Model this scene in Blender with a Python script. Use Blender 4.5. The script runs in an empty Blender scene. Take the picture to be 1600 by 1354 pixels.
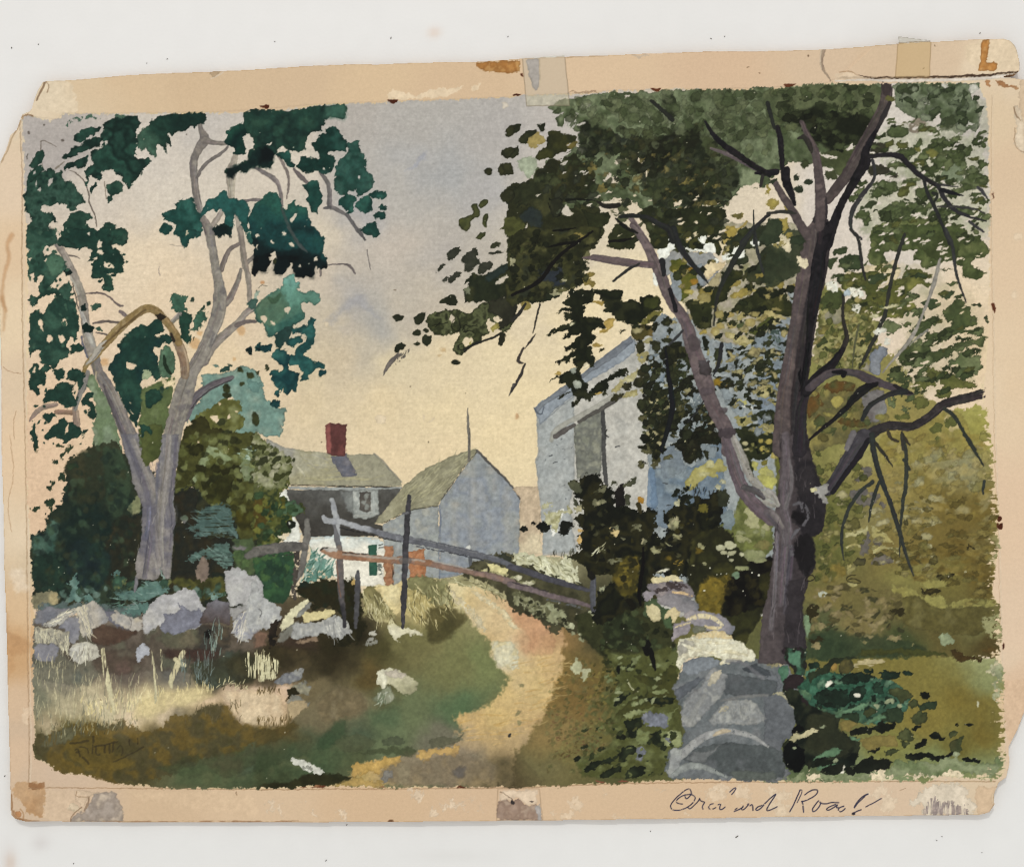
import bpy, bmesh, math
import numpy as np

# ---------------------------------------------------------------- scale
PX = 0.0002625            # one photo pixel in metres
FW, FH = 1600, 1354
S = 1.1                   # grid step of the paint film, in photo pixels
X0, Y0 = -10.0, 50.0      # the grid covers the sheet only
GW, GH = int((1624 - X0) / S) + 1, int((1296 - Y0) / S) + 1
rng = np.random.default_rng(11)
XX, YY = np.meshgrid(X0 + np.arange(GW) * S, Y0 + np.arange(GH) * S)
XX = XX.astype(np.float32); YY = YY.astype(np.float32)

def vnoise(h, w, sy, sx=None, seed=0):
    sx = sx or sy
    r = np.random.default_rng(seed)
    ny, nx = int(h / sy) + 3, int(w / sx) + 3
    g = r.random((ny, nx)).astype(np.float32)
    y = np.arange(h) / sy; x = np.arange(w) / sx
    iy = y.astype(int); ix = x.astype(int)
    fy = (y - iy); fx = (x - ix)
    fy = (fy * fy * (3 - 2 * fy))[:, None].astype(np.float32); fx = (fx * fx * (3 - 2 * fx))[None, :].astype(np.float32)
    a = g[iy][:, ix]; b = g[iy][:, ix + 1]; c = g[iy + 1][:, ix]; d = g[iy + 1][:, ix + 1]
    return (a * (1 - fx) + b * fx) * (1 - fy) + (c * (1 - fx) + d * fx) * fy

PAD = 240
def fbm(s, seed, sx=None):
    h, w = GH + PAD, GW + PAD
    k = (sx or s) / s
    n = vnoise(h, w, s / S, s * k / S, seed) * .55 + vnoise(h, w, s * .5 / S, s * .5 * k / S, seed + 1) * .3 + vnoise(h, w, max(1, s * .25 / S), max(1, s * .25 * k / S), seed + 2) * .15
    n = (n - n.mean()) / (n.std() * 4.2) + .5
    return np.clip(n, 0, 1).astype(np.float32)
BANK = {s: fbm(s, 100 + s) for s in (4, 7, 12, 25, 60, 140)}
WARP = {s: (fbm(s, 300 + s) - .5, fbm(s, 400 + s) - .5) for s in (4, 11)}
STREAK = {'h': fbm(2.2, 501, 26), 'v': fbm(26, 502, 2.2)}
_d = fbm(3, 503)
def bank(s, sl):
    oy, ox = rng.integers(0, PAD, 2)
    b = BANK[s]
    return b[sl[0].start + oy: sl[0].stop + oy, sl[1].start + ox: sl[1].stop + ox]

COL = np.zeros((GH, GW, 3), np.float32)     # paint colour, as seen (sRGB 0..1)
IDS = np.zeros((GH, GW), np.int32)
HGT = np.zeros((GH, GW), np.float32)        # relief, metres
CLIP = None                                 # ragged border of the painted area
REG = [('', '')]
CUR = 0
def use(part, sub=''):
    global CUR
    k = (part, sub)
    if k not in REG: REG.append(k)
    CUR = REG.index(k)

K = 3.9825
TILE = {c + r: (x, y, K) for c, x in zip('abcd', (0, 400, 800, 1200)) for r, y in zip('1234', (40, 360, 680, 1014))}
TILE.update(p=(0, 0, 1.), E1=(840, 460, 7.273), E2=(1020, 360, 6.667), E3=(1000, 550, 6.667), E4=(1000, 740, 6.667), E5=(680, 280, 7.273),
            H1=(1035, 1215, 6.617), H2=(1195, 1215, 5.955), H3=(90, 1135, 7.44), H4=(1380, 50, 11.91))
def P(t, s):
    a = np.array([[float(v) for v in q.split(',')] for q in s.split()], np.float64)
    ox, oy, k = TILE[t]
    a[:, :2] = a[:, :2] / k + np.array([ox, oy])
    return a
def c8(c):
    if isinstance(c, str): c = tuple(int(c[i:i + 2], 16) for i in (0, 2, 4))
    return np.array(c, np.float32) / 255.
def clist(c):
    if isinstance(c, (list,)): return np.array([c8(x) for x in c])
    return np.array([c8(c)])

def chaikin(p, closed=True, c=.13):
    q = np.roll(p, -1, 0) if closed else p[1:]
    a = p if closed else p[:-1]
    r = np.empty((2 * len(a), p.shape[1]))
    r[0::2] = a * (1 - c) + q * c; r[1::2] = a * c + q * (1 - c)
    if not closed: r = np.vstack([p[:1], r, p[-1:]])
    return r

def box(x0, y0, x1, y1, pad):
    i0 = max(0, int((y0 - pad - Y0) / S)); i1 = min(GH, int((y1 + pad - Y0) / S) + 2)
    j0 = max(0, int((x0 - pad - X0) / S)); j1 = min(GW, int((x1 + pad - X0) / S) + 2)
    if i1 <= i0 or j1 <= j0: return None
    return slice(i0, i1), slice(j0, j1)

def warped(sl, jit):
    x = XX[sl]; y = YY[sl]
    for s, a in ((11, jit[0]), (4, jit[1])):
        if a:
            oy, ox = rng.integers(0, PAD, 2)
            w = WARP[s]
            x = x + w[0][sl[0].start + oy: sl[0].stop + oy, sl[1].start + ox: sl[1].stop + ox] * (2 * a)
            y = y + w[1][sl[0].start + oy: sl[0].stop + oy, sl[1].start + ox: sl[1].stop + ox] * (2 * a)
    return x, y

def sd_poly(x, y, p):
    d2 = np.full(x.shape, 1e9, np.float32); ins = np.zeros(x.shape, bool)
    q = np.roll(p, -1, 0)
    for (ax, ay), (bx, by) in zip(p[:, :2].astype(np.float32), q[:, :2].astype(np.float32)):
        ex, ey = bx - ax, by - ay
        L = ex * ex + ey * ey
        if L < 1e-9: continue
        t = np.clip(((x - ax) * ex + (y - ay) * ey) / L, 0, 1)
        dx = x - ax - t * ex; dy = y - ay - t * ey
        np.minimum(d2, dx * dx + dy * dy, out=d2)
        if ay != by:
            m = ((ay > y) != (by > y))
            ins ^= m & (x < ex * (y - ay) / ey + ax)
    return np.where(ins, 1, -1) * np.sqrt(d2)

def pick(cols, v):
    n = len(cols)
    if n == 1: return np.broadcast_to(cols[0], v.shape + (3,)).copy()
    f = np.clip(v, 0, .9999) * (n - 1)
    i = f.astype(int); f = (f - i)[..., None]
    f = f * f * (3 - 2 * f)
    return cols[i] * (1 - f) + cols[i + 1] * f

def lay(sl, d, cols, a=1., soft=.7, edge=.12, sc=25, g=None, dry=None, glaze=False, clip=True, setid=True, bump=0., grain=.10):
    al = np.clip(d / (2 * soft) + .5, 0, 1)
    if al.max() <= 0: return
    al = al * al * (3 - 2 * al) * a
    if clip and CLIP is not None: al = al * CLIP[sl]
    if dry:
        kind, amt = dry
        s = STREAK[kind] if kind in STREAK else BANK[4]
        oy, ox = rng.integers(0, PAD, 2)
        s = s[sl[0].start + oy: sl[0].stop + oy, sl[1].start + ox: sl[1].stop + ox]
        al = al * np.clip((s - amt) * 7 + .5, 0, 1)
    v = bank(sc, sl)
    if g is not None:
        gx, gy = g[2] - g[0], g[3] - g[1]
        pr = ((XX[sl] - g[0]) * gx + (YY[sl] - g[1]) * gy) / (gx * gx + gy * gy)
        v = pr + (v - .5) * .5
    c = pick(clist(cols), v)
    c = c * (1 + grain * (bank(7, sl) - .5) + grain * .7 * (bank(4, sl) - .5))[..., None]
    if edge:
        c = c * (1 - edge * np.exp(-(np.maximum(d, 0) / 1.7) ** 2) * (d > -1))[..., None]
    al3 = al[..., None]
    if glaze: COL[sl] = COL[sl] * (1 - al3 + al3 * c)
    else: COL[sl] = COL[sl] * (1 - al3) + c * al3
    if setid: IDS[sl][al > .5] = CUR
    if bump: HGT[sl] += bump * al

def fill(t, s, cols, jit=(2.2, 1.6), smooth=1, **k):
    p = P(t, s) if isinstance(s, str) else s
    for _ in range(smooth): p = chaikin(p)
    sl = box(p[:, 0].min(), p[:, 1].min(), p[:, 0].max(), p[:, 1].max(), jit[0] + jit[1] + k.get('soft', .7) + 2)
    if sl is None: return
    x, y = warped(sl, jit)
    lay(sl, sd_poly(x, y, p), cols, **k)

def fills(t, ss, cols, **k):
    for s in ss.split(';'):
        if s.strip(): fill(t, s, cols, **k)

def stroke(t, s, w, cols, jit=(.6, .6), smooth=1, **k):
    p = P(t, s) if isinstance(s, str) else s
    w = np.array(w if hasattr(w, '__len__') else [w], float)
    u = np.linspace(0, 1, len(p))
    ww = np.interp(u, np.linspace(0, 1, len(w)), w) * .5
    q = np.column_stack([p[:, :2], ww])
    if len(q) > 2:
        for _ in range(smooth): q = chaikin(q, False, .25)
    m = q[:, 2].max()
    sl = box(q[:, 0].min(), q[:, 1].min(), q[:, 0].max(), q[:, 1].max(), m + jit[0] + jit[1] + 3)
    if sl is None: return
    x, y = warped(sl, jit)
    d = np.full(x.shape, -1e9, np.float32)
    for A, B in zip(q[:-1], q[1:]):
        ex, ey = B[0] - A[0], B[1] - A[1]
        L = ex * ex + ey * ey + 1e-9
        tt = np.clip(((x - A[0]) * ex + (y - A[1]) * ey) / L, 0, 1)
        r = A[2] + (B[2] - A[2]) * tt
        np.maximum(d, r - np.hypot(x - A[0] - tt * ex, y - A[1] - tt * ey), out=d)
    k.setdefault('edge', .1); k.setdefault('sc', 12)
    lay(sl, d.astype(np.float32), cols, **k)
    if BARK and len(q) > 2 and 2 * m > 7:
        for _b in range(int(2 * m * 1.1)):
            o = rng.uniform(-.8, .8); i0 = rng.integers(0, len(q) - 2); i1 = min(len(q), i0 + rng.integers(3, 7))
            z = q[i0:i1]; tg = np.gradient(z[:, :2], axis=0); tg /= np.hypot(tg[:, :1], tg[:, 1:]) + 1e-6
            zz = z[:, :2] + np.column_stack([-tg[:, 1], tg[:, 0]]) * (z[:, 2:] * o)
            c_ = clist(cols).mean(0) * 255 * (1 - .30 * o * BARK + rng.normal(0, .10)) + rng.normal(0, 4, 3)
            w2 = rng.uniform(1, 2.6)
            BARKQ.append((zz, w2, tuple(np.clip(c_, 8, 235))))
        while BARKQ:
            zz, w2, c_ = BARKQ.pop(); keep_bark(zz, w2, c_)

def keep_bark(zz, w2, c_):
    global BARK
    b, BARK = BARK, 0
    stroke('p', zz, [w2 * .5, w2, w2 * .4], c_, jit=(.5, .5), a=.55, soft=1.1, edge=0, setid=False)
    BARK = b
BARK = 0; BARKQ = []

def dab(t, cx, cy, rx, ry, ang, cols, jit=(2., 1.2), **k):
    ox, oy, k_ = TILE[t]
    cx = cx / k_ + ox; cy = cy / k_ + oy; rx /= k_; ry /= k_
    m = max(rx, ry)
    sl = box(cx - m, cy - m, cx + m, cy + m, jit[0] + jit[1] + 2)
    if sl is None: return
    x, y = warped(sl, jit)
    ca, sa = math.cos(math.radians(ang)), math.sin(math.radians(ang))
    u = ((x - cx) * ca + (y - cy) * sa) / rx; v = (-(x - cx) * sa + (y - cy) * ca) / ry
    d = (1 - (np.abs(u) ** 2.3 + np.abs(v) ** 2.3) ** (1 / 2.3)) * min(rx, ry)
    k.setdefault('sc', 12)
    lay(sl, d.astype(np.float32), cols, **k)

def dabs(t, ss, cols, **k):
    for s in ss.split():
        v = [float(q) for q in s.split(',')]
        if len(v) == 4: v.append(0)
        dab(t, *v, cols, **k)

def inside(p, x, y):
    ins = np.zeros(x.shape, bool); q = np.roll(p, -1, 0)
    for a, b in zip(p, q):
        if a[1] != b[1]: ins ^= ((a[1] > y) != (b[1] > y)) & (x < (b[0] - a[0]) * (y - a[1]) / (b[1] - a[1]) + a[0])
    return ins
def pts_in(p, n):
    out = []
    while len(out) < n:
        x = rng.uniform(p[:, 0].min(), p[:, 0].max(), 4 * n); y = rng.uniform(p[:, 1].min(), p[:, 1].max(), 4 * n)
        m = inside(p, x, y); out += list(zip(x[m], y[m]))
        if not m.any(): break
    return out[:n]
def scatter(t, s, n, r, asp, ang, cols, spread=25, **k):
    """leaf dabs strewn through an outline, each with one colour of the list"""
    p = P(t, s)
    for (x, y) in pts_in(p, n):
        a = rng.uniform(*r); c = cols[rng.integers(len(cols))] if isinstance(cols, list) else cols
        dab('p', x, y, a, a * rng.uniform(*asp), ang + rng.normal(0, spread), c, **k)
def blades(t, s, n, ln, w, ang, cols, spread=12, **k):
    p = P(t, s)
    for (x, y) in pts_in(p, n):
        l = rng.uniform(*ln); a = math.radians(ang + rng.normal(0, spread)); b = a + rng.normal(0, .25)
        q = np.array([[x, y], [x + l * .5 * math.cos(a), y - l * .5 * math.sin(a)], [x + l * (.5 * math.cos(a) + .5 * math.cos(b)), y - l * (.5 * math.sin(a) + .5 * math.sin(b))]])
        c = cols[rng.integers(len(cols))] if isinstance(cols, list) else cols
        stroke('p', q, (w, w * .8, w * .3), c, jit=(.4, .4), smooth=0, edge=0, **k)

def field(points, pw=1.6, r0=14., step=8):
    """smooth wash through colour samples x,y:rrggbb"""
    L = []
    for q in points.split():
        xy, c = q.split(':'); x, y = xy.split(','); L.append((float(x), float(y), *(float(v) / 255 for v in c.split(','))))
    A = np.array(L, np.float32)
    gx = np.arange(X0, X0 + GW * S + step, step); gy = np.arange(Y0, Y0 + GH * S + step, step)
    d2 = (gx[None, :, None] - A[:, 0]) ** 2 + (gy[:, None, None] - A[:, 1]) ** 2
    w = 1 / (d2 + r0 * r0) ** pw
    low = (w[..., None] * A[None, None, :, 2:]).sum(2) / w.sum(2)[..., None]
    # resample through a noise-warped lookup so the wash has no straight interpolation lines
    wx = (BANK[60][:GH, :GW] - .5) * 34 + (BANK[25][:GH, :GW] - .5) * 14; wy = (BANK[60][PAD:, PAD:] - .5) * 26 + (BANK[25][PAD:, PAD:] - .5) * 12
    fx = np.clip((XX + wx - X0) / step, 0, len(gx) - 1.01); fy = np.clip((YY + wy - Y0) / step, 0, len(gy) - 1.01)
    ix = fx.astype(int); iy = fy.astype(int); fx = (fx - ix)[..., None]; fy = (fy - iy)[..., None]
    return ((low[iy, ix] * (1 - fx) + low[iy, ix + 1] * fx) * (1 - fy) + (low[iy + 1, ix] * (1 - fx) + low[iy + 1, ix + 1] * fx) * fy).astype(np.float32)

def wash(t, s, F, jit=(3, 2), smooth=1, a=1., soft=1., setid=True, edge=0., dry=None):
    """lay a whole colour field inside an outline"""
    p = P(t, s) if isinstance(s, str) else s
    for _ in range(smooth): p = chaikin(p)
    sl = box(p[:, 0].min(), p[:, 1].min(), p[:, 0].max(), p[:, 1].max(), 8 + soft)
    x, y = warped(sl, jit)
    d = sd_poly(x, y, p)
    al = np.clip(d / (2 * soft) + .5, 0, 1) * a
    if dry:
        s_ = STREAK[dry[0]] if dry[0] in STREAK else BANK[4]
        al = al * np.clip((s_[sl] - dry[1]) * 7 + .5, 0, 1)
    if CLIP is not None: al = al * CLIP[sl]
    c = F[sl]
    if edge: c = c * (1 - edge * np.exp(-(np.maximum(d, 0) / 1.7) ** 2))[..., None]
    COL[sl] = COL[sl] * (1 - al[..., None]) + c * al[..., None]
    if setid: IDS[sl][al > .5] = CUR
def holes(t, ss, jit=(1.6, 1.2), soft=.7, lay_=None, ident=None):
    global CUR
    keep = CUR
    if ident is not None: use(*ident)
    else: use('painted_sky')
    for s in ss.split(';'):
        if s.strip(): wash(t, s, SKY if lay_ is None else lay_, jit=jit, soft=soft)
    CUR = keep
AMB, KEY, SAT = 0.78, 128.0, .86
# ================================================================ the sheet and its margins
OUTLINE = P('p', "73,128 115,125.5 160,121 200,117 270,114 330,112 400,108.5 470,104 545,100.5 590,101 650,98 745,96.5 813,92 884,89 940,87 1000,84.5 1100,81 1200,80 1290,77.5 1340,74 1400,70 1452,66.5 1530,62.5 1565,63 1575,66 1583,75 1587,88 1590,104 1590,113 1586,117 1574,119 1562,122.5 1575,122.5 1600,126 1612,130 1613,600 1613,1090 1600,1112 1590,1140 1576,1168 1578,1192 1572,1214 1560,1222 1552,1240 1553,1256 1545,1268 1530,1272 1400,1274.5 1200,1276 1100,1278 1000,1279 850,1281 640,1283 500,1284 400,1284 192,1284 110,1283 40,1282 25,1278 18,1272 17,1240 15,1190 13,1100 11,1014 7,900 4,760 2,700 2,600 0,520 -4,400 -5,280 0,255 10,235 18,212 28,204 33,190 37,180 48,176 52,170 55,158 62,140 68,130")
PAINT = "37,183 50,182 80,190 95,186 100,178 200,177 320,175 375,176 390,172 430,172 460,170 490,163 540,161 605,160 625,158 700,156 800,151 822,149 890,146 945,144 960,141 1030,140 1050,137 1100,140 1150,139 1200,137 1220,137 1240,134 1290,130 1330,130 1380,132 1430,129 1500,128.5 1530,130 1533,140 1537,150 1541,160 1544,190 1545,240 1546,340 1547,400 1546,500 1537,620 1545,660 1551,700 1555,760 1561,800 1558,825 1562,850 1557,880 1551,915 1553,930 1561,940 1562,960 1567,1000 1562,1020 1570,1055 1568,1095 1571,1180 1570,1205 1558,1217 1500,1215 1470,1211 1450,1221 1400,1219 1350,1221 1300,1220 1200,1221 1150,1219 1100,1217 1060,1216 1000,1221 900,1225 850,1228 800,1230 770,1228 710,1229 600,1230 520,1227 490,1229 400,1232 270,1231 200,1226 172,1221 155,1214 100,1208 85,1201 65,1189 53,1184 52,1170 55,1155 53,1140 52,1110 52,1014 53,1000 50,930 47,860 46,840 42,760 41,680 41,600 42,500 43,420 41,360 38,320 37,290 38,240"
MARGIN = field("60,150:224,200,166 95,150:222,199,165 125,150:212,182,143 200,140:212,180,141 300,135:208,176,138 450,125:208,176,139 600,120:214,181,141 700,115:211,177,139 950,110:217,183,145 1150,105:214,178,142 1300,100:212,181,147 1380,100:210,179,144 1480,95:212,182,148 1540,95:224,198,163 1570,250:216,184,148 1575,400:221,189,152 1580,600:223,191,152 1580,800:223,188,152 1585,1000:224,191,157 1590,1080:217,181,146 15,300:222,193,160 20,400:221,187,148 25,500:227,198,159 25,700:225,191,152 30,850:226,199,163 25,950:216,178,135 20,1010:200,155,108 30,1100:213,178,142 30,1180:214,179,144 60,1230:204,174,142 250,1260:208,175,138 400,1255:214,181,144 600,1255:211,175,136 750,1255:211,176,139 900,1260:213,178,140 1100,1260:213,178,140 1250,1250:215,183,147 1400,1250:214,183,150 1500,1250:215,188,153 80,1205:206,176,147 48,1150:200,172,142 45,600:218,189,154 45,900:207,182,147 1555,200:219,190,152 1556,600:226,197,160 1562,1040:222,192,158", r0=20)
MARGIN *= np.array([1.01, 1.02, 1.03], np.float32)
use('mount_board')
COL[:] = MARGIN
IDS[:] = CUR
# which strip of the margin each point belongs to
use('margin_strip', 'a'); IDS[YY < 1290] = CUR       # left strip first, the others over it
def mark(part, sub, s, t='p'):
    p = P(t, s); use(part, sub)
    sl = box(p[:, 0].min(), p[:, 1].min(), p[:, 0].max(), p[:, 1].max(), 4)
    x, y = warped(sl, (1, 1))
    IDS[sl][sd_poly(x, y, p) > 0] = CUR
mark('margin_strip', 'b', "40,183 -20,150 40,40 1640,40 1640,119 1560,121 1500,122 1450,124 1380,124 1300,130 400,176")
mark('margin_strip', 'c', "1300,124 1450,125 1562,123 1640,120 1640,1140 1560,1221 1500,1225 1530,200")
mark('margin_strip', 'd', "45,1231 200,1230 400,1234 700,1232 900,1226 1100,1221 1560,1221 1640,1300 -20,1300 -20,1231")
# faint fibres, fading and handling marks of the old board
for q in range(5):
    HGT += 0
use('mount_board')
def soft_mark(t, ss, c, a=.7, **k):
    k.setdefault('jit', (3, 2)); k.setdefault('edge', 0); k.setdefault('setid', False)
    fills(t, ss, c, a=a, **k)
# left strip: a fold line and its stains
stroke('p', "33,190 35,300 34,420 36,560 39,700 42,860 43,1000 45,1120 45,1228", 1.6, (166, 134, 100), a=.55, setid=False)
stroke('p', "36,190 38,300 37,420 39,560 42,700 45,860 46,1000 48,1120 48,1228", 2, (238, 216, 184), a=.5, setid=False)
stroke('a2', "75,30 40,90 60,180 20,280 10,420 40,500", [8, 5, 6, 4, 5, 3], (178, 122, 76), a=.45, soft=3, setid=False)
stroke('a2', "10,420 30,500 20,620", [8, 5, 4], (170, 116, 70), a=.35, soft=3, setid=False)
stroke('a2', "15,850 60,880 130,890", 1, (150, 110, 80), a=.6, setid=False)
stroke('a2', "100,1120 80,1200 90,1300", 1.2, (180, 140, 104), a=.6, setid=False)
stroke('a3', "60,0 90,260 40,430 70,600", 1.2, (188, 148, 110), a=.6, setid=False)
soft_mark('a3', "40,1080 60,1230 130,1250 185,1290 180,1360 30,1360", (182, 136, 92), a=.5, soft=5)
soft_mark('a3', "60,820 150,820 170,960 90,980", (232, 212, 184), a=.6, soft=5)
soft_mark('a4', "40,0 110,0 90,120 50,180", (192, 146, 100), a=.5, soft=4)
soft_mark('a4', "135,360 190,360 180,480 140,450", (228, 200, 166), a=.6)
# top strip
soft_mark('a1', "290,352 450,352 470,440 495,540 380,560 215,520", (224, 203, 170), a=.65, soft=1)
stroke('a1', "290,355 265,405 235,470", [3, 4, 2], (120, 92, 66), a=.7, setid=False)
stroke('a1', "295,358 312,380 300,420", 1.6, (140, 110, 84), a=.7, setid=False)
fill('a1', "1310,288 1390,285 1345,315 1312,330", (176, 150, 118), a=.9, setid=False)
stroke('a1', "1310,330 1350,315 1390,290", 1.3, (236, 216, 188), setid=False)
fill('a1', "145,565 205,548 205,580 170,600 140,600", [(130, 96, 66), (190, 160, 124)], setid=False)
stroke('a1', "140,600 110,660 80,700 50,780 10,850", 2.2, (190, 160, 124), a=.8, setid=False)
stroke('a1', "160,610 120,680 100,720", 2, (236, 214, 182), a=.8, setid=False)
fill('b1', "1368,229 1593,219 1640,216 1640,290 1593,295 1450,287 1400,275 1370,262", [(178, 126, 68), (164, 112, 56), (186, 138, 80)], sc=12, setid=False, jit=(1, 1.5), smooth=0)
stroke('b1', "1452,230 1452,290", 1, (208, 160, 104), setid=False, a=.7)
soft_mark('b1', "810,440 870,400 930,410 1000,440 1080,410 1200,380 1290,375 1280,400 1200,420 1150,445 1000,455 830,465", (228, 204, 168), a=.75)
soft_mark('b1', "1340,370 1390,365 1390,400 1340,410", (226, 202, 166), a=.7)
stroke('c1', "345,200 500,192 600,188", 1.5, (180, 150, 112), a=.6, setid=False)
soft_mark('c1', "730,185 860,180 850,200 760,198", (186, 168, 146), a=.7, soft=1)
fill('c1', "345,415 560,412 590,420 560,425 350,422", (120, 92, 70), a=.4, setid=False)
soft_mark('d1', "1215,112 1500,90 1560,190 1560,295 1300,300 1245,235", (226, 201, 164), a=.7, soft=1)
fill('d1', "1320,97 1370,90 1366,180 1350,240 1390,236 1412,250 1404,282 1384,296 1330,290 1298,296 1312,220", [(194, 138, 76), (182, 124, 62), (200, 148, 90)], sc=12, jit=(1.2, 1), setid=False, edge=.2)
# crack and torn lower lip of the top strip
stroke('d1', "348,150 335,190 333,240 348,285 372,310 388,345", [7, 6, 5, 4, 3, 2], [(150, 130, 110), (170, 150, 126)], a=.9, setid=False, bump=-.00006)
stroke('d1', "335,150 325,210 335,270", [2, 2, 1], (226, 204, 172), a=.8, setid=False)
soft_mark('d1', "420,345 430,290 500,280 560,312 640,332 560,345", (224, 198, 164), a=.8, soft=1)
stroke('d1', "440,290 500,285 560,315", [1, 2, 1], (176, 140, 104), a=.8, setid=False)
use('margin_strip', 'b')
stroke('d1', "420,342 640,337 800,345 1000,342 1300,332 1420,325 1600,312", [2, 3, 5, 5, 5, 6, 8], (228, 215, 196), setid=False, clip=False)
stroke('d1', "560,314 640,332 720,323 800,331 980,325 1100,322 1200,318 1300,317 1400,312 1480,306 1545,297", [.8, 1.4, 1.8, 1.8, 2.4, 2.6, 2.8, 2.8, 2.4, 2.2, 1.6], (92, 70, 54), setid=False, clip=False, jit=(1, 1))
stroke('d1', "1490,95 1520,130 1545,180 1555,240 1560,290", [1, 2, 3, 3, 2], (132, 104, 78), a=.8, setid=False, clip=False)
stroke('d1', "1505,110 1528,150 1540,195", 2, (236, 220, 194), a=.8, setid=False, clip=False)
fill('d1', "730,95 800,97 800,116 735,119", (188, 182, 172), a=.5, setid=False)
# right strip
fill('d1', "1345,345 1380,345 1378,385 1365,380", (176, 118, 70), setid=False, a=.8)
fill('d1', "1405,350 1440,355 1500,378 1548,388 1545,405 1470,388 1415,368", [(160, 108, 64), (190, 142, 96)], setid=False, a=.85)
fill('d1', "1560,340 1593,338 1640,340 1640,600 1593,600 1560,480", (206, 178, 146), setid=False, a=.6)
fill('d1', "1527,508 1560,500 1580,585 1593,640 1593,805 1550,765 1532,740 1545,640", [(212, 190, 160), (226, 206, 176)], setid=False, a=.9)
stroke('d1', "1527,508 1540,560 1570,590", [2, 3, 1], (156, 128, 98), setid=False, a=.8)
stroke('d1', "1535,640 1532,740 1560,775 1600,790", 1.4, (170, 138, 106), setid=False, a=.8)
stroke('p', "1551,150 1550,340 1553,500 1556,700 1562,850 1566,1000 1570,1100 1572,1200", 1.6, (236, 212, 178), a=.6, setid=False)
stroke('p', "1549,150 1548,340 1551,500 1554,700 1560,850 1564,1000", .9, (180, 148, 112), a=.4, setid=False)
# bottom strip
soft_mark('a4', "95,822 275,822 275,1050 240,1045 180,1020 150,960 110,930 80,880", [(176, 132, 88), (190, 150, 108)], a=.8, soft=1.2)
soft_mark('a4', "180,835 275,825 275,865 185,868", (140, 96, 58), a=.7, soft=1)
stroke('p', "45,1230.5 200,1231 400,1233 700,1231 772,1231 845,1228 1000,1222 1200,1221 1400,1220.5 1555,1220", 1.3, (170, 134, 98), a=.8, setid=False)
soft_mark('a4', "275,870 470,872 470,915 450,990 430,1072 275,1060", (214, 184, 150), a=.6)
fill('a4', "440,1070 450,1035 530,1000 580,900 700,878 740,930 765,1000 772,1074", [(170, 156, 142), (156, 142, 128), (190, 172, 150)], sc=12, setid=False, soft=1.5)
fill('a4', "455,935 470,880 600,885 560,920 552,918 525,1005 500,985 490,960", (212, 184, 152), setid=False)
fill('a4', "412,985 430,965 470,962 520,1003 470,1010 430,1000", (218, 194, 160), setid=False, bump=.0001)
stroke('a4', "552,920 545,960 525,1005", [2, 4, 2], (150, 124, 98), setid=False, a=.8)  # shadow of the paper flap, painted along its edge
stroke('a4', "550,918 470,918 475,882", 1, (150, 116, 84), setid=False, a=.8)
stroke('a4', "505,985 470,1012 445,1035 440,1072", [2, 1.5, 2, 2], (150, 120, 92), setid=False, a=.8)
soft_mark('a4', "770,880 1000,880 1600,900 1600,1060 1350,1010 900,950", (218, 186, 148), a=.5, soft=4)
stroke('a4', "90,1000 110,1040 150,1060 150,1020 130,990", [3, 4, 3, 2, 2], (186, 142, 100), setid=False, a=.8)
dab('a4', 118, 1022, 18, 18, 0, (190, 136, 90), setid=False)
stroke('p', "18,1240 20,1270 30,1279 60,1282", 3, (150, 108, 70), a=.6, setid=False)
stroke('p', "100,1282 300,1283 420,1283 470,1282", [1, 1.5, 2.5, 1], (150, 106, 70), a=.7, setid=False, dry=('h', .45))
for q in ("95,975,22,45,10", "150,1010,18,50,-10", "365,1025,16,14", "520,1020,18,40,0", "1010,900,30,50,20", "1095,1005,25,35,20", "1165,960,18,22,-20", "1218,955,22,18", "1295,980,10,28,-15", "1405,1000,6,28", "300,940,14,10", "940,890,25,12", "1355,935,30,5,-10", "850,880,8,5"):
    dabs('b4', q, (229, 203, 170), setid=False, a=.8, jit=(7, 5))
for q in ("405,965,38,40", "345,1015,45,25,-30", "265,1035,30,14,20", "670,1045,35,12", "585,880,10,20", "930,865,18,10", "1250,900,60,45,20", "1300,870,50,25", "1105,1015,20,15", "1440,900,60,50"):
    dabs('c4', q, (228, 203, 170), setid=False, a=.6, soft=1.5, jit=(7, 5))
for q in ("60,900,70,40,10", "70,980,60,40", "120,1020,50,20", "700,890,60,40", "745,960,40,50,20"):
    dabs('d4', q, (228, 205, 172), setid=False, a=.6, soft=1.5, jit=(7, 5))
fill('d4', "880,960 900,920 960,880 1000,850 1100,835 1220,850 1250,930 1285,970 1280,1030 950,1032 960,980", [(212, 196, 170), (226, 208, 180)], sc=12, setid=False, jit=(5, 3))
fill('d4', "975,1005 1000,930 1030,905 1060,940 1100,940 1160,960 1210,960 1250,1000 1245,1030 960,1032", [(176, 158, 146), (150, 136, 130), (196, 178, 160)], sc=7, setid=False, jit=(3, 3), dry=('v', .34))
stroke('d4', "780,890 830,880 860,865", 1, (130, 100, 76), a=.6, setid=False, dry=('h', .5))
fill('d4', "1285,850 1420,850 1390,900 1400,1000 1370,1020 1300,1025", (214, 178, 140), a=.6, setid=False)
stroke('d4', "1435,830 1400,900 1405,960 1370,1020", 2, (188, 156, 122), a=.7, setid=False)
soft_mark('p', "1555,1060 1612,1060 1610,1100 1590,1140 1578,1170", (214, 178, 142), a=.6)
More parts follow.
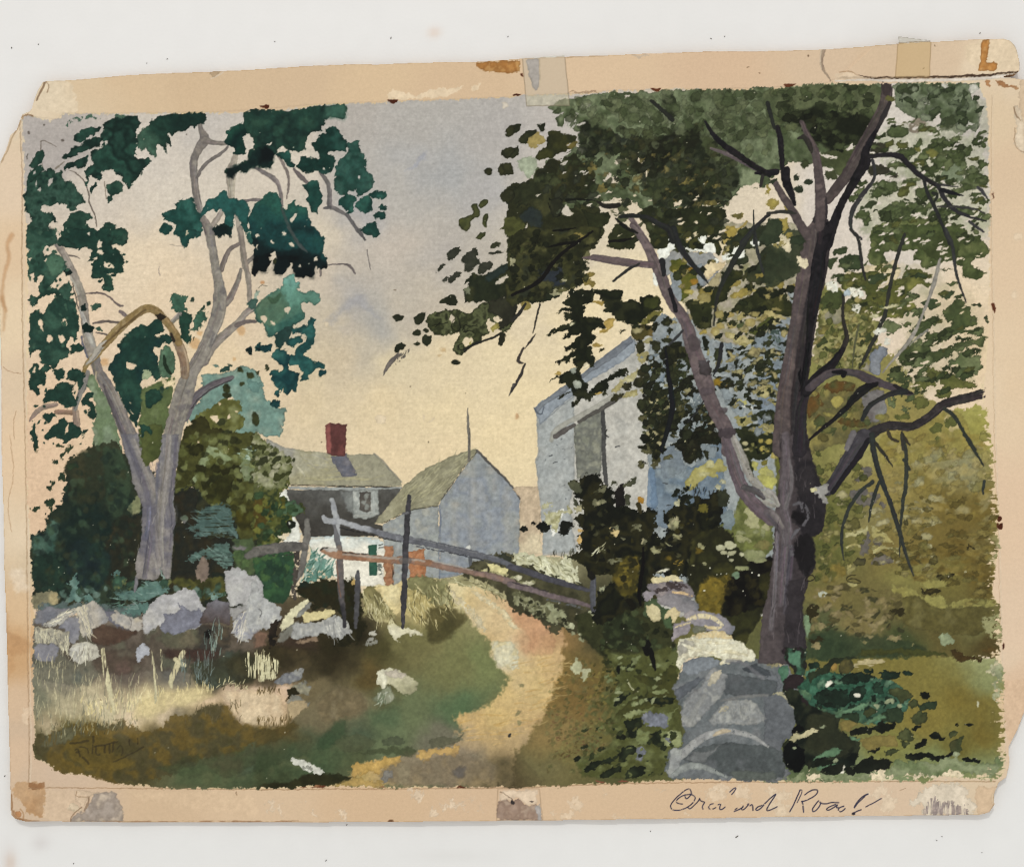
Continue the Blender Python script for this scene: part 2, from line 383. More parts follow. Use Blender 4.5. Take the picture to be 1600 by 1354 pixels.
# ================================================================ the painted area
pm = chaikin(P('p', PAINT))
def _clip():
    sl = (slice(0, GH), slice(0, GW)); x, y = warped(sl, (2.2, 2.6))
    d = sd_poly(x, y, pm)
    a = np.clip(d / 1.6 + .5, 0, 1)
    side = 1 - np.clip((XX - 1500) / 40, 0, 1) * np.clip((YY - 560) / 40, 0, 1)    # the right edge is dry-brushed
    m = np.clip((STREAK['h'][:GH, :GW] - .5) * 3 + (BANK[7][:GH, :GW] - .5) * 4 + d / 5.0 + .1, 0, 1)
    return np.where(side < .5, np.minimum(a, m), a).astype(np.float32)
CLIP = _clip()
SKY = field("50,200:172,163,158 90,230:168,159,154 250,250:202,190,177 290,300:206,193,177 150,300:202,188,173 220,420:220,197,167 250,460:220,194,162 100,500:223,193,162 330,190:188,179,171 440,250:205,191,174 560,180:172,164,157 650,200:172,166,160 700,260:163,162,162 640,240:167,164,162 760,300:168,164,162 620,300:174,168,161 600,380:188,175,162 560,330:168,164,163 700,400:174,166,159 480,380:206,190,167 500,430:197,180,160 550,470:166,161,158 590,500:163,160,156 660,480:186,173,156 730,430:181,171,157 520,510:192,177,154 560,540:187,174,154 620,560:212,193,157 700,560:219,197,159 780,560:223,201,161 600,640:219,195,155 700,640:225,201,158 790,680:228,203,158 480,640:214,191,154 480,580:206,186,152 600,720:227,201,160 820,720:227,203,159 820,500:216,196,162 830,620:228,204,160 830,790:205,180,150 700,740:225,199,157 80,680:219,183,150 60,780:217,181,148 150,700:220,187,153 370,480:217,191,160 340,560:223,196,158 1300,300:206,194,183 1420,230:204,194,184 1400,330:207,193,180 1520,220:186,177,168 1500,300:203,190,176 1500,480:225,198,163 1540,560:225,195,158 1450,520:217,195,170 1420,420:206,193,180 1000,460:229,207,167 900,500:229,206,164 860,200:180,172,166 900,250:188,179,170 1000,300:216,196,167 1200,300:214,196,170 780,200:170,164,160 530,560:200,180,150 420,600:216,190,156 850,330:196,184,168", r0=22)
SKY *= np.array([1.025, 1.03, 1.012], np.float32)
SKY *= (1 + .028 * (STREAK['h'][:GH, :GW] - .5) + .06 * (BANK[4][PAD:, PAD:] - .5))[..., None]
use('painted_sky')
wash('p', PAINT, SKY, jit=(2, 2), smooth=1, soft=.8)
BG_SKY = COL.copy()
# cool cloud scuffs and old foxing on the sky
soft_mark('b1', "920,920 1000,850 1060,790 1070,820 1010,880", (140, 146, 166), a=.35, soft=3)
soft_mark('b2', "440,560 520,480 600,400 660,400 760,520 780,560 700,500 620,470 540,520 470,590", (148, 150, 158), a=.4, soft=6)
soft_mark('b2', "480,600 600,560 640,600 560,660", (182, 172, 158), a=.5, soft=8)
for q in ("1555,500,20,18",): dabs('b1', q, (214, 200, 176), a=.8)
dabs('b2', "435,585,16,14 775,1170,32,28 1040,1165,6,26 1090,1180,28,5,-40", (230, 208, 172), a=.7, setid=False)
dabs('b2', "1165,740,16,12 1145,775,10,6", (206, 166, 112), a=.6, soft=2, setid=False)
dabs('b2', "35,328,14,12", (196, 130, 76), a=.7, soft=2, setid=False)
dabs('c2', "35,1155,12,14", (190, 140, 96), a=.7, soft=2, setid=False)
dabs('a2', "1215,705,36,34 1505,625,26,26 1460,805,12,12 1240,640,14,18 650,815,25,30", (196, 146, 92), a=.6, soft=2.5, setid=False, edge=0)
SKYC = COL.copy()

# ================================================================ olive thicket and grass on the far right, ground
use('painted_thicket')
THK = field("1330,700:150,138,82 1400,700:152,130,68 1450,720:146,132,86 1500,740:140,131,94 1540,680:146,134,64 1480,790:110,91,40 1530,800:112,92,40 1420,790:136,118,64 1500,850:106,85,36 1400,860:120,101,52 1300,860:97,95,46 1300,800:105,101,50 1420,900:130,119,62 1480,900:112,99,46 1540,920:106,87,37 1300,930:126,108,58 1350,920:110,97,53 1450,960:90,80,41 1400,950:105,92,54 1530,970:112,107,63 1290,970:86,86,52 1340,980:124,107,63 1300,1008:46,64,40 1400,1008:66,72,39 1480,1000:97,84,43 1550,1005:82,67,32 1540,650:158,147,75 1200,800:60,62,36 1280,690:126,118,62 1260,640:128,122,66 1560,860:150,140,96 1460,830:118,98,46 1360,820:132,118,70 1380,760:140,120,64 1440,760:124,106,50", r0=12)
THK *= np.array([1.02, 1.05, 1.1], np.float32)
wash('p', "1000,650 1150,600 1260,560 1330,520 1400,560 1440,610 1480,650 1500,638 1540,634 1600,640 1600,1030 1420,1032 1330,1050 1200,1060 1000,1000", THK, jit=(4, 4), soft=1)
use('painted_lawn')
LWN = field("1350,1040:118,102,50 1420,1060:123,107,54 1500,1100:118,99,45 1450,1120:128,109,53 1540,1150:112,93,41 1400,1170:123,113,57 1500,1170:106,92,41 1450,1200:119,121,80 1550,1060:132,130,90 1270,1210:86,94,66 1300,1100:100,92,50 1540,1205:125,126,88 1330,1210:120,125,92 1560,1035:150,146,108 1400,1210:124,130,98 1500,1200:122,126,88 1540,1110:116,98,46", r0=12)
LWN *= np.array([1.02, 1.06, 1.02], np.float32)
wash('p', "1180,1040 1290,1030 1340,1030 1420,1025 1480,1026 1560,1030 1600,1020 1600,1240 1180,1240", LWN, jit=(4, 3), soft=1.5)
use('painted_meadow')
GRD = field("590,915:222,201,152 620,930:196,170,116 660,960:176,158,106 700,930:212,191,140 640,1000:110,104,62 700,990:120,116,72 560,990:42,36,21 500,1010:46,40,21 600,1020:72,66,35 420,1030:52,44,25 500,1040:48,40,22 580,1060:91,75,39 640,1020:110,103,63 700,1030:113,111,68 750,1040:113,117,72 650,1100:100,107,72 720,1110:84,103,68 600,1120:83,97,66 540,1110:121,107,78 500,1120:113,101,73 430,1090:213,177,148 415,1115:207,170,140 450,1150:84,70,37 410,1145:80,68,36 500,1160:70,80,55 450,1180:65,77,50 560,1160:73,85,62 620,1150:100,108,74 480,1200:66,84,56 420,1200:57,69,42 560,1190:80,85,54 420,1222:38,38,18 700,1150:110,104,84 900,1100:120,95,50 930,1060:111,91,47 880,1060:124,99,50 930,1150:104,95,50 880,1170:116,104,58 950,1200:84,81,46 1000,1100:76,77,40 1030,1190:90,89,48 980,1040:84,85,44 1000,1160:96,100,58 870,1000:134,105,62 810,890:196,186,148 850,905:160,152,118 60,1080:114,112,90 100,1060:122,114,98 150,1040:111,99,85 200,1040:101,89,77 260,1050:97,93,85 330,1040:72,66,54 370,1050:62,54,38 100,1110:178,162,127 160,1110:192,174,137 230,1100:206,183,132 300,1085:221,195,142 330,1095:216,181,142 380,1090:215,179,150 380,1112:211,175,146 200,1122:213,185,149 260,1125:206,179,144 290,1122:130,117,94 320,1122:102,90,60 100,1150:84,75,36 140,1170:105,84,32 200,1160:97,79,36 250,1150:89,77,44 300,1150:93,79,46 350,1150:82,73,42 120,1190:92,79,32 180,1200:85,75,36 240,1200:71,65,34 300,1210:90,93,62 340,1222:84,89,58 350,1180:72,75,50 390,1200:74,85,62 850,1200:108,99,62 70,1145:170,150,118 60,1165:70,66,36 860,1150:136,112,66 800,1215:80,68,42 950,980:50,52,34 900,950:70,66,44 450,1010:60,46,34 300,1000:90,78,66 200,990:110,96,84 100,1000:130,122,112 350,1130:96,84,52 330,1060:76,70,52 480,1085:110,96,66", r0=10, pw=1.7)
GRD *= np.array([1.04, 1.05, 1.1], np.float32)
wash('p', "20,960 150,960 300,950 420,930 560,930 590,905 640,905 800,865 950,880 1040,960 1060,1050 1100,1240 20,1240", GRD, jit=(4, 3), soft=1.5)
holes('p', "40,1240 53,1186 66,1190 85,1202 100,1209 155,1215 172,1222 200,1227 270,1232 270,1240", lay_=MARGIN, ident=('margin_strip', 'a'))
# ================================================================ bushes behind the trees on the left
use('painted_bush', 'a')
fill('a2', "520,960 545,900 590,895 610,960 650,1010 690,1100 720,1200 740,1280 760,1354 740,1500 560,1480 580,1280 570,1200 600,1150 590,1080 560,1010", [(132, 143, 119), (104, 120, 90), (120, 134, 110)])
fill('a2', "1165,1180 1190,1100 1250,1050 1262,930 1240,905 1280,885 1370,888 1440,872 1500,840 1550,850 1593,880 1640,960 1650,1050 1690,1070 1730,1110 1782,1105 1775,1170 1750,1210 1765,1245 1740,1285 1690,1280 1650,1285 1593,1250 1640,1354 1165,1354", [(126, 150, 140), (110, 138, 130), (134, 152, 140)], edge=.22)
fill('a2', "1315,840 1340,832 1362,850 1340,860;1370,880 1385,850 1420,840 1432,870 1400,888;1425,835 1450,830 1455,845 1430,848".split(';')[0], (96, 124, 116))
fills('a2', "1370,880 1385,850 1420,840 1432,870 1400,888;1420,838 1440,826 1455,842 1432,850", (44, 74, 66))
fill('b2', "-50,930 0,940 35,965 10,1000 -40,1010", (104, 136, 130))
fill('a2', "1155,1240 1220,1160 1300,1110 1350,1080 1380,1040 1440,1050 1490,1060 1510,1110 1480,1140 1530,1170 1510,1230 1450,1260 1500,1300 1600,1250 1640,1354 1620,1500 1150,1500", [(112, 114, 66), (90, 90, 42), (124, 126, 82)])
fill('a2', "1130,1260 1200,1170 1260,1150 1300,1190 1310,1230 1360,1230 1400,1250 1430,1290 1400,1340 1440,1390 1420,1500 1130,1480", [(46, 44, 19), (60, 58, 26), (38, 38, 18)])
dabs('a2', "1410,985,26,26 1500,870,20,16 1560,905,24,20 1505,960,16,14 1415,1030,24,22 1585,1170,24,40 1410,1275,36,36 1520,1300,44,40 1380,1195,30,24 1440,1320,40,30", [(44, 48, 26), (60, 64, 34)], soft=1.2)
holes('a2', "1315,1150 1345,1145 1365,1180 1340,1200 1320,1175;1410,1150 1430,1140 1432,1170 1410,1172;1355,1070 1372,1075 1368,1092;1420,1040 1455,1035 1450,1055 1425,1052;1155,1215 1170,1170 1195,1200 1170,1220;1460,1130 1480,1125 1480,1140")
fill('a3', "190,700 400,420 560,100 760,80 1080,300 1250,300 1593,300 1660,700 1660,1020 1500,1080 1260,1080 1000,1000 880,1140 640,1120 560,1010 420,1080 240,1060 200,980", [(44, 46, 32), (34, 40, 32), (56, 56, 36), (40, 44, 28)], soft=1.5, jit=(5, 4))
# upper right of the trunk
fill('a3', "1105,0 1640,-20 1660,650 1490,650 1450,480 1380,420 1290,430 1230,330 1180,310 1090,380", [(98, 102, 58), (74, 74, 34), (88, 90, 46)], soft=1.2)
fill('a3', "1235,180 1290,70 1370,80 1400,110 1460,150 1350,180 1270,200 1215,290 1150,300 1190,240", [(142, 152, 116), (124, 134, 96)], soft=1.2)
holes('a3', "1388,75 1430,90 1395,115;1225,35 1245,32 1245,52 1228,55")
fill('a3', "1110,40 1280,60 1270,130 1230,170 1220,240 1170,300 1090,340", [(58, 58, 24), (74, 74, 34)], soft=1)
fill('a3', "1235,190 1340,180 1400,190 1490,180 1510,260 1450,300 1440,380 1400,420 1300,420 1260,330 1240,260", [(60, 60, 22), (44, 44, 18), (70, 72, 32)], soft=1.2)
dabs('a3', "1250,210,34,28 1340,205,30,26 1405,215,32,30 1485,280,28,22 1200,105,30,26 1190,70,24,20 1470,215,28,24 1240,80,30,24", (44, 44, 18), soft=1)
fill('a3', "1450,420 1600,380 1660,420 1660,560 1520,600 1470,540", [(78, 72, 22), (52, 50, 20), (96, 92, 36)], soft=2)
fill('a3', "1480,110 1593,60 1640,90 1640,290 1530,280 1500,180", [(142, 150, 120), (108, 118, 84), (150, 154, 130)], soft=1, jit=(4, 3))
blades('a3', "1480,100 1600,60 1640,150 1520,160", 26, (6, 12), 2, 160, [(170, 186, 168), (150, 170, 156), (96, 118, 96)])
scatter('a3', "1110,0 1600,0 1600,560 1480,560 1300,420 1100,330", 110, (3, 8), (.6, 1), 0, [(96, 100, 52), (58, 58, 24), (44, 46, 22), (120, 124, 76), (84, 84, 34)], 90, soft=1, a=.75)
# dark shrub behind the trunk, left and right
fill('a3', "190,720 190,620 230,590 290,610 300,520 290,480 340,450 380,420 400,370 420,310 390,240 400,180 480,120 560,70 630,40 700,40 750,70 790,150 820,290 870,400 880,470 880,640 850,800 840,890 700,1000 650,1060 560,990 480,1010 380,1000 220,980 200,880", [(58, 62, 44), (36, 48, 38), (26, 42, 38), (50, 62, 46)], g=(520 / K, 700 + 0, 480 / K, 920), soft=1.2, jit=(4, 3))
fill('a3', "820,410 870,370 885,400 870,480 820,510 790,460", [(150, 146, 110), (112, 116, 84)], soft=1)
fill('a3', "720,520 880,480 885,640 850,800 840,880 700,970 640,900 640,700", [(50, 48, 34), (40, 42, 32), (58, 54, 36)], soft=4)
fill('a3', "480,120 640,60 700,200 640,420 420,420 430,300 400,200", [(62, 60, 40), (50, 54, 38), (40, 50, 36)], soft=4, a=.8)
fill('a3', "640,60 740,80 800,200 830,330 760,480 700,520 650,380 640,220", [(60, 78, 56), (46, 62, 46)], soft=3, a=.8)
fill('a3', "420,700 500,640 600,660 700,760 640,950 540,1000 440,960 400,840", [(24, 38, 44), (30, 46, 46), (34, 56, 48)], soft=5, a=.9)
fill('a3', "190,640 280,610 320,520 360,530 345,660 330,760 230,760 195,720", [(84, 110, 96), (52, 80, 70)], soft=3)
fill('a3', "205,760 330,720 420,860 400,980 220,975 200,880", [(38, 60, 48), (30, 50, 42)], soft=3)
scatter('a3', "200,640 400,440 480,140 640,60 780,120 830,420 840,860 660,1000 240,960", 190, (3, 8), (.5, .9), 70, [(70, 92, 68), (40, 54, 38), (26, 38, 34), (52, 72, 54), (34, 50, 44), (60, 62, 40)], 40, soft=1.6, a=.5)
dabs('a3', "385,265,25,30 310,330,20,18 310,415,28,16,-40 215,460,22,18,-40 340,165,12,12 400,110,46,11,-60 435,80,30,14,-60 228,75,14,44 365,62,20,9 330,300,10,14 320,460,12,16 450,190,30,20,-20 410,330,22,14", [(40, 60, 46), (52, 66, 44)], jit=(3, 2))
fill('a3', "1085,380 1180,320 1230,330 1225,430 1230,520 1280,640 1440,640 1500,700 1460,850 1390,860 1330,850 1300,900 1290,960 1240,1040 1150,950 1060,960 1060,890 1080,700 1080,600 1100,520", [(48, 42, 28), (38, 40, 33), (56, 50, 32)], soft=1.5)
fill('a3', "1060,900 1120,880 1220,900 1390,870 1420,960 1380,1010 1260,1030 1140,960", [(56, 56, 28), (86, 84, 40), (40, 44, 26)], soft=2)
fill('a3', "1430,640 1593,640 1593,880 1500,860 1460,840 1480,720", [(52, 62, 44), (78, 92, 60), (40, 52, 46)], soft=2)
dabs('a3', "1490,740,40,50 1530,800,30,30 1500,870,30,24", [(90, 110, 66), (60, 80, 50)], soft=2)
scatter('a3', "180,980 700,940 1100,940 1420,900 1420,1020 1200,1000 900,1100 640,1080 400,1060 200,1060", 90, (3, 8), (.4, .8), 0, [(64, 88, 70), (36, 48, 40), (110, 132, 124), (84, 108, 98), (52, 66, 50)], 60, soft=1.2, a=.8)
fill('a3', "200,990 330,960 380,1010 350,1070 230,1090 205,1060", [(150, 138, 106), (120, 114, 92), (164, 148, 112)], jit=(4, 3), soft=2)
fill('a3', "225,1060 420,1040 700,1060 880,1050 880,1140 640,1140 420,1090 240,1150", [(104, 112, 116), (84, 98, 96), (122, 130, 128)], jit=(4, 3), soft=2.5)
fills('a3', "715,990 860,960 900,915 985,908 1065,970 960,1012 880,1035 760,1022;740,1085 880,1040 935,1062 890,1112 760,1105;425,1035 440,960 415,910 470,860 490,900 485,980 520,1035;500,1030 570,985 590,1030;700,880 725,840 750,875;1290,1000 1380,985 1350,1020", [(104, 132, 126), (86, 114, 108), (122, 146, 138)], jit=(4, 3))
blades('a3', "720,990 980,910 1060,970 900,1100 740,1100", 40, (6, 14), 1.8, 170, [(124, 148, 142), (70, 96, 92), (94, 122, 112)], 20)
dabs('a3', "745,915,40,36 820,930,30,26 1030,920,36,26", [(66, 98, 78), (52, 76, 62), (120, 120, 72)], jit=(3, 2))
# frosty blue sprays of a conifer
use('painted_conifer')
fill('a3', "1215,510 1260,450 1330,430 1400,420 1450,460 1440,520 1470,580 1480,640 1400,600 1320,620 1220,640 1240,590 1160,580 1170,560 1240,560", [(90, 114, 110), (72, 94, 90), (100, 122, 118)], jit=(3, 2.5), dry=('h', .22))
fill('a3', "1155,775 1220,730 1300,700 1350,680 1420,660 1450,720 1460,800 1400,830 1330,790 1290,740 1200,790", [(96, 118, 110), (80, 104, 98)], jit=(3, 2.5), dry=('h', .2))
blades('a3', "1180,560 1260,450 1430,430 1480,640 1240,640", 60, (7, 15), 1.8, 155, [(104, 126, 122), (72, 90, 84), (88, 110, 106)], 14, a=.7)
blades('a3', "1170,780 1350,690 1460,720 1450,810 1210,800", 40, (6, 14), 1.8, 160, [(108, 130, 124), (66, 84, 78)], 14)
fill('a3', "1215,850 1235,800 1255,750 1300,780 1300,880 1250,925 1222,890", [(134, 116, 104), (116, 100, 92)])
dabs('a3', "1490,700,50,14 1150,515,26,22 1585,720,12,24", [(128, 120, 124), (90, 100, 84)], soft=1)
fill('a3', "1440,690 1530,695 1520,712 1450,705", (138, 128, 132), dry=('h', .3))

# ================================================================ farmhouse
use('painted_house', 'roof')
fill('b3', "70,20 130,52 180,75 300,95 430,108 470,120 600,120 735,115 790,160 850,230 905,290 912,320 850,318 600,316 350,311 180,308 150,200 60,100", [(156, 151, 143), (160, 154, 134), (160, 152, 124), (152, 146, 126)], g=(430, 700, 520, 760), smooth=0, jit=(1, .8))
blades('b3', "300,170 500,200 640,260 840,270 860,300 300,300", 46, (16, 40), 2, 2, [(172, 163, 126), (160, 152, 128), (148, 141, 122)], 4, a=.6)
blades('b3', "180,90 460,130 460,200 240,180", 24, (10, 26), 2, -20, [(166, 160, 144), (144, 138, 126)], 6, a=.6)
stroke('b3', "250,185 280,215 305,250", [1, 3, 2], (196, 188, 164))
stroke('b3', "735,115 790,160 850,230 905,290", [3, 3, 2], (142, 138, 128), a=.8)
fill('b3', "465,130 555,120 590,170 635,240 605,256 545,258 510,220 480,170", [(120, 116, 124), (104, 104, 116), (128, 118, 118)], sc=12, smooth=0)
use('painted_house', 'chimney')
fill('b3', "430,-62 460,-80 565,-66 555,125 470,130 440,112", [(106, 62, 60), (94, 55, 53)], smooth=0, jit=(.9, .7))
fill('b3', "428,-62 462,-77 470,112 440,110", [(150, 88, 83), (138, 80, 76)], smooth=0, jit=(.7, .6))
fill('b3', "520,60 556,40 555,125 500,125", (120, 70, 65), soft=3, a=.7)
use('painted_house', 'wall')
fill('b3', "190,338 910,326 860,400 740,545 785,560 790,625 500,630 330,634 290,620 250,520 205,420", [(92, 90, 88), (76, 73, 69), (64, 60, 56)], g=(500, 765, 500, 838), smooth=0, jit=(1, .8), soft=1)
fill('b3', "522,345 600,335 605,485 570,470", [(126, 128, 126), (112, 112, 112)], smooth=0, soft=1.2)
fill('b3', "330,640 500,628 760,640 800,690 805,935 600,930 520,900 480,880 400,800 340,720", [(198, 204, 204), (222, 214, 202), (228, 218, 204)], g=(520, 838, 520, 875), smooth=0, soft=1)
stroke('b3', "330,636 500,630 760,636", [2, 3, 2], (190, 200, 204), a=.8)
fills('b3', "130,370 190,340 206,405 150,412;205,515 240,505 262,560 275,620 270,672 185,672 175,640 200,620 215,580", (228, 224, 216), smooth=0)
stroke('b3', "185,322 400,330 600,334 900,326", [4, 5, 5, 3], (156, 158, 158), jit=(.8, .8))
stroke('b3', "220,310 400,312 500,318 700,318 850,322 915,318", [1.2, 1.2, 1.6, 1.6, 2, 2], (48, 45, 42), dry=('h', .3))
use('painted_house', 'window')
fill('b3', "598,345 762,335 766,495 690,522 604,515", [(160, 162, 160), (144, 146, 144), (170, 170, 166)], sc=7, smooth=0, jit=(1, .8))
fill('b3', "645,355 690,345 716,348 718,470 690,482 645,465", [(100, 94, 88), (84, 78, 74)], smooth=0, jit=(1, .8))
dabs('b3', "690,375,14,16 685,445,18,20 675,410,14,12", (134, 134, 130), soft=1)
stroke('b3', "600,345 604,430 604,515", 1, (120, 122, 122), a=.8); stroke('b3', "610,498 680,500 755,485", 2.4, (176, 176, 172), bump=.00004)
stroke('b3', "735,350 735,480", 3, (176, 178, 176), a=.9)
use('painted_house', 'shutter')
fill('b3', "700,682 749,680 756,868 706,870", [(56, 98, 80), (48, 88, 74)], smooth=0, jit=(.8, .6))
use('painted_house', 'shutter'); 
use('painted_house', 'wall')
stroke('b3', "768,680 790,675", 1.6, (60, 60, 56)); stroke('b3', "765,700 790,695", 1.6, (70, 66, 60))
dabs('b3', "775,830,18,36", (110, 116, 110), dry=('x', .5))
use('painted_house', 'door')
fill('b3', "795,692 820,680 860,682 855,938 800,930", [(158, 108, 78), (168, 120, 90), (146, 98, 68)], smooth=0, sc=7)
stroke('b3', "852,690 850,800 850,930", [1.5, 2, 2], (64, 48, 40), dry=('x', .42))
# ================================================================ shed
use('painted_shed', 'wall')
fill('b3', "785,552 900,495 970,460 1135,435 1142,892 1060,890 960,880 855,930 855,690 800,690", [(156, 158, 156), (146, 148, 150), (160, 158, 152)], smooth=0, sc=12, jit=(1, .8))
fill('b3', "1138,432 1160,395 1260,255 1370,108 1400,108 1500,220 1600,318 1642,392 1642,740 1590,762 1500,760 1400,830 1270,870 1145,892", [(150, 150, 152), (138, 142, 152), (146, 148, 150), (156, 152, 148)], smooth=0, jit=(1, .8), sc=25)
for q in ("1180,500 1180,860", "1300,300 1290,840", "1400,200 1400,800", "1500,260 1490,740"): stroke('b3', q, [16, 24, 18], (134, 140, 156), a=.28, soft=6)
for q in ("1350,200 1340,700", "1560,330 1560,720", "1240,440 1230,820"): stroke('b3', q, [10, 18, 12], (166, 160, 154), a=.3, soft=5)
stroke('b3', "1140,435 1150,520 1140,640 1142,890", [2, 3, 2, 2], (116, 124, 146), a=.7)
stroke('b3', "1150,860 1250,855", 4, (120, 134, 150), a=.6, soft=2)
use('painted_shed', 'roof')
fill('b3', "736,545 780,490 830,430 920,312 1020,225 1200,135 1310,95 1370,82 1385,100 1330,152 1250,262 1150,402 1130,438 970,460 900,490 785,548", [(152, 146, 122), (140, 134, 110), (162, 155, 130)], smooth=0, jit=(1, .9))
blades('b3', "830,440 1030,230 1300,110 1320,140 1150,380 980,450", 90, (10, 26), 1.8, 42, [(166, 159, 126), (132, 126, 102), (148, 142, 117), (172, 165, 134)], 8, a=.7)
stroke('b3', "785,548 900,492 970,460 1060,448 1130,438", 1.4, (80, 76, 64), dry=('x', .36))
stroke('b3', "1150,402 1250,262 1330,152 1375,100", 1.4, (84, 82, 80), dry=('x', .3))
stroke('b3', "1375,92 1480,200 1593,312 1645,395", [4, 4, 3, 3], (92, 88, 86))
use('painted_shed', 'pole')
stroke('b2', "1317,1105 1320,1200 1326,1300 1325,1430", [1.2, 4, 4.4, 4], [(128, 122, 114), (110, 104, 98)])
stroke('b2', "1328,1230 1330,1340", 1.2, (90, 84, 80))
use('painted_shed', 'door')
fill('b3', "948,722 1000,708 1050,695 1062,882 950,892", [(164, 106, 70), (176, 122, 88), (152, 96, 62)], smooth=0, sc=7)
use('painted_shed', 'wall')
dabs('b3', "1325,700,16,16", (232, 230, 226), jit=(3, 2)); stroke('b3', "1334,760 1336,822", 5, (96, 98, 104))
# distant building between shed and barn
use('painted_hill')
fill('c3', "5,335 20,320 168,322 185,420 172,640 192,735 45,740 50,390", [(194, 169, 143), (190, 166, 141), (208, 188, 158)], g=(820, 770, 820, 862), smooth=0, jit=(1, 1))
# ================================================================ barn
use('painted_barn', 'wall')
fill('c2', "152,1130 380,960 620,790 745,690 870,620 1000,560 1100,500 1250,480 1500,500 1640,700 1640,2400 860,2400 860,2000 620,2020 190,2020 192,1900 178,1700 145,1435 160,1400", [(178, 173, 168), (184, 178, 172), (174, 170, 166)], smooth=0, jit=(1, 1))
fill('c2', "152,1130 385,960 390,1560 360,1700 400,2000 190,2010 192,1900 178,1700 145,1435 165,1400", [(158, 160, 162), (164, 164, 164)], smooth=0, jit=(1, 1), soft=1)
fill('c2', "870,620 1000,550 1100,500 1250,480 1500,500 1640,640 1640,2300 865,2300 870,1960 858,1480 830,1000", [(142, 148, 153), (152, 156, 158), (132, 138, 144)], smooth=0)
fill('c3', "858,200 940,206 1030,190 1130,190 1200,60 1300,0 1340,560 1200,600 870,560", [(116, 128, 142), (104, 118, 134), (130, 139, 147)], smooth=0, sc=25)
stroke('c3', "868,215 872,420", [10, 18], (104, 124, 150), a=.8)
fill('d2', "-60,300 200,300 240,700 200,1354 -60,1354", [(134, 142, 152), (120, 130, 144), (150, 152, 156)])
use('painted_barn', 'roof')
fill('c2', "138,1105 190,1060 330,965 440,890 530,810 640,730 740,655 775,700 765,755 700,805 560,890 440,965 360,1045 250,1130 205,1185 170,1210 158,1160", [(150, 156, 166), (138, 144, 156)], smooth=0, jit=(1, .8))
fill('c2', "138,1105 190,1060 330,965 440,890 530,810 640,730 740,655 755,690 640,790 530,860 440,920 340,1000 200,1090 150,1140", [(120, 124, 132), (110, 114, 126)], smooth=0, jit=(1, .8))
stroke('c2', "138,1105 150,1130 185,1150 200,1095", [2, 3, 2, 1], (92, 98, 110))
stroke('c2', "200,1180 300,1100 420,1000", 1, (124, 128, 138), a=.8)
use('painted_barn', 'wall')
stroke('c2', "245,1305 262,1250 330,1200 430,1150 560,1080 680,1000", [6, 9, 8, 9, 9, 6], (156, 152, 144), a=.85, soft=1)
use('painted_barn', 'door')
fill('c2', "385,1212 470,1165 558,1120 562,1400 552,1520 480,1535 405,1545", [(130, 130, 118), (112, 112, 106), (142, 140, 126)], smooth=0, sc=12, jit=(1, .8))
stroke('c2', "562,1100 572,1250 572,1400 578,1520 592,1585", [6, 7, 7, 7, 5], [(84, 82, 82), (70, 70, 70)])
stroke('c2', "415,1190 480,1150 560,1110 640,1055 690,1025", [5, 6, 6, 8, 4], (88, 84, 80))
stroke('c2', "270,1280 325,1245 392,1210", [9, 8, 5], (92, 86, 84))
stroke('c2', "590,1240 575,1265 596,1285", 2, (60, 60, 58))
use('painted_barn', 'window')
fill('c3', "633,345 700,298 696,440 635,442", [(20, 18, 18), (34, 30, 28)], smooth=0)
use('painted_barn', 'wall')
fills('c3', "270,470 310,455 330,480 290,525;248,575 290,590 280,620 250,630", (230, 226, 220))
for q in ("255,170 280,165", "232,130 250,125", "645,72 670,66", "960,210 985,212", "940,295 970,300", "960,435 985,432", "730,1220 760,1210"): stroke('c3', q, 1.4, (70, 72, 76), dry=('x', .4))
scatter('c3', "200,20 380,20 380,420 200,420", 10, (1, 2), (.3, .6), -15, (88, 92, 98), a=.7)

# ================================================================ the lane
use('painted_lane')
LANE = field("705,920:220,200,150 720,950:206,172,114 750,975:216,190,146 760,1000:204,166,108 780,1000:206,168,116 800,970:216,184,136 820,960:200,144,108 845,985:198,140,104 835,1010:190,134,98 860,1000:168,124,82 760,1130:200,160,100 790,1120:203,166,102 780,1160:176,142,93 840,1080:202,168,108 850,1040:206,169,112 830,1120:192,153,101 810,1060:206,171,114 820,1150:170,140,100 855,1130:154,122,78 720,1120:198,156,94 740,1150:168,140,104 700,1160:128,114,96 650,1185:124,112,92 640,1205:112,100,76 700,1195:116,102,86 740,1215:118,100,68 780,1200:82,70,44 600,1195:188,150,88 560,1205:150,126,66 790,1045:200,192,170 800,1020:214,196,160 860,1060:196,158,104 780,1090:205,168,105 730,1185:104,94,84 520,1222:180,148,92 760,1175:128,112,88", r0=7)
LANE = LANE * .76 + c8((206, 184, 152)) * .24
wash('p', "690,908 725,905 760,920 800,935 850,957 880,985 882,1015 876,1050 866,1080 845,1120 815,1165 800,1180 800,1228 700,1228 560,1230 510,1226 545,1214 548,1200 590,1185 625,1180 650,1175 690,1170 715,1158 722,1150 710,1145 728,1138 704,1122 730,1112 765,1104 780,1085 800,1060 785,1045 768,1025 772,1005 755,995 735,970 715,935", LANE, jit=(5, 3), soft=3.4)
fill('b3', "1150,905 1220,960 1330,1060 1420,1170 1440,1230 1380,1190 1290,1090 1200,1000", [(206, 190, 158), (196, 176, 140)], soft=1.2, jit=(3, 2), dry=('x', .28))
fill('b3', "1330,960 1400,980 1593,1130 1640,1200 1593,1190 1480,1090", [(218, 200, 164), (204, 176, 130)], soft=1.5, dry=('x', .3))
fill('b3', "1465,1290 1500,1275 1600,1310 1600,1400 1500,1380", [(214, 200, 164), (204, 186, 146)], soft=1.5)
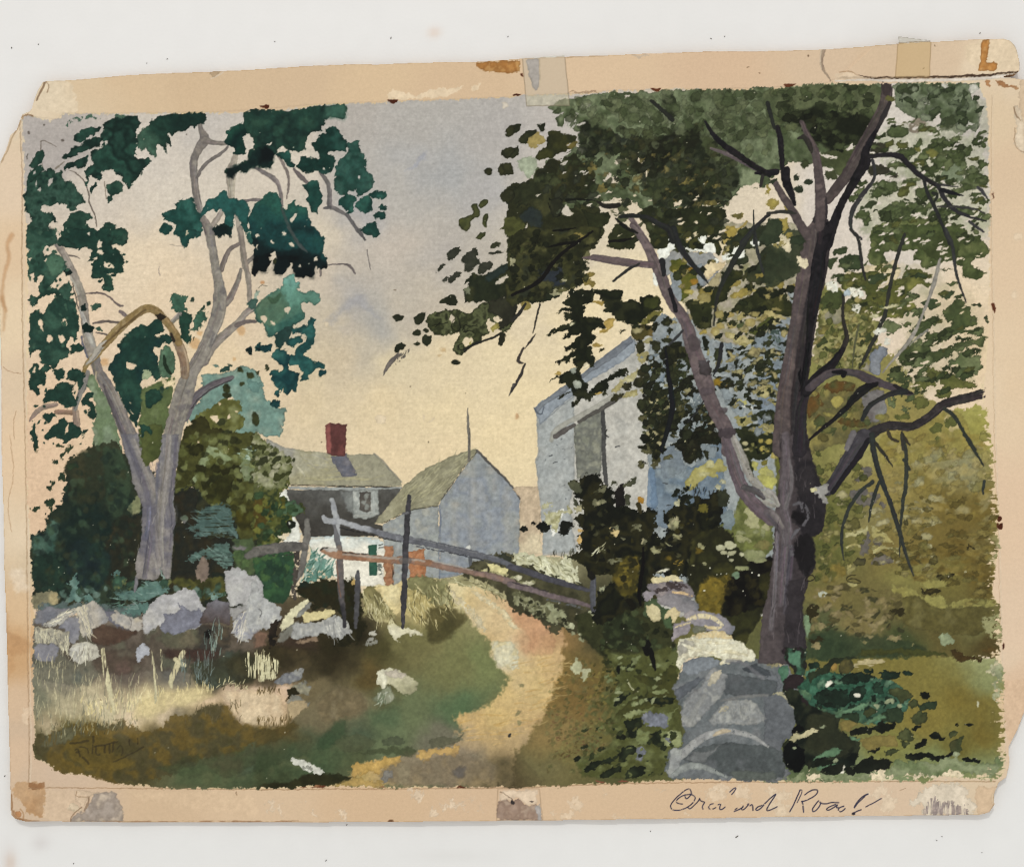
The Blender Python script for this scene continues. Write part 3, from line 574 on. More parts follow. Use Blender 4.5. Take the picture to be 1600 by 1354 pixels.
fill('b4', "1460,-30 1593,-60 1640,30 1640,110 1593,135 1520,100 1490,60", [(220, 206, 172), (206, 196, 168), (210, 192, 150)], sc=12, soft=1.2)
fill('c3', "0,1095 100,1115 180,1150 250,1230 270,1300 250,1360 120,1370 110,1250 0,1160", [(198, 148, 112), (190, 138, 102)], soft=3, a=.55)
blades('c4', "0,50 330,60 300,220 240,350 20,600 0,600", 60, (12, 34), 2, 8, [(214, 180, 124), (192, 150, 90), (186, 160, 110)], 8, a=.5)
blades('b4', "1230,420 1593,360 1593,600 1280,580", 40, (12, 34), 2, 6, [(210, 172, 112), (188, 146, 82), (196, 160, 104)], 10, a=.5)
dabs('c4', "55,220,18,9 40,400,22,8,-40 45,460,14,18", (132, 128, 92), soft=1, a=.7)
dabs('b4', "1582,540,12,14 1030,650,12,9", (60, 60, 58))
fill('b4', "595,720 680,690 900,665 890,710 760,750 700,760 640,800 600,810", [(190, 152, 88), (170, 136, 72)], jit=(5, 3), soft=1)
fill('b4', "1000,650 1060,620 1160,610 1270,600 1230,660 1100,660 1050,690", [(196, 158, 94), (180, 144, 92)], jit=(4, 3), soft=1)
fill('b4', "770,800 800,740 900,700 1050,690 1240,650 1380,650 1430,700 1500,720 1490,810 1400,850 1200,850 900,840", [(134, 122, 100), (122, 108, 88), (144, 124, 92)], soft=6, a=.7)
fill('b4', "765,795 800,750 860,760 840,800 800,830", (130, 124, 118), soft=1)
fill('b4', "1230,760 1260,720 1310,730 1290,810 1240,800", (96, 90, 88), soft=4, a=.8)
fill('b4', "1500,690 1593,660 1660,690 1800,840 1593,858 1510,850", [(74, 66, 42), (92, 80, 52), (66, 60, 38)], soft=9, a=.45)
fill('b4', "430,830 520,800 700,800 800,830 780,860 460,862", [(176, 144, 86), (150, 126, 72)], jit=(4, 3), soft=1)
# ================================================================ the tree on the left: trunk first, then leaves
BARK = 1.
GREYB = [(132, 122, 116), (118, 110, 108), (144, 134, 126)]
use('painted_tree', 'trunk a')
for s, w, c in (
    ("a1|430,900 480,920 530,970 550,1040 560,1120 590,1170 605,1250", [1, 2, 2, 2, 2, 1.5], (110, 98, 90)),
    ("a1|650,970 660,1080", 1.5, (150, 134, 120)), ("a1|350,755 255,705 255,780 265,880", [1, 2, 1.5, 1], (128, 116, 108)),
    ("a1|345,890 400,850", [3, 2], (140, 128, 118)), ("a1|170,830 175,800", 2, (110, 104, 98)),
    ("a1|1240,610 1255,660 1275,705 1240,760 1205,820 1200,880 1210,960 1215,1030 1235,1110 1250,1170", [5, 9, 17, 14, 12, 12, 12, 11, 10, 9], GREYB),
    ("a1|1270,712 1330,730 1410,730", [12, 8, 6], GREYB), ("a1|1418,755 1370,800 1300,840 1250,890 1225,945", [4, 5, 6, 6, 4], (116, 108, 106)),
    ("a1|1465,810 1442,880 1430,950 1438,1020 1440,1085", [9, 13, 13, 11, 9], [(172, 160, 148), (152, 140, 130)]), ("a1|1462,950 1450,1080", 3, (190, 176, 160)),
    ("a1|1262,1200 1300,1270 1312,1360", [11, 15, 14], GREYB), ("a1|1395,1120 1360,1190 1318,1245", [7, 8, 9], [(160, 148, 138), (140, 130, 122)]), ("a1|1468,1180 1490,1270 1500,1360", [6, 7, 7], [(160, 148, 138)]),
    ("b1|-5,885 60,920 120,960 150,1010 162,1120", [4, 7, 8, 6, 4], (122, 112, 112)), ("b1|118,780 160,840 200,920 205,990 190,1075", [3, 4, 5, 4, 2], (130, 118, 114)),
    ("b1|235,893 280,940 325,985", [3, 8, 5], (112, 102, 104)), ("b1|400,915 440,960 462,1040 455,1130 500,1142 550,1170", [5, 7, 7, 8, 6, 5], (112, 106, 106)),
    ("b1|455,1130 425,1135", [6, 4], (96, 92, 94)), ("b1|565,1175 610,1240 640,1290 682,1330", [6, 6, 5, 2], (98, 94, 96)),
    ("b1|-75,1090 0,1080 45,1088 85,1105", [4, 5, 5, 4], (120, 110, 110)),
    ("b2|440,215 500,210 560,210 590,225 615,270", [2, 2, 3, 5.5, 2], (112, 102, 102)), ("b2|640,0 660,30 680,65", [7, 4, 1], (92, 90, 92)), ("b2|690,118 700,180 712,242", 1.4, (118, 110, 112)), ("b2|402,240 405,282", [4, 3], (130, 118, 114)),
    ("a2|430,155 470,162 502,178", [2.6, 2, 1], (104, 94, 92)), ("a2|525,397 590,385 650,392 700,430 740,470 765,468", [2, 3.4, 2.2, 3, 4, 3], (112, 98, 96)),
    ("a2|750,505 780,530 812,546", [5, 6, 3], (118, 104, 104)), ("a2|580,580 650,563 750,577", [3, 5, 3], (108, 96, 92)), ("a2|600,635 660,645 690,662", [2, 3.4, 2], (100, 90, 88)),
    ("a2|180,1188 210,1140 260,1100 345,1085", [2, 8, 8, 7], [(150, 130, 120), (136, 116, 106)]), ("a2|350,1130 400,1128 445,1132", 8, [(132, 104, 88), (148, 120, 104)]), ("a2|465,1090 470,1150 475,1205", [7, 11, 12], [(138, 118, 108), (160, 138, 122)]),
    ("a2|540,885 520,970 490,1030 468,1110", [10, 10, 8, 6], [(134, 128, 124), (120, 114, 112)]),
    ("a2|1593,150 1550,190 1520,215", 6, GREYB), ("a2|1492,-10 1510,100 1520,200 1550,300 1556,440", [8, 9, 10, 9, 7], [(150, 138, 128), (130, 120, 114)]),
    ("a2|1500,240 1480,320 1440,410 1405,455", [5, 8, 10, 11], GREYB), ("a2|1490,80 1430,115 1400,170 1378,245", [5, 8, 8, 8], (124, 112, 108)),
    ("a2|1593,480 1540,500 1490,570 1430,620 1360,680 1300,740 1265,810", [9, 10, 11, 13, 14, 17, 18], [(150, 140, 130), (130, 120, 116)]), ("a2|1593,567 1540,565 1475,588", [4, 6, 8], (116, 104, 102)),
    ("a2|1445,915 1360,945 1280,985 1220,1030 1180,1090 1150,1160", [7, 11, 12, 14, 15, 16], [(112, 104, 108), (98, 92, 98)]), ("a2|1440,930 1330,975 1240,1040 1190,1110", 1.6, (66, 62, 66)),
    ("a2|1300,-20 1320,100 1340,230 1362,330 1372,420 1360,520 1320,620 1280,720 1235,810 1190,880 1155,970 1125,1080 1085,1200 1060,1354", [12, 13, 14, 16, 22, 22, 21, 20, 21, 24, 30, 32, 29, 28], [(128, 120, 116), (140, 132, 124), (112, 106, 106)]),
    ("a2|1075,640 1110,700 1135,770 1150,830 1150,900", [11, 14, 15, 15, 13], [(136, 110, 88), (144, 128, 112)]), ("a2|1060,580 1100,540 1130,510", [5, 8, 9], (136, 128, 122)),
    ("a2|305,-10 340,60 400,150 440,230 480,320 510,400 525,480 530,560 548,650 565,730 590,800", [7, 9, 11, 12, 12, 13, 14, 13, 17, 18, 17], [(152, 142, 132), (132, 122, 116)]),
    ("a2|590,800 605,870 640,930 700,1030 750,1150 800,1270 835,1380", [15, 16, 18, 20, 23, 26, 28], [(136, 124, 116), (116, 110, 110), (128, 118, 112)]),
    ("a2|640,960 690,1080 740,1200 790,1310", [3, 6, 7, 8], (92, 86, 90)), ("a2|440,290 470,340 490,400", [3, 4, 3], (178, 170, 160)), ("a2|500,500 525,545 545,640 580,710", [5, 6, 9, 8], [(176, 170, 164), (150, 144, 140)]),
    ("a2|510,660 520,720 545,790", [3, 4, 3], (108, 106, 118)), ("a2|455,330 470,400 490,490", 2, (100, 90, 86)),
    ("a2|515,895 530,840 600,770 660,700 740,610 830,530 900,485 950,485 1000,525 1055,590 1095,650 1112,700", [5, 8, 11, 13, 14, 14, 13, 14, 13, 12, 13, 12], [(148, 124, 86), (134, 110, 70), (156, 134, 100)]),
    ("a2|540,830 580,790 630,720 660,690", [4, 9, 10, 5], [(176, 168, 158), (156, 148, 138)]),
    ("a2|640,720 740,625 840,540 905,495", [3, 3, 4, 2], (112, 90, 58)), ("a2|600,880 590,920 610,950", 2, (186, 168, 140))):
    t, q = s.split('|'); stroke(t, q, w, c)
fill('a3', "750,-10 862,-10 900,130 968,275 985,150 1005,-10 1112,-10 1108,180 1090,270 1080,420 1098,490 1095,540 1080,600 1075,700 1060,890 1025,892 1008,840 985,885 960,905 840,892 845,790 880,640 885,450 868,400 825,290 795,150", [(118, 114, 120), (130, 124, 124), (106, 102, 112), (140, 132, 130)], smooth=0, g=(205, 700, 280, 880), jit=(1.2, .9))
for q, w, c in (("775,0 850,180 930,400 935,640 900,880", [6, 9, 8, 8, 8], (96, 92, 104)), ("830,30 890,180 960,330 1000,420", [8, 10, 9, 9], (146, 138, 132)), ("1050,0 1040,200 1010,400 990,600 1000,800", [10, 12, 14, 14, 12], (142, 134, 130)), ("1095,20 1085,250 1060,420 1080,520 1060,700", [5, 6, 8, 5, 5], (104, 100, 112)), ("985,180 980,300 975,420", [6, 5, 3], (98, 98, 116)), ("910,580 915,620", [8, 7], (86, 86, 100)), ("930,450 925,560 905,640", [6, 5, 8], (104, 102, 122)), ("980,480 975,560 985,640", 1.6, (92, 88, 92)), ("1095,440 1105,480 1095,530", 2.5, (84, 80, 84))):
    stroke('a3', q, w, c, a=.6, soft=2, setid=False)
blades('a3', "850,0 1100,0 1080,880 850,880 880,450", 90, (8, 26), 1.4, 88, [(150, 142, 138), (96, 92, 100), (126, 118, 118), (160, 152, 146)], 8, a=.5)
fill('a3', "1005,815 1018,850 1030,885 1005,890", (140, 156, 150))
stroke('a3', "850,890 845,930 840,970", [4, 7, 3], (120, 116, 122))
BARK = 0
use('painted_tree', 'crown a')
DG = [(28, 58, 49), (38, 74, 62), (20, 44, 38), (34, 66, 56)]; MG = [(40, 72, 59), (54, 86, 72), (30, 60, 50)]; TG = [(36, 84, 77), (26, 68, 62), (46, 94, 86)]; BK = [(14, 30, 31), (18, 40, 38), (10, 20, 22)]
W = dict(edge=.2, grain=.16)
fill('a1', "632,610 690,580 760,560 800,555 860,560 876,600 868,632 838,660 842,690 860,715 850,760 846,790 835,820 880,830 935,815 942,840 915,865 890,910 850,950 825,965 812,1010 795,1015 780,985 755,965 765,940 720,920 695,900 650,895 625,905 630,935 618,965 585,950 555,935 545,965 528,930 530,900 565,870 580,850 565,820 575,780 620,765 640,735 625,700 640,660", DG, **W)
fill('a1', "850,690 880,655 910,620 950,585 1000,560 1060,545 1130,540 1190,535 1240,538 1285,545 1292,580 1280,605 1240,615 1215,640 1190,625 1150,645 1110,655 1075,690 1050,670 1040,700 1060,735 1058,755 1035,735 1030,760 1038,790 1020,785 1005,755 985,735 970,745 978,790 968,825 945,800 920,780 915,755 880,775 855,755", [(66, 96, 80), (50, 80, 66), (30, 60, 50), (22, 48, 42)], g=(213, 210, 275, 190), **W)
fills('a1', "455,695 500,650 560,635 625,630 620,655 580,680 545,700 500,735 470,725;400,800 450,765 520,730 570,700 620,690 640,700 620,750 580,765 550,770 500,790 450,810 400,835 390,820;560,1010 595,975 600,1000 585,1035 560,1045;525,970 550,960 552,995 535,1000;400,890 430,850 480,845 520,815 548,815 550,850 520,880 490,890 470,870 440,890 405,905", DG, **W)
fills('a1', "410,600 460,565 520,558 580,562 630,570 620,582 560,578 530,590 515,600 480,592 450,595 430,620 420,640 412,620;705,560 760,552 810,554 780,572 720,575", (74, 102, 86), dry=('x', .38))
fill('a1', "170,1000 165,950 200,910 230,890 270,905 310,885 335,890 345,920 385,905 395,940 410,970 450,975 480,1020 520,1060 535,1100 490,1110 470,1140 440,1160 420,1130 380,1110 345,1115 310,1120 270,1120 260,1140 285,1165 330,1165 355,1200 360,1230 330,1215 305,1220 300,1260 285,1275 330,1320 345,1370 160,1370 160,1250 200,1215 190,1180 150,1140 145,1080 155,1040", [(30, 58, 48), (52, 82, 70), (40, 70, 58), (22, 48, 42)], sc=12, **W)
fills('a1', "180,870 210,820 255,770 280,800 265,840 225,870 230,895 200,890;270,870 275,900 240,930 215,960 190,980 168,940 200,900 240,880;440,1160 500,1150 560,1165 575,1200 530,1220 545,1255 590,1275 600,1310 560,1340 560,1380 365,1380 370,1330 400,1290 395,1240 420,1200;650,1240 690,1220 720,1230 715,1260 760,1260 795,1290 795,1370 600,1370 560,1330 600,1300 630,1300 625,1270;655,1000 690,980 730,975 765,990 760,1030 730,1045 705,1050 700,1085 685,1105 665,1090 670,1060 690,1045 665,1030", [(48, 80, 66), (30, 60, 50), (40, 72, 60)], **W)
holes('a1', "295,960 330,945 320,985 300,1000;200,930 215,905 225,930;230,1020 250,1005 250,1030;645,720 660,710 670,730 650,740;220,980 235,960 225,1010;660,1280 690,1265 695,1285 665,1310;625,1310 650,1305 640,1330")
fill('a1', "1010,1165 1040,1148 1080,1150 1090,1110 1140,1080 1195,1068 1215,1100 1225,1150 1250,1165 1245,1200 1255,1240 1260,1285 1230,1330 1205,1310 1170,1320 1150,1374 1140,1380 1120,1310 1085,1290 1095,1245 1060,1230 1020,1210", TG, **W)
fill('a1', "995,1275 1010,1235 1045,1230 1075,1245 1060,1275 1045,1310 1015,1290", TG, **W)
fill('a2', "1090,0 1255,0 1240,40 1210,30 1180,55 1150,105 1125,85 1130,45 1095,30", [(24, 66, 60), (34, 78, 72)], **W)
fill('a2', "1155,0 1170,0 1165,35 1158,38", (216, 198, 170))
fill('a1', "1235,1180 1260,1130 1300,1085 1350,1055 1390,1025 1410,1040 1420,1075 1460,1080 1520,1090 1545,1110 1555,1170 1550,1250 1545,1290 1520,1280 1500,1240 1475,1190 1460,1175 1450,1220 1445,1270 1430,1310 1400,1290 1390,1240 1395,1200 1390,1160 1380,1130 1350,1165 1330,1140 1300,1150 1270,1180 1250,1190", [(28, 74, 70), (36, 86, 82), (20, 56, 54)], **W)
fill('a1', "1325,1270 1355,1230 1395,1235 1440,1270 1435,1310 1430,1330 1400,1295 1370,1325 1340,1300", BK)
fill('a2', "1330,0 1345,30 1375,50 1400,20 1430,35 1445,0 1440,-30 1340,-40", BK)
fills('a1', "1540,1290 1593,1255 1593,1374 1535,1340", TG, **W)
fills('a2', "1518,5 1560,-20 1610,-20 1610,88 1560,90 1535,50", TG, **W)
stroke('a2', "1525,20 1560,5 1593,30", 1, (200, 190, 170))
fill('b1', "-80,525 60,515 200,530 340,500 480,488 555,482 558,590 520,585 490,570 430,583 420,610 405,640 420,655 350,660 315,690 303,720 310,760 300,785 270,795 230,780 190,760 160,750 130,775 110,800 105,845 90,890 50,880 0,870 -40,890 -65,915 -130,910 -150,950 -165,950 -195,915 -185,885 -135,880 -110,860 -50,830 -60,800 -40,770 -10,760 -20,690 -70,680 -85,640 -80,580", [(44, 76, 62), (32, 64, 54), (24, 50, 44), (38, 70, 58)], **W)
fill('b1', "430,583 490,570 520,585 558,590 555,482 480,488 430,500", [(56, 92, 78), (66, 104, 90)], soft=5, a=.8)
fill('b1', "-190,915 -150,880 -60,850 -30,800 0,760 60,740 105,760 125,790 105,840 90,888 40,880 -40,885 -65,915 -130,910 -150,950", BK, soft=4)
fill('a1', "1400,665 1440,635 1490,610 1520,615 1540,670 1530,690 1520,690 1510,720 1530,760 1535,790 1490,810 1450,810 1465,780 1450,755 1415,745 1395,720 1415,690", [(30, 74, 62), (14, 40, 38), (20, 56, 48)], g=(355, 195, 370, 240), **W)
fill('b1', "430,640 470,618 510,650 540,700 565,735 560,785 500,780 465,790 450,805 480,820 495,870 480,905 440,930 410,920 370,895 320,915 280,895 245,880 270,850 280,815 330,820 380,835 400,820 395,790 360,760 345,735 375,710 400,690 435,670", [(30, 66, 58), (18, 50, 44), (36, 74, 66)], **W)
fill('b1', "500,860 560,810 580,780 560,735 600,718 645,715 650,785 670,795 685,870 683,915 725,925 728,970 720,1015 660,1045 625,1065 618,1010 570,1040 520,1060 490,1020 485,960 495,900", [(58, 96, 86), (32, 68, 60), (44, 82, 74), (52, 90, 80)], **W)
fills('b1', "150,790 200,780 220,810 215,840 245,860 235,890 200,880 180,850 150,830 130,810;290,1000 330,965 380,960 400,990 395,1020 415,1050 410,1100 385,1120 385,1160 340,1155 330,1110 310,1080 325,1050 320,1030;515,1090 560,1050 610,1050 620,1090 605,1110 610,1160 580,1170 565,1150 550,1130 520,1120;615,1100 650,1070 700,1060 720,1090 730,1150 690,1165 650,1150 615,1130;700,1050 740,1025 800,1022 805,1070 785,1085 750,1075 720,1070;750,1130 780,1105 812,1120 805,1150 775,1150;725,1190 760,1160 800,1155 810,1190 780,1205;650,1270 690,1230 740,1222 775,1270 770,1300 740,1320 720,1300 670,1295", [(32, 74, 66), (24, 62, 56), (44, 90, 80)], **W)
holes('b1', "68,735 105,730 100,745 75,742;635,930 655,935 650,955 638,950;415,900 420,885 440,900")
fill('b2', "-60,-60 -20,-130 10,-180 60,-220 110,-245 135,-240 145,-190 160,-150 195,-135 195,-165 240,-185 255,-150 310,-150 325,-110 345,-55 335,-30 380,-10 415,40 430,95 420,140 440,185 435,240 390,235 365,220 365,250 355,300 310,285 270,292 240,268 225,230 232,205 212,190 205,230 165,275 125,275 110,245 118,215 105,140 85,160 100,200 70,240 60,268 40,262 20,255 -20,280 -20,200 -15,80 -30,0", [(38, 86, 76), (30, 76, 72), (24, 66, 66), (14, 32, 34), (8, 15, 17)], g=(450, 310, 455, 436), **W)
fills('b2', "-25,170 40,150 90,185 70,240 60,268 20,255 -20,280;110,245 118,190 150,150 220,170 212,195 165,275 125,275;238,268 228,215 300,170 362,195 365,250 355,300 310,285 270,292", (11, 22, 24), soft=5, a=.7)
stroke('b2', "200,-20 250,60 285,110 318,135", [4, 5, 5, 2], (78, 84, 84), a=.85, setid=False); stroke('b1', "160,1135 200,1240 245,1340", [5, 5, 4], (66, 78, 76), a=.8, setid=False)
holes('b2', "-5,30 10,15 28,38 0,48;90,58 106,53 110,80 95,86;165,20 185,8 188,30 168,40;202,85 225,73 247,90 238,102 215,98;0,80 20,90 5,122;352,183 382,158 378,185 360,193;92,150 112,130 130,165 108,185;262,212 278,208 276,225")
holes('b1', "210,1210 235,1165 255,1165 245,1195 220,1225;165,1290 185,1282 190,1295 170,1305")
fill('b2', "105,185 130,180 135,205 115,212", (50, 54, 30))
fill('b2', "160,365 165,310 200,272 238,272 242,302 278,330 262,372 300,388 340,375 385,390 402,425 385,455 340,458 300,450 272,462 285,485 310,515 300,552 265,580 225,600 218,640 190,660 150,650 140,630 130,650 105,665 70,655 50,620 60,600 45,570 20,580 0,545 -10,500 10,470 30,445 60,410 100,390 130,365", [(106, 152, 142), (92, 134, 120), (74, 112, 98), (50, 92, 84)], g=(455, 435, 440, 520), edge=.24)
fill('b2', "0,545 -10,500 30,445 80,400 150,370 180,400 205,470 180,540 130,580 60,590", [(94, 116, 92), (76, 106, 88)], soft=2.5, a=.75)
stroke('b2', "80,420 110,450 150,400", [5, 8, 5], (58, 84, 62), soft=2, a=.8)
fill('b2', "120,650 190,600 225,600 215,660 240,700 205,720 180,690 165,725 135,730 112,700", [(40, 66, 62), (30, 60, 56)], soft=1.2)
fill('b2', "232,610 260,600 300,590 325,600 318,560 340,538 365,550 362,590 365,640 373,690 345,730 310,760 300,785 340,795 355,820 400,815 425,830 422,862 390,865 350,885 325,900 330,930 305,940 280,930 285,900 300,880 270,860 260,840 215,835 205,800 215,780 240,765 260,730 300,700 312,670 300,645 285,650 290,690 260,702 235,725 205,715 190,690 230,665 275,660 290,640 255,640 235,655 222,640", [(36, 88, 86), (28, 72, 72), (46, 100, 96)], **W)
fills('b2', "385,880 410,865 435,875 435,900 410,912 390,905;95,790 110,750 150,740 190,738 210,770 205,800 200,850 215,880 265,880 275,900 260,930 255,1000 235,1008 215,980 195,1022 175,1000 175,985 150,1005 140,1035 112,1030 118,1000 140,990 100,930 115,910 90,890 95,870 130,860 160,875 170,850 140,820;90,1080 110,1050 145,1055 148,1085 115,1105;0,710 30,695 50,715 90,700 108,715 95,745 60,765 20,745 -10,740", [(36, 84, 82), (20, 60, 64), (46, 96, 92)], **W)
holes('b2', "183,485 205,475 220,495 200,514 180,502;88,560 120,568 130,588 105,592;25,540 60,530 65,560 48,582 30,560;210,845 260,840 262,870 220,875", lay_=SKYC)
fills('b2', "50,870 60,835 80,838 88,865 65,885;-5,880 20,870 20,900 0,915", (62, 66, 44))
stroke('b2', "0,380 30,340 70,345", 1, (80, 78, 66), dry=('x', .4))
fills('a2', "1535,745 1550,728 1575,735 1572,770 1550,772;1590,730 1610,725 1610,750", (16, 36, 36)); dabs('a2', "1590,185,10,18 1585,255,16,26", (10, 16, 18))
fill('a2', "1535,455 1560,430 1600,430 1600,492 1555,490", (64, 92, 84))
fill('a2', "1580,390 1610,370 1610,430 1585,430", (130, 160, 152), a=.7)
# left column of leaves
fill('a2', "165,-10 350,-10 355,60 380,90 330,85 290,85 270,120 275,160 300,150 340,140 380,165 410,210 420,240 395,265 350,300 330,330 305,360 360,370 400,340 430,320 445,350 440,410 415,460 380,430 340,400 300,400 270,420 240,430 225,460 190,470 180,440 185,400 205,395 230,420 250,390 245,340 270,280 240,290 230,330 210,310 215,270 175,275 165,230 165,150 185,130 160,90", MG, **W)
fill('a2', "285,200 300,165 340,140 385,165 410,210 395,260 350,285 310,280", [(78, 110, 90), (62, 94, 76)], soft=1)
fill('a2', "270,520 300,460 340,430 380,405 430,440 460,435 480,470 485,520 490,570 500,620 480,650 470,700 440,660 410,720 430,750 420,790 390,790 350,830 320,870 300,840 250,830 240,780 255,740 200,760 185,800 180,740 175,690 180,620 185,560 195,515 230,500 255,520", [(44, 77, 63), (34, 64, 54), (52, 84, 70)], **W)
fills('a2', "185,880 215,825 240,835 235,870 265,860 285,910 280,950 240,960 240,1020 225,1030 210,1000 180,990 180,930;415,880 450,855 500,870 520,900 515,960 490,980 460,1000 440,970 480,940 440,930 405,925;330,870 380,850 400,880 390,930 350,925;260,1050 290,1000 340,980 380,940 420,945 455,960 445,1010 470,1040 480,1080 430,1110 380,1080 350,1060 300,1075 260,1075;250,1155 290,1130 340,1130 355,1155 320,1170 295,1190 265,1180;275,1290 300,1240 330,1210 380,1180 400,1165 420,1195 450,1205 490,1230 510,1260 490,1300 440,1300 400,1320 380,1290 340,1290 300,1300;505,1060 540,1010 585,1000 580,1040 550,1060 580,1080 595,1140 585,1180 550,1170 530,1140 560,1110 530,1090 510,1090;185,1260 205,1215 225,1215 220,1260 240,1290 235,1350 215,1350 210,1300;510,1250 540,1230 550,1250 520,1280;250,860 300,830 330,850 300,890 260,900;440,720 500,700 520,740 480,760 440,775", [(38, 68, 57), (30, 60, 50), (46, 78, 64)], **W)
fill('a2', "375,-10 795,-10 795,75 755,60 700,50 690,90 740,130 735,150 770,170 770,265 730,270 700,265 685,290 700,320 700,360 680,385 640,375 640,345 660,320 650,300 610,295 570,300 580,250 570,210 600,195 605,170 545,190 550,170 575,130 550,125 530,100 495,135 490,110 420,60 380,40", [(40, 74, 60), (30, 62, 52), (24, 54, 46)], **W)
holes('a2', "235,555 255,545 275,590 270,625 250,600 240,585;385,555 410,550 420,590 395,595 385,575;290,670 325,650 330,680 310,700 295,690;365,640 410,670 390,700 370,690;300,420 330,430 310,460;625,110 650,140 640,150 600,140;650,190 690,200 710,230 670,240 650,220;610,60 640,70 630,120 610,110;660,260 720,265 690,280;200,850 222,840 215,880 200,880;270,190 290,170 285,200;180,170 200,165 190,190;540,20 560,10 560,40;455,970 480,940 485,1000 470,1040;400,1240 425,1200 420,1260 405,1270")
fills('a2', "565,470 600,455 635,465 630,480 605,490 600,500 575,495;590,610 630,595 640,625 610,630;535,968 548,960 550,975;760,30 795,20 800,60 770,70", (54, 84, 70))
fills('a2', "400,260 425,235 455,250 440,275 415,280;495,465 535,455 545,500 510,500;510,590 550,572 585,610 570,640 520,640", (16, 38, 33))
scatter('a2', "165,0 480,0 480,700 170,800", 46, (2, 4.5), (.4, .8), -50, [(36, 66, 55), (60, 92, 76)], 40)
scatter('a2', "180,860 540,860 560,1320 200,1340", 40, (1.5, 4), (.4, .8), -40, [(36, 66, 55), (44, 76, 64)], 40)
scatter('a2', "560,0 790,0 780,260 640,380 560,300", 26, (1.5, 3.5), (.5, .9), -40, [(36, 66, 55), (26, 56, 48)], 40)
fill('a2', "730,710 760,680 820,620 880,580 920,600 950,560 990,545 1030,600 1020,630 960,640 985,660 1040,640 1075,660 1070,690 1010,710 1000,730 960,720 950,760 980,780 985,830 1000,870 990,920 960,940 940,900 890,910 870,960 900,1000 900,1060 880,1110 860,1180 840,1220 800,1150 770,1090 740,1030 715,970 700,900 660,860 700,820 710,780 750,760", [(38, 72, 60), (28, 60, 52), (24, 54, 52)], **W)
holes('a2', "790,815 830,830 852,850 810,860 788,855;800,1070 818,1075 812,1085;800,1110 832,1140 830,1150")
fill('a2', "880,990 930,960 1000,940 1080,910 1090,960 1060,1060 1030,1200 1000,1300 970,1354 880,1354 860,1220 880,1120", [(108, 118, 84), (92, 104, 64), (78, 92, 56)], soft=1)
fill('a2', "860,1240 960,1200 1020,1210 1000,1400 900,1480 870,1354", [(84, 90, 48), (70, 78, 40)], soft=1)
fill('a2', "990,760 1030,710 1060,720 1090,780 1090,860 1060,900 1010,920 985,850", [(104, 126, 104), (76, 104, 82)], **W)
stroke('a2', "1018,780 1028,850 1060,892", [4, 7, 4], (32, 50, 34))
fills('a2', "1050,460 1065,410 1090,385 1130,400 1170,420 1160,460 1150,500 1110,510 1065,490;1225,520 1260,490 1280,510 1270,560 1240,600 1220,630 1195,610 1210,560", [(72, 106, 88), (54, 88, 72)], jit=(3, 3), **W)
fills('a2', "1110,540 1140,490 1180,520 1190,560 1180,600 1185,680 1160,710 1130,680 1120,620;900,1000 1000,990 1010,1020 985,1070 930,1110 900,1090;870,1210 900,1200 950,1240 940,1265 900,1250 885,1290 870,1280;1185,650 1205,660 1195,690", [(28, 60, 49), (36, 70, 57)], **W)
dabs('a2', "1200,425,14,18 1290,455,12,14,-40 1180,440,18,10 1270,485,10,14", (40, 66, 54), dry=('x', .4))
scatter('a2', "1000,940 1060,960 1030,1010 980,1010", 10, (1.5, 3), (.5, .9), 0, [(40, 66, 54), (60, 84, 64)])
fill('a2', "1010,905 1040,940 1085,905 1080,960 1040,970 1005,950", (220, 196, 158), jit=(3, 3))
fill('a2', "880,900 920,865 940,885 920,920 880,930", (150, 160, 128), jit=(3, 3))
fill('a2', "965,530 1000,510 1030,540 1000,560", (48, 40, 30)); stroke('a2', "1065,645 1085,690", 4, (48, 40, 32))
use('painted_bush', 'b')
fill('b3', "-10,-30 60,50 160,110 245,150 200,260 190,330 130,370 200,410 300,440 310,480 220,520 210,590 140,620 170,660 80,700 -10,690", [(112, 114, 64), (82, 86, 38), (52, 62, 36), (96, 98, 50)], sc=12, jit=(4, 3), edge=.15)
fill('b3', "-10,-30 60,60 130,80 170,140 230,160 190,260 190,330 60,340 -10,300", [(152, 150, 122), (120, 122, 84), (100, 104, 66)], sc=12, jit=(4, 3))
scatter('b3', "0,20 150,100 230,160 190,300 0,340", 40, (2.5, 7), (.5, .9), -25, [(150, 148, 120), (66, 70, 34), (92, 96, 56), (168, 164, 136)])
dabs('b3', "130,145,36,18,-30 235,155,10,12 40,165,40,20,-40 110,120,24,12", (58, 62, 36))
fill('b3', "-10,380 60,390 90,470 40,600 -10,610", [(72, 60, 22), (90, 74, 30)], soft=2)
fill('b3', "80,430 140,440 130,470 90,460", (34, 56, 38)); fill('b3', "150,400 240,410 310,460 250,500 160,490", [(86, 110, 84), (70, 96, 70)], soft=1)
scatter('b3', "0,360 180,400 260,460 200,600 0,690", 55, (2, 7), (.6, 1), 0, [(112, 112, 48), (44, 62, 36), (84, 80, 30), (60, 82, 52)], 60, soft=1)
fill('b3', "-10,690 120,680 240,740 240,900 180,1050 50,1030 -10,910", [(44, 72, 50), (56, 90, 56), (36, 60, 46)], soft=1.2)
scatter('b3', "0,700 220,740 230,900 150,1040 0,900", 45, (3, 9), (.6, 1), 60, [(52, 88, 60), (36, 60, 46), (74, 104, 60), (46, 74, 56)], 40, soft=1.4, a=.8)
dabs('b3', "215,555,30,26", (28, 34, 24)); dabs('b3', "212,550,8,8", (226, 222, 212))
fill('b3', "135,618 170,620 195,640 180,660 150,640", (232, 214, 186))
use('painted_bush', 'c')
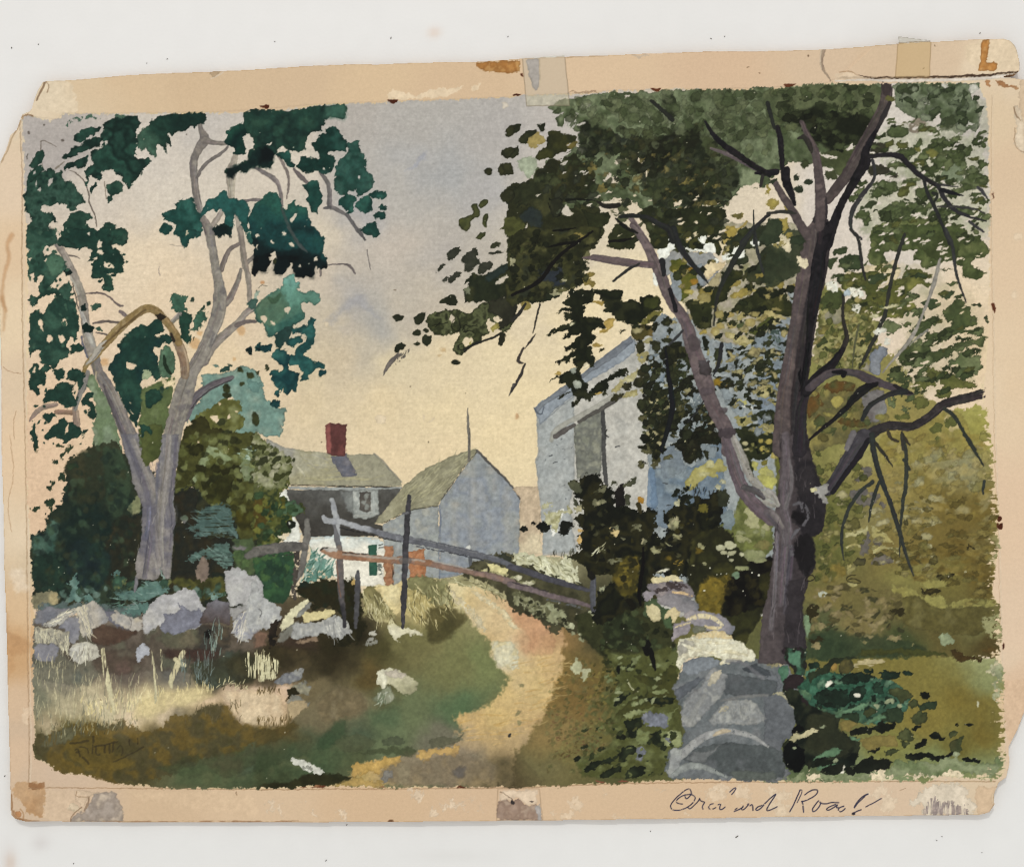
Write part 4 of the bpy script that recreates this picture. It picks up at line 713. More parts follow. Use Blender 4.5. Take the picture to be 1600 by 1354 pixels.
fill('b3', "290,920 320,790 350,720 380,710 400,760 470,810 495,800 490,860 440,900", [(136, 160, 152), (100, 134, 124), (72, 108, 96)], jit=(4, 3), dry=('x', .28))
blades('b3', "280,920 330,720 480,800 480,880", 50, (8, 18), 1.8, 55, [(96, 138, 126), (66, 104, 92), (176, 190, 180), (60, 92, 76)], 22)
fill('b3', "240,920 330,910 420,890 490,900 560,890 600,920 610,1000 640,1100 600,1190 530,1130 480,1080 330,1080 350,1020 260,1000", [(36, 44, 26), (44, 40, 22), (30, 42, 34)], soft=1.5, jit=(4, 3))
fill('b3', "560,890 640,920 670,1000 660,1130 700,1200 620,1290 480,1320 540,1200 600,1100", [(50, 46, 24), (36, 34, 18), (60, 54, 28)], soft=2.5, jit=(5, 3))
fill('b3', "600,890 620,900 615,930 600,920", (196, 160, 96))
# ================================================================ meadow and the rocks of the left wall
use('painted_meadow')
fill('a3', "200,1150 420,1180 560,1190 700,1180 880,1200 1000,1190 1250,1170 1420,1200 1593,1230 1640,1300 1640,1480 1400,1480 200,1440", [(104, 92, 82), (84, 74, 64), (92, 92, 76)], soft=4, a=.8)
fill('a3', "560,1240 640,1170 720,1200 780,1190 860,1230 700,1300 580,1300", [(78, 58, 48), (100, 80, 66)], soft=2.5)
fill('a3', "600,1060 700,1180 800,1210 880,1200 780,1120", (110, 108, 120), soft=3)
fill('a3', "1250,1180 1420,1190 1440,1300 1300,1380 1200,1330 1230,1240", [(72, 56, 48), (64, 60, 54), (88, 76, 60)], soft=3)
fill('a3', "1000,1200 1230,1190 1240,1300 1100,1340 1010,1290", [(124, 112, 90), (90, 90, 72)], soft=5, a=.8)
fill('a4', "210,40 340,0 480,90 560,40 620,20 640,120 560,230 420,220 240,200", [(88, 92, 86), (110, 106, 92), (76, 80, 72)], soft=4, a=.8)
fill('a4', "560,30 700,0 840,0 900,80 860,150 700,160 600,140", [(104, 82, 74), (84, 70, 60), (98, 90, 78)], soft=4, a=.8)
fill('a4', "1000,0 1380,0 1340,60 1270,90 1180,60 1050,60", [(76, 54, 46), (66, 50, 44), (84, 66, 54)], soft=4)
fill('a4', "1190,90 1330,60 1460,0 1600,40 1600,200 1400,220 1330,250 1200,200", [(70, 80, 70), (62, 66, 50), (56, 54, 40)], soft=4, a=.85)
fill('a4', "1380,60 1593,0 1593,-20 2000,0 2100,120 1950,200 1593,230 1470,230", [(62, 54, 34), (52, 46, 27), (74, 64, 38)], soft=6, a=.6)
fill('a4', "215,540 300,515 470,480 620,460 760,452 850,480 880,515 960,510 1010,470 1100,410 1180,420 1270,360 1370,330 1440,370 1490,460 1600,450 1700,480 1600,560 1500,640 1200,700 1000,800 700,830 380,790 280,720 210,660", [(88, 74, 38), (104, 84, 34), (80, 72, 44), (70, 64, 34)], soft=3, jit=(4, 4), a=.8)
fill('a4', "400,560 560,540 730,560 700,640 860,700 740,760 560,740 420,700", [(112, 92, 36), (96, 80, 34)], soft=5, a=.8)
fill('a4', "960,740 1080,710 1230,650 1250,690 1400,640 1593,600 1593,720 1400,800 1330,760 1150,800", [(78, 76, 52), (70, 78, 50), (60, 62, 40)], soft=4, a=.7)
fill('a4', "1080,850 1080,760 1250,700 1390,800 1593,760 1900,640 2100,560 2200,700 2000,800 1700,860", [(84, 92, 60), (74, 88, 58), (96, 100, 68)], soft=6, a=.6)
fill('b4', "20,840 200,820 380,760 480,780 600,810 480,850 100,872", [(40, 38, 18), (52, 52, 26)], soft=3)
fill('b4', "0,500 100,480 220,440 260,480 150,560 0,610", [(92, 76, 36), (74, 66, 34)], soft=4, a=.8)
fill('b4', "360,330 500,230 640,260 700,360 560,440 420,460", [(128, 112, 84), (112, 98, 72), (136, 122, 96)], soft=6, a=.8)
fill('b4', "400,560 520,440 560,430 560,560 430,620 380,600", (56, 76, 50), soft=5, a=.7)
fill('b4', "480,560 620,520 700,540 740,580 640,640 560,640", (84, 88, 62), soft=3, a=.7); fill('b4', "780,570 860,545 900,540 935,570 870,600 800,600", (82, 88, 66), soft=1.5, a=.8); fill('b4', "1075,560 1160,540 1250,550 1300,520 1240,590 1100,620", (96, 94, 74), soft=1.5, a=.85)
NR = 0
def rock(t, s, c, **k):
    global NR
    NR += 1; use('painted_rock_wall', 'rock %d' % NR)
    k.setdefault('jit', (2., 1.8)); fill(t, s, c, **k)
fill('a3', "215,1180 225,1095 300,1065 400,1070 440,1080 340,1140 260,1185", [(116, 116, 126), (130, 126, 132)], soft=2)
rock('a3', "358,1185 400,1140 480,1130 500,1180 505,1250 460,1290 430,1275 400,1210", [(128, 126, 136), (146, 142, 146)], soft=1.5)
rock('a3', "258,1188 330,1140 400,1090 440,1075 480,1095 440,1120 400,1160 330,1195", [(186, 180, 170), (168, 162, 156)], dry=('x', .2))
rock('a3', "440,1080 520,1050 580,1018 640,1080 692,1150 640,1170 580,1200 560,1235 510,1255 490,1170 470,1100", [(196, 184, 166), (172, 162, 152), (148, 144, 146)], g=(125, 950, 172, 960))
blades('a3', "490,1080 560,1040 570,1200 515,1240", 40, (8, 22), 1.6, 285, [(216, 202, 172), (196, 184, 160), (150, 144, 140)], 8)
blades('a3', "270,1180 400,1100 440,1090 340,1190", 22, (6, 14), 1.6, 25, [(216, 206, 184), (150, 144, 140)], 8)
rock('a3', "195,1185 420,1215 432,1290 412,1345 380,1340 350,1292 220,1295", [(172, 162, 142), (150, 144, 132), (188, 176, 152)], sc=7)
blades('a3', "195,1190 350,1205 350,1280 220,1290", 36, (8, 18), 1.3, 280, [(206, 196, 168), (120, 114, 106), (188, 178, 152)], 14)
blades('a3', "350,1210 425,1220 425,1320 370,1330", 22, (8, 18), 1.5, 275, [(206, 196, 168), (130, 124, 114)], 8)
rock('a3', "215,1292 350,1290 362,1365 330,1410 215,1400", [(124, 122, 134), (138, 134, 140)], soft=1.5)
rock('a3', "685,1120 705,1100 740,1086 800,1122 870,1130 892,1160 885,1195 850,1212 780,1205 730,1175 700,1150", [(190, 176, 158), (180, 170, 162), (160, 154, 152)], sc=12)
stroke('a3', "800,1125 820,1160 810,1195", 2, (150, 142, 140))
rock('a3', "888,1120 940,1030 1000,1000 1060,992 1130,956 1210,960 1240,1010 1272,1085 1262,1150 1240,1190 1150,1215 1060,1230 1000,1180 940,1225 912,1242 885,1212", [(178, 174, 176), (168, 164, 168), (186, 180, 178)])
fill('a3', "1020,1112 1100,1100 1125,1075 1105,1045 1180,1082 1262,1090 1255,1180 1180,1205 1080,1240 1010,1215 985,1190 1040,1150", [(128, 128, 144), (116, 114, 126)], soft=1.2)
rock('a3', "1270,1085 1300,1050 1345,1020 1400,1030 1432,1055 1440,1110 1425,1180 1340,1160 1250,1175 1245,1150", [(116, 112, 120), (100, 92, 96), (86, 72, 68)], g=(330, 940, 325, 975))
rock('a3', "1392,842 1440,817 1500,830 1560,865 1593,872 1640,920 1640,1010 1593,1050 1520,1050 1440,1062 1420,1020 1412,960 1398,900", [(176, 174, 176), (168, 164, 166), (184, 180, 178)])
fill('a3', "1430,1065 1500,1058 1560,1060 1500,1110 1450,1150", (150, 146, 146))
rock('a3', "1435,1215 1480,1120 1540,1080 1593,1060 1640,1060 1640,1180 1590,1230 1540,1290 1500,1270", [(172, 166, 162), (150, 148, 158), (186, 180, 172)], sc=12)
blades('a3', "1450,1180 1520,1090 1560,1110 1500,1260", 34, (8, 20), 1.8, 250, [(206, 196, 182), (192, 184, 176), (136, 134, 146)], 10)
rock('b3', "-10,890 20,960 60,1010 120,1045 168,1082 150,1140 110,1190 0,1215 -60,1200 -60,1060", [(180, 178, 178), (166, 164, 166), (190, 186, 182)], sc=12)
stroke('b3', "20,1080 40,1100 25,1130", 1.6, (130, 128, 130))
fill('b3', "70,1200 110,1170 155,1150 120,1260 110,1320 75,1310", [(30, 26, 20), (60, 46, 36)], jit=(4, 3))
fill('b3', "0,1215 70,1210 60,1310 -20,1330", (124, 96, 80), soft=3)
fill('a3', "1265,1210 1320,1200 1305,1270 1275,1250", (26, 22, 20))
blades('a3', "1270,1280 1330,1190 1390,1180 1390,1354 1300,1400", 24, (8, 22), 1.6, 88, [(120, 136, 128), (92, 104, 98), (140, 150, 140)], 6)
rock('b3', "240,1110 330,1030 356,1055 300,1120 250,1145", [(146, 144, 138), (120, 118, 114)])
rock('b3', "155,1180 175,1130 240,1060 322,1010 330,1035 260,1110 225,1170 160,1225", [(214, 204, 168), (206, 196, 164)])
rock('b3', "150,1230 230,1160 270,1150 240,1230 180,1290 135,1290", [(136, 134, 124), (116, 112, 104)], soft=1.5)
rock('b3', "215,1270 232,1180 290,1160 400,1165 470,1120 530,1120 580,1190 592,1230 560,1240 530,1280 500,1255 450,1240 400,1225 385,1250 330,1245 270,1262", [(172, 170, 168), (154, 152, 152), (182, 178, 172)], sc=12)
blades('b3', "400,1150 560,1130 580,1230 480,1250", 30, (8, 18), 1.5, 285, [(150, 148, 148), (188, 184, 178), (126, 124, 122)], 10)
rock('b3', "278,1132 320,1092 400,1092 470,1083 492,1100 440,1142 360,1150 300,1168", [(216, 198, 146), (208, 190, 140)], bump=.00005)
fill('b3', "240,1290 380,1240 385,1270 300,1300", (134, 112, 92), soft=1.5)
rock('b3', "815,1185 850,1163 940,1200 1045,1228 1035,1242 930,1244 870,1265 910,1300 860,1270 820,1230", [(220, 210, 182), (206, 196, 164)], bump=.00005)
rock('b3', "655,1305 720,1250 765,1275 740,1310", [(148, 144, 138), (120, 118, 108)], dry=('x', .3)); rock('b3', "705,1235 740,1215 750,1240 720,1252", (190, 184, 172))
rock('a3', "430,1368 460,1300 530,1273 610,1322 625,1380 560,1400 470,1420", [(196, 188, 174), (180, 172, 160)], sc=7)
rock('a4', "410,35 450,-30 540,-30 545,10 485,85 470,78", [(196, 190, 180), (180, 174, 168)], dry=('v', .25))
blades('a3', "440,1340 530,1280 600,1330 500,1400", 26, (8, 20), 1.4, 255, [(214, 206, 186), (150, 142, 132)], 12)
rock('a3', "842,1350 880,1293 930,1312 925,1360 880,1390 860,1410", [(184, 184, 194), (168, 168, 178)])
rock('b4', "100,210 190,142 250,128 305,118 298,162 230,215 160,218", [(134, 134, 138), (116, 116, 122), (148, 146, 144)], sc=12)
rock('b4', "205,238 300,195 352,236 335,290 275,275 238,245", [(160, 152, 130), (140, 134, 116), (130, 128, 124)], sc=7)
rock('b4', "190,330 210,285 265,278 292,322 320,325 325,350 200,350", [(134, 132, 124), (122, 118, 108)], soft=1.2)
fill('b4', "185,260 240,240 275,270 210,290 195,330", (44, 40, 20), soft=1.2)
rock('b4', "740,180 780,128 830,115 900,135 945,160 1005,205 990,260 945,290 890,275 840,215 790,242 755,205", [(208, 200, 176), (186, 178, 148), (160, 154, 124)], g=(590, 1045, 652, 1085))
fill('b4', "800,135 850,120 945,160 900,185 820,170", [(196, 182, 166), (184, 172, 156)], soft=1.2)
stroke('b4', "765,150 800,180 790,235", [8, 9, 7], (222, 214, 190), bump=.00005)
rock('b4', "720,305 790,250 830,220 860,290 825,345 760,335", [(146, 146, 126), (120, 124, 100)], soft=2)
blades('b4', "740,260 850,260 840,330 760,330", 20, (6, 14), 1.4, 250, [(170, 172, 156), (100, 110, 86)], 20)
rock('b4', "212,692 232,672 290,682 362,712 400,735 435,770 395,776 300,745 240,722", [(214, 210, 200), (196, 192, 184)], bump=.00006)
dabs('b4', "300,735,12,12 325,735,9,14 345,740,8,12", (150, 148, 140))
fill('b4', "435,765 520,780 600,800 560,815 470,800", (44, 46, 24), soft=2)
# meadow grasses
use('painted_meadow')
fill('a4', "300,520 470,480 480,530 380,600 290,610 240,600", (96, 92, 68), soft=2, dry=('v', .4))
fill('b4', "850,610 960,600 1010,630 980,670 880,650 650,650 600,650", (70, 76, 50), soft=2, a=.7)
blades('a4', "215,480 880,420 880,520 600,540 300,560", 100, (5, 12), 1.1, 88, [(70, 68, 44), (150, 146, 118), (96, 96, 84), (180, 168, 134)], 14, a=.8)
blades('a4', "215,60 640,180 900,200 900,420 220,480", 260, (8, 26), 1.4, 88, [(196, 182, 146), (180, 168, 134), (138, 132, 110), (116, 114, 98), (206, 192, 154)], 7, dry=('v', .3), a=.7)
blades('a4', "500,330 1330,220 1330,290 900,380 520,430", 110, (6, 14), 1.7, 88, [(216, 196, 146), (222, 202, 156), (204, 184, 134)], 14)
fill('a4', "860,340 1000,260 1300,235 1330,300 1000,390 800,450 840,380", [(220, 196, 142), (214, 190, 140)], soft=4, a=.55)
for q, w in (("640,0 655,140 690,300 710,400", [6, 9, 9, 4]), ("935,0 960,150 980,260 960,330", [3, 6, 9, 5]), ("1140,20 1100,110 1060,200 1070,240", [8, 9, 9, 3]), ("1090,60 1140,100 1185,105", [6, 8, 1]), ("1000,0 1005,130", 2)): stroke('a4', q, w, [(210, 198, 160), (196, 182, 146)], dry=('v', .28))
fill('a4', "1380,260 1593,240 1700,260 1760,300 1790,470 1600,480 1480,450 1440,370", [(210, 184, 152), (202, 174, 142), (214, 188, 156)], soft=5, a=.9)
fill('b4', "130,240 185,235 200,340 205,460 170,460 150,330", (208, 172, 136), soft=4, a=.45); fill('b4', "200,325 325,325 310,360 230,440 205,460", (170, 148, 116), soft=1.5)
blades('b4', "0,440 230,430 200,480 0,500", 40, (5, 10), 1.2, 88, [(92, 76, 40), (110, 92, 60)], 10)
blades('b4', "0,235 180,220 150,250 0,260", 26, (5, 10), 1.2, 268, [(84, 70, 40), (110, 92, 60)], 14)
blades('a4', "1100,90 1330,60 1330,250 1120,220", 44, (10, 26), 1.1, 86, [(120, 134, 134), (60, 66, 60), (104, 112, 108)], 6)
blades('a4', "1120,400 1500,340 1490,460 1150,470", 30, (6, 14), 1.1, 92, [(84, 76, 52), (104, 92, 64)], 14)
fill('a4', "1530,20 1593,20 1740,60 1720,190 1590,190 1540,160", (206, 196, 158), dry=('v', .5)); fill('b4', "0,30 70,60 140,160 100,195 20,195 -10,120", (206, 196, 158), dry=('v', .48))
blades('b4', "0,20 80,40 140,180 20,195", 30, (6, 14), 1.5, 92, [(216, 204, 164), (196, 184, 146), (40, 34, 20)], 6)
blades('a4', "1340,200 1560,190 1540,260 1350,250", 30, (4, 9), 1.4, 60, [(206, 192, 150), (60, 56, 34)], 30)
# bank of pale dry grass around the fence foot
fill('b3', "670,960 730,935 800,1010 860,1110 830,1180 760,1170 700,1100 670,1130", [(176, 162, 118), (148, 138, 96), (110, 102, 66)], soft=1.5, jit=(4, 3))
fill('b3', "730,935 900,930 900,1100 860,1120 800,1030", [(224, 204, 156), (214, 190, 136)], soft=1.2)
fill('b3', "930,920 1080,900 1200,960 1240,1050 1180,1140 1000,1180 930,1120", [(206, 184, 128), (176, 158, 104), (150, 134, 86)], soft=2, jit=(4, 3))
fill('b3', "940,900 1000,880 1160,890 1200,960 1220,1060 1100,1070 1060,1000 960,960", [(148, 144, 104), (122, 118, 80), (160, 154, 114)], soft=2, jit=(4, 3))
fill('b3', "1060,1070 1200,1070 1320,1110 1280,1180 1180,1280 1080,1300 1060,1200", [(66, 60, 32), (84, 76, 42)], soft=5, a=.8)
blades('b3', "660,960 800,980 860,1170 690,1140", 60, (6, 18), 1.3, 285, [(196, 184, 140), (120, 112, 74), (84, 76, 48), (214, 202, 160)], 18)
blades('b3', "930,920 1200,910 1240,1060 1130,1180 940,1130", 110, (7, 20), 1.3, 290, [(206, 190, 142), (110, 102, 64), (150, 140, 96), (222, 206, 156), (86, 80, 50)], 18)
fill('b3', "1150,890 1260,870 1400,880 1593,960 1593,1040 1400,950 1250,920", [(180, 170, 132), (150, 142, 104)], soft=1.5, jit=(4, 3))
blades('b3', "1150,890 1400,880 1593,970 1593,1040 1300,930", 46, (6, 14), 1.4, 320, [(196, 188, 152), (100, 94, 66), (130, 124, 90)], 20)
fill('b3', "1240,860 1480,740 1593,740 1640,760 1640,1030 1400,900", [(96, 92, 68), (70, 66, 46), (130, 124, 92)], soft=1.5, jit=(4, 3))
scatter('b3', "1300,830 1560,800 1593,880 1400,880", 30, (2, 6), (.4, .7), 15, [(196, 186, 142), (160, 150, 110), (60, 56, 40)])
fill('b3', "1430,800 1480,800 1593,830 1593,870 1480,850", (212, 198, 142)); fill('b3', "1470,760 1540,735 1593,750 1593,790", (56, 58, 46))
use('painted_grass_bank')
fill('c3', "-20,790 100,760 200,770 400,900 480,960 480,1100 560,1200 520,1300 420,1260 330,1190 260,1230 160,1130 0,1090 -40,1010", [(84, 80, 56), (62, 60, 42), (70, 66, 44)], soft=1.5, jit=(4, 3))
fill('c3', "-20,760 50,740 190,742 260,790 350,750 375,800 420,905 390,925 280,880 140,830 30,790", [(206, 202, 172), (190, 186, 154), (214, 208, 180)], jit=(5, 4), sc=7)
blades('c3', "0,750 200,750 360,770 410,910 280,880 100,800", 60, (7, 16), 1.8, 315, [(222, 218, 190), (170, 164, 130), (200, 194, 160), (130, 126, 96)], 16)
scatter('c3', "0,870 140,900 200,930 60,930 0,900", 26, (1.5, 4.5), (.4, .8), 20, [(196, 190, 160), (150, 146, 110), (216, 208, 178)])
fill('c3', "0,970 90,1000 190,1070 180,1100 60,1060 0,1040", [(150, 148, 118), (120, 118, 88)], jit=(5, 4), sc=7)
fill('c3', "190,1060 240,1035 300,1090 345,1140 310,1170 240,1160 200,1110", [(156, 156, 124), (130, 130, 98)], jit=(4, 4), sc=7)
dabs('c3', "360,1180,30,26 490,1160,28,32 570,955,24,24 440,1230,30,24 620,1340,20,14 235,1075,14,30,-30 495,1110,30,16", [(194, 192, 158), (160, 160, 130)], jit=(3, 2))
scatter('c3', "0,960 200,1060 340,1150 420,1250 480,1300 300,1180 100,1110", 60, (1.5, 5), (.4, .8), 30, [(150, 148, 116), (52, 52, 34), (108, 106, 76)])
blades('c3', "220,740 420,720 440,780 300,760", 20, (5, 10), 1.2, 90, [(60, 58, 48), (100, 98, 80)])
# ================================================================ rail fence
def rail(q, w, c, t='b3', n=0, **k):
    use('painted_fence', ('rail ' if n else 'post ') + q[:9]); stroke(t, q, w, c, jit=(.9, .8), **k)
rail("320,532 322,600 305,720 285,840 255,905", [7, 10, 11, 10, 5], [(122, 118, 114), (108, 102, 98)])
rail("258,720 245,860 230,950 245,1015", [9, 8, 8, 5], [(66, 58, 54), (84, 76, 70)], dry=('x', .25))
rail("0,722 100,705 200,692 300,690", [16, 16, 15, 13], [(106, 102, 98), (92, 88, 86), (116, 110, 106)], n=1)
use('painted_fence', 'rail 0,722 100'); stroke('a3', "1540,750 1593,725", [10, 15], (104, 100, 96)); stroke('b3', "0,755 120,748 230,742", 2, (66, 62, 60), dry=('x', .4))
rail("472,402 490,460 505,530 510,620", [7, 9, 9, 8], [(164, 164, 168), (146, 146, 154)])
use('painted_fence', 'post 472,402 '); stroke('b3', "488,560 505,640 518,700", [5, 9, 9], (112, 110, 114)); stroke('b3', "518,700 522,760 525,860 530,1000 545,1100 550,1190", [9, 10, 11, 10, 7, 5], [(124, 110, 104), (96, 90, 92), (58, 56, 60)], g=(532, 850, 536, 970))
stroke('b3', "500,780 512,900 525,1000", 2, (150, 100, 76), a=.6)
rail("630,848 632,900 630,980 625,1090 618,1192", [6, 8, 9, 8, 5], [(88, 86, 90), (74, 72, 76)])
rail("420,510 435,530 500,532 620,562 760,602 900,640 1050,665 1200,700 1350,735 1500,770 1600,815", [8, 10, 9, 9, 10, 11, 11, 10, 10, 9, 9], [(164, 164, 170), (150, 150, 158), (112, 112, 120), (100, 100, 108)], n=1, g=(520, 820, 660, 850))
use('painted_fence', 'rail 420,510'); stroke('b3', "520,575 640,600 760,632 900,662", [1.5, 2, 2, 1.5], (46, 44, 46), dry=('x', .3)); stroke('b3', "760,590 900,625 1050,655 1300,715 1500,760", 2, (128, 128, 134), dry=('x', .4)); stroke('b3', "1000,690 1200,728 1400,770 1593,830", 2, (70, 70, 78), dry=('x', .35))
stroke('c3', "-10,815 80,840 200,885 340,925 480,965", [9, 10, 10, 9, 6], [(84, 82, 92), (72, 70, 78)])
rail("410,715 450,722 520,745 640,757 800,775 920,777 1050,790 1200,825 1350,850 1500,882 1600,918", [6, 14, 13, 12, 11, 11, 10, 9, 9, 10, 11], [(160, 122, 98), (150, 108, 82), (140, 112, 100), (128, 108, 104)], n=1, g=(510, 868, 790, 905))
use('painted_fence', 'rail 410,715'); stroke('b3', "415,700 450,708 500,712", [3, 9, 6], [(190, 180, 172), (170, 160, 154)]); stroke('b3', "540,738 640,745 760,758 900,765 1050,780", [3, 4, 4, 4, 3], (172, 158, 148), a=.8); stroke('b3', "400,712 420,696 445,700", 1.6, (60, 54, 50)); stroke('b3', "540,728 640,735 700,740", 1.8, (70, 64, 60), dry=('x', .3)); stroke('b3', "1100,780 1250,815 1350,838", 2.4, (176, 164, 156), a=.7)
stroke('c3', "-10,925 100,950 200,985 300,1010 400,1035 485,1062", [10, 10, 9, 9, 8, 6], [(124, 108, 110), (108, 94, 98), (134, 118, 116)]); stroke('c3', "220,1020 360,1050 470,1085", [3, 4, 3], (96, 96, 96), dry=('x', .35)); stroke('c3', "0,915 120,940 240,975", 1.4, (60, 54, 54), dry=('x', .4))
rail("950,380 948,470 936,600 930,720 926,850 920,1000 914,1100 912,1192", [6, 8, 9, 9, 9, 9, 8, 5], [(70, 68, 74), (62, 60, 64), (78, 74, 80)])
use('painted_fence', 'post 950,380 '); stroke('b3', "905,780 950,780", 9, (112, 104, 104), a=.7); dabs('b3', "940,485,18,12", (110, 108, 114))
rail("505,868 505,960 502,1040 505,1090", [7, 10, 9, 8], [(92, 92, 100), (78, 78, 86)], t='c3')
use('painted_fence', 'post 505,868 '); stroke('c3', "490,830 495,875", 12, (28, 26, 22)); stroke('c3', "515,900 520,1060", 2, (110, 110, 120), a=.7)

# ================================================================ shrubs before the barn
use('painted_shrub')
fill('c3', "560,1180 640,1100 780,1060 1000,1110 1010,1290 1040,1420 900,1440 600,1400 480,1300 420,1240 390,1120 480,1090", [(44, 46, 26), (58, 60, 34), (36, 38, 20)], soft=2.5)
fill('c4', "560,0 620,20 720,30 860,20 1030,-40 1060,60 1040,170 990,240 1040,320 1050,480 1060,610 980,640 950,780 800,800 430,800 400,690 560,640 640,560 560,480 640,380 560,330 640,260 640,140", [(92, 96, 54), (78, 80, 40), (104, 108, 66)], soft=3)
fill('c4', "750,160 900,170 1020,90 1030,200 1000,260 1030,320 900,360 760,380 640,460 570,450 680,370 760,300 830,300 860,240", [(60, 62, 30), (72, 72, 34), (50, 54, 28)], soft=1.2)
scatter('c4', "240,200 420,60 620,120 700,300 640,560 420,780 160,760 200,520", 260, (1.5, 5), (.4, .8), -15, [(112, 104, 60), (92, 92, 52), (130, 116, 74), (98, 84, 48), (118, 114, 72), (84, 86, 48)], 40, soft=1.2, a=.5)
scatter('c4', "480,300 680,200 660,560 460,760 380,640", 60, (2, 7), (.4, .8), -20, [(98, 102, 60), (80, 86, 46), (110, 112, 70)], 40, soft=2, a=.6)
fills('c4', "690,450 760,430 810,410 805,470 780,490 775,540 750,560 720,540 715,490;860,530 910,505 930,540 945,560 945,615 890,590 860,570;690,610 750,595 778,620 770,650 730,655 700,700 665,700 655,655 690,640;440,740 520,690 600,670 640,690 620,715 560,710 520,745 460,775;540,770 600,745 690,725 680,750 640,775 600,800 540,805;700,770 760,720 845,730 830,770 780,800 710,800;830,310 900,290 1020,310 1000,350 880,340;650,300 700,270 740,270 690,340 640,355 635,320", [(40, 48, 32), (28, 34, 22), (50, 58, 36)])
fills('c4', "680,400 760,375 860,380 800,405 720,425;870,265 960,240 980,260 930,285 880,285;780,500 860,505 860,570 800,600 770,560;920,505 1000,500 1055,520 1060,600 960,610 930,560;820,440 985,390 1040,340 980,430 970,470 900,480", [(132, 138, 94), (116, 122, 78), (146, 150, 108)])
fills('c4', "810,410 850,385 880,400 930,390 975,420 975,470 945,490 900,470 820,470;780,620 810,595 830,620 810,690 780,690;955,545 985,548 990,580 965,585", [(124, 126, 140), (108, 110, 120), (134, 134, 146)], sc=12)
dabs('c4', "680,540,32,18 725,120,20,16 665,125,14,26 410,680,22,14", [(22, 26, 18), (34, 36, 22)])
fills('c4', "365,90 395,55 430,95 428,150 400,158 375,130;430,150 455,110 490,115 495,150 465,180 440,200;720,190 740,200 760,250 800,262 760,265 735,235", [(190, 186, 150), (166, 164, 128)], jit=(3, 2))
scatter('c4', "560,40 1020,60 1000,330 620,380", 70, (2, 5.5), (.4, .8), -15, [(124, 130, 88), (50, 54, 28), (84, 88, 48), (146, 150, 112), (66, 66, 34)])
scatter('c4', "420,480 800,440 1040,500 940,780 420,790", 60, (2, 6), (.4, .8), -20, [(112, 116, 70), (54, 60, 34), (84, 84, 46), (44, 50, 30)])
scatter('c4', "200,380 600,420 560,640 300,700 220,560", 160, (1, 2.6), (.4, .8), -10, [(96, 76, 40), (150, 128, 76), (120, 84, 58), (140, 130, 78)], a=.6)
scatter('c4', "500,60 650,100 640,260 540,380 420,300", 60, (1.5, 4), (.4, .8), -40, [(104, 92, 40), (80, 74, 34), (140, 124, 62)], a=.7)
stroke('c4', "840,-60 860,0 875,60 890,130", [5, 9, 8, 3], (20, 20, 16))
stroke('c3', "815,1280 840,1354", [7, 9], (20, 20, 16))
fill('c3', "570,1110 700,1090 800,1150 830,1230 760,1340 640,1330 560,1240", [(36, 40, 24), (48, 56, 34)], soft=3)
scatter('c3', "520,1080 1000,1110 1020,1340 560,1340", 60, (2, 7), (.5, .9), 0, [(56, 64, 38), (32, 36, 20), (70, 78, 48), (44, 46, 26)], 60, soft=1.2)
D3 = [(30, 32, 19), (22, 24, 17), (44, 42, 22), (26, 28, 20)]
fill('c3', "340,290 390,278 425,290 430,250 500,240 540,240 560,290 600,330 640,345 640,440 700,442 770,460 800,500 820,440 860,440 895,470 890,530 905,610 940,640 955,560 945,490 1010,450 1060,380 1140,370 1200,395 1280,350 1350,400 1310,460 1300,560 1380,640 1330,720 1310,800 1350,860 1300,920 1200,900 1100,880 900,870 860,960 820,1060 740,1075 700,1110 620,1130 560,1200 500,1130 540,980 640,900 600,860 520,870 450,800 430,770 340,760 430,710 400,650 440,590 420,560 380,500 440,480 430,400 385,360 400,340", D3, jit=(4, 3))
dabs('c3', "70,575,30,15 195,570,46,38,-20 330,580,42,38 135,543,22,8 360,560,30,20 300,610,10,8", [(20, 22, 18), (32, 34, 26)], jit=(3, 2))
fills('c3', "340,290 390,278 425,295 430,350 390,360 360,325;370,380 400,400 420,440 380,430;700,375 740,380 735,435 705,420;690,300 775,255 770,290 720,318 690,318;620,290 650,280 655,305 620,318", [(60, 62, 46), (92, 92, 70)])
fills('c3', "180,430 230,420 265,430 230,445 185,455;195,480 260,470 340,450 360,430 380,470 310,480 300,520 270,600 250,570 210,530", [(168, 162, 124), (190, 184, 150), (150, 144, 104)], sc=7, jit=(3, 3))
dabs('c3', "560,330,30,16 415,460,28,20 545,410,40,22 640,590,30,24,30 780,570,26,18 890,710,30,16 1025,630,24,16,30 1175,690,20,14,30 940,845,30,8,-15 820,655,24,22 690,880,30,18 700,640,14,14 1010,545,34,40 650,780,40,16", [(140, 136, 108), (108, 106, 80), (174, 164, 130)], jit=(3.5, 2.5))
fills('c3', "610,570 640,590 665,600 655,630 620,615", (212, 184, 130)); fills('c3', "400,650 430,620 440,660 425,680;400,590 430,580 450,600 415,610", (206, 166, 104))
blades('c3', "480,750 560,680 560,720 490,750", 8, (6, 14), 1.8, 50, [(206, 202, 176), (180, 174, 140)])
dabs('c3', "800,400,24,20", (160, 116, 40)); stroke('c3', "785,430 800,480", [8, 4], (60, 54, 30))
fill('c3', "1150,460 1180,420 1220,425 1215,490 1170,480", (104, 96, 36))
scatter('c3', "440,280 640,360 640,440 900,520 940,660 960,560 1060,400 1300,380 1340,700 1280,860 860,860 600,850 450,780", 130, (1.6, 5), (.5, .9), 0, [(56, 56, 34), (18, 20, 14), (40, 40, 22), (84, 82, 54), (20, 22, 18), (64, 58, 22)], 60, a=.8)
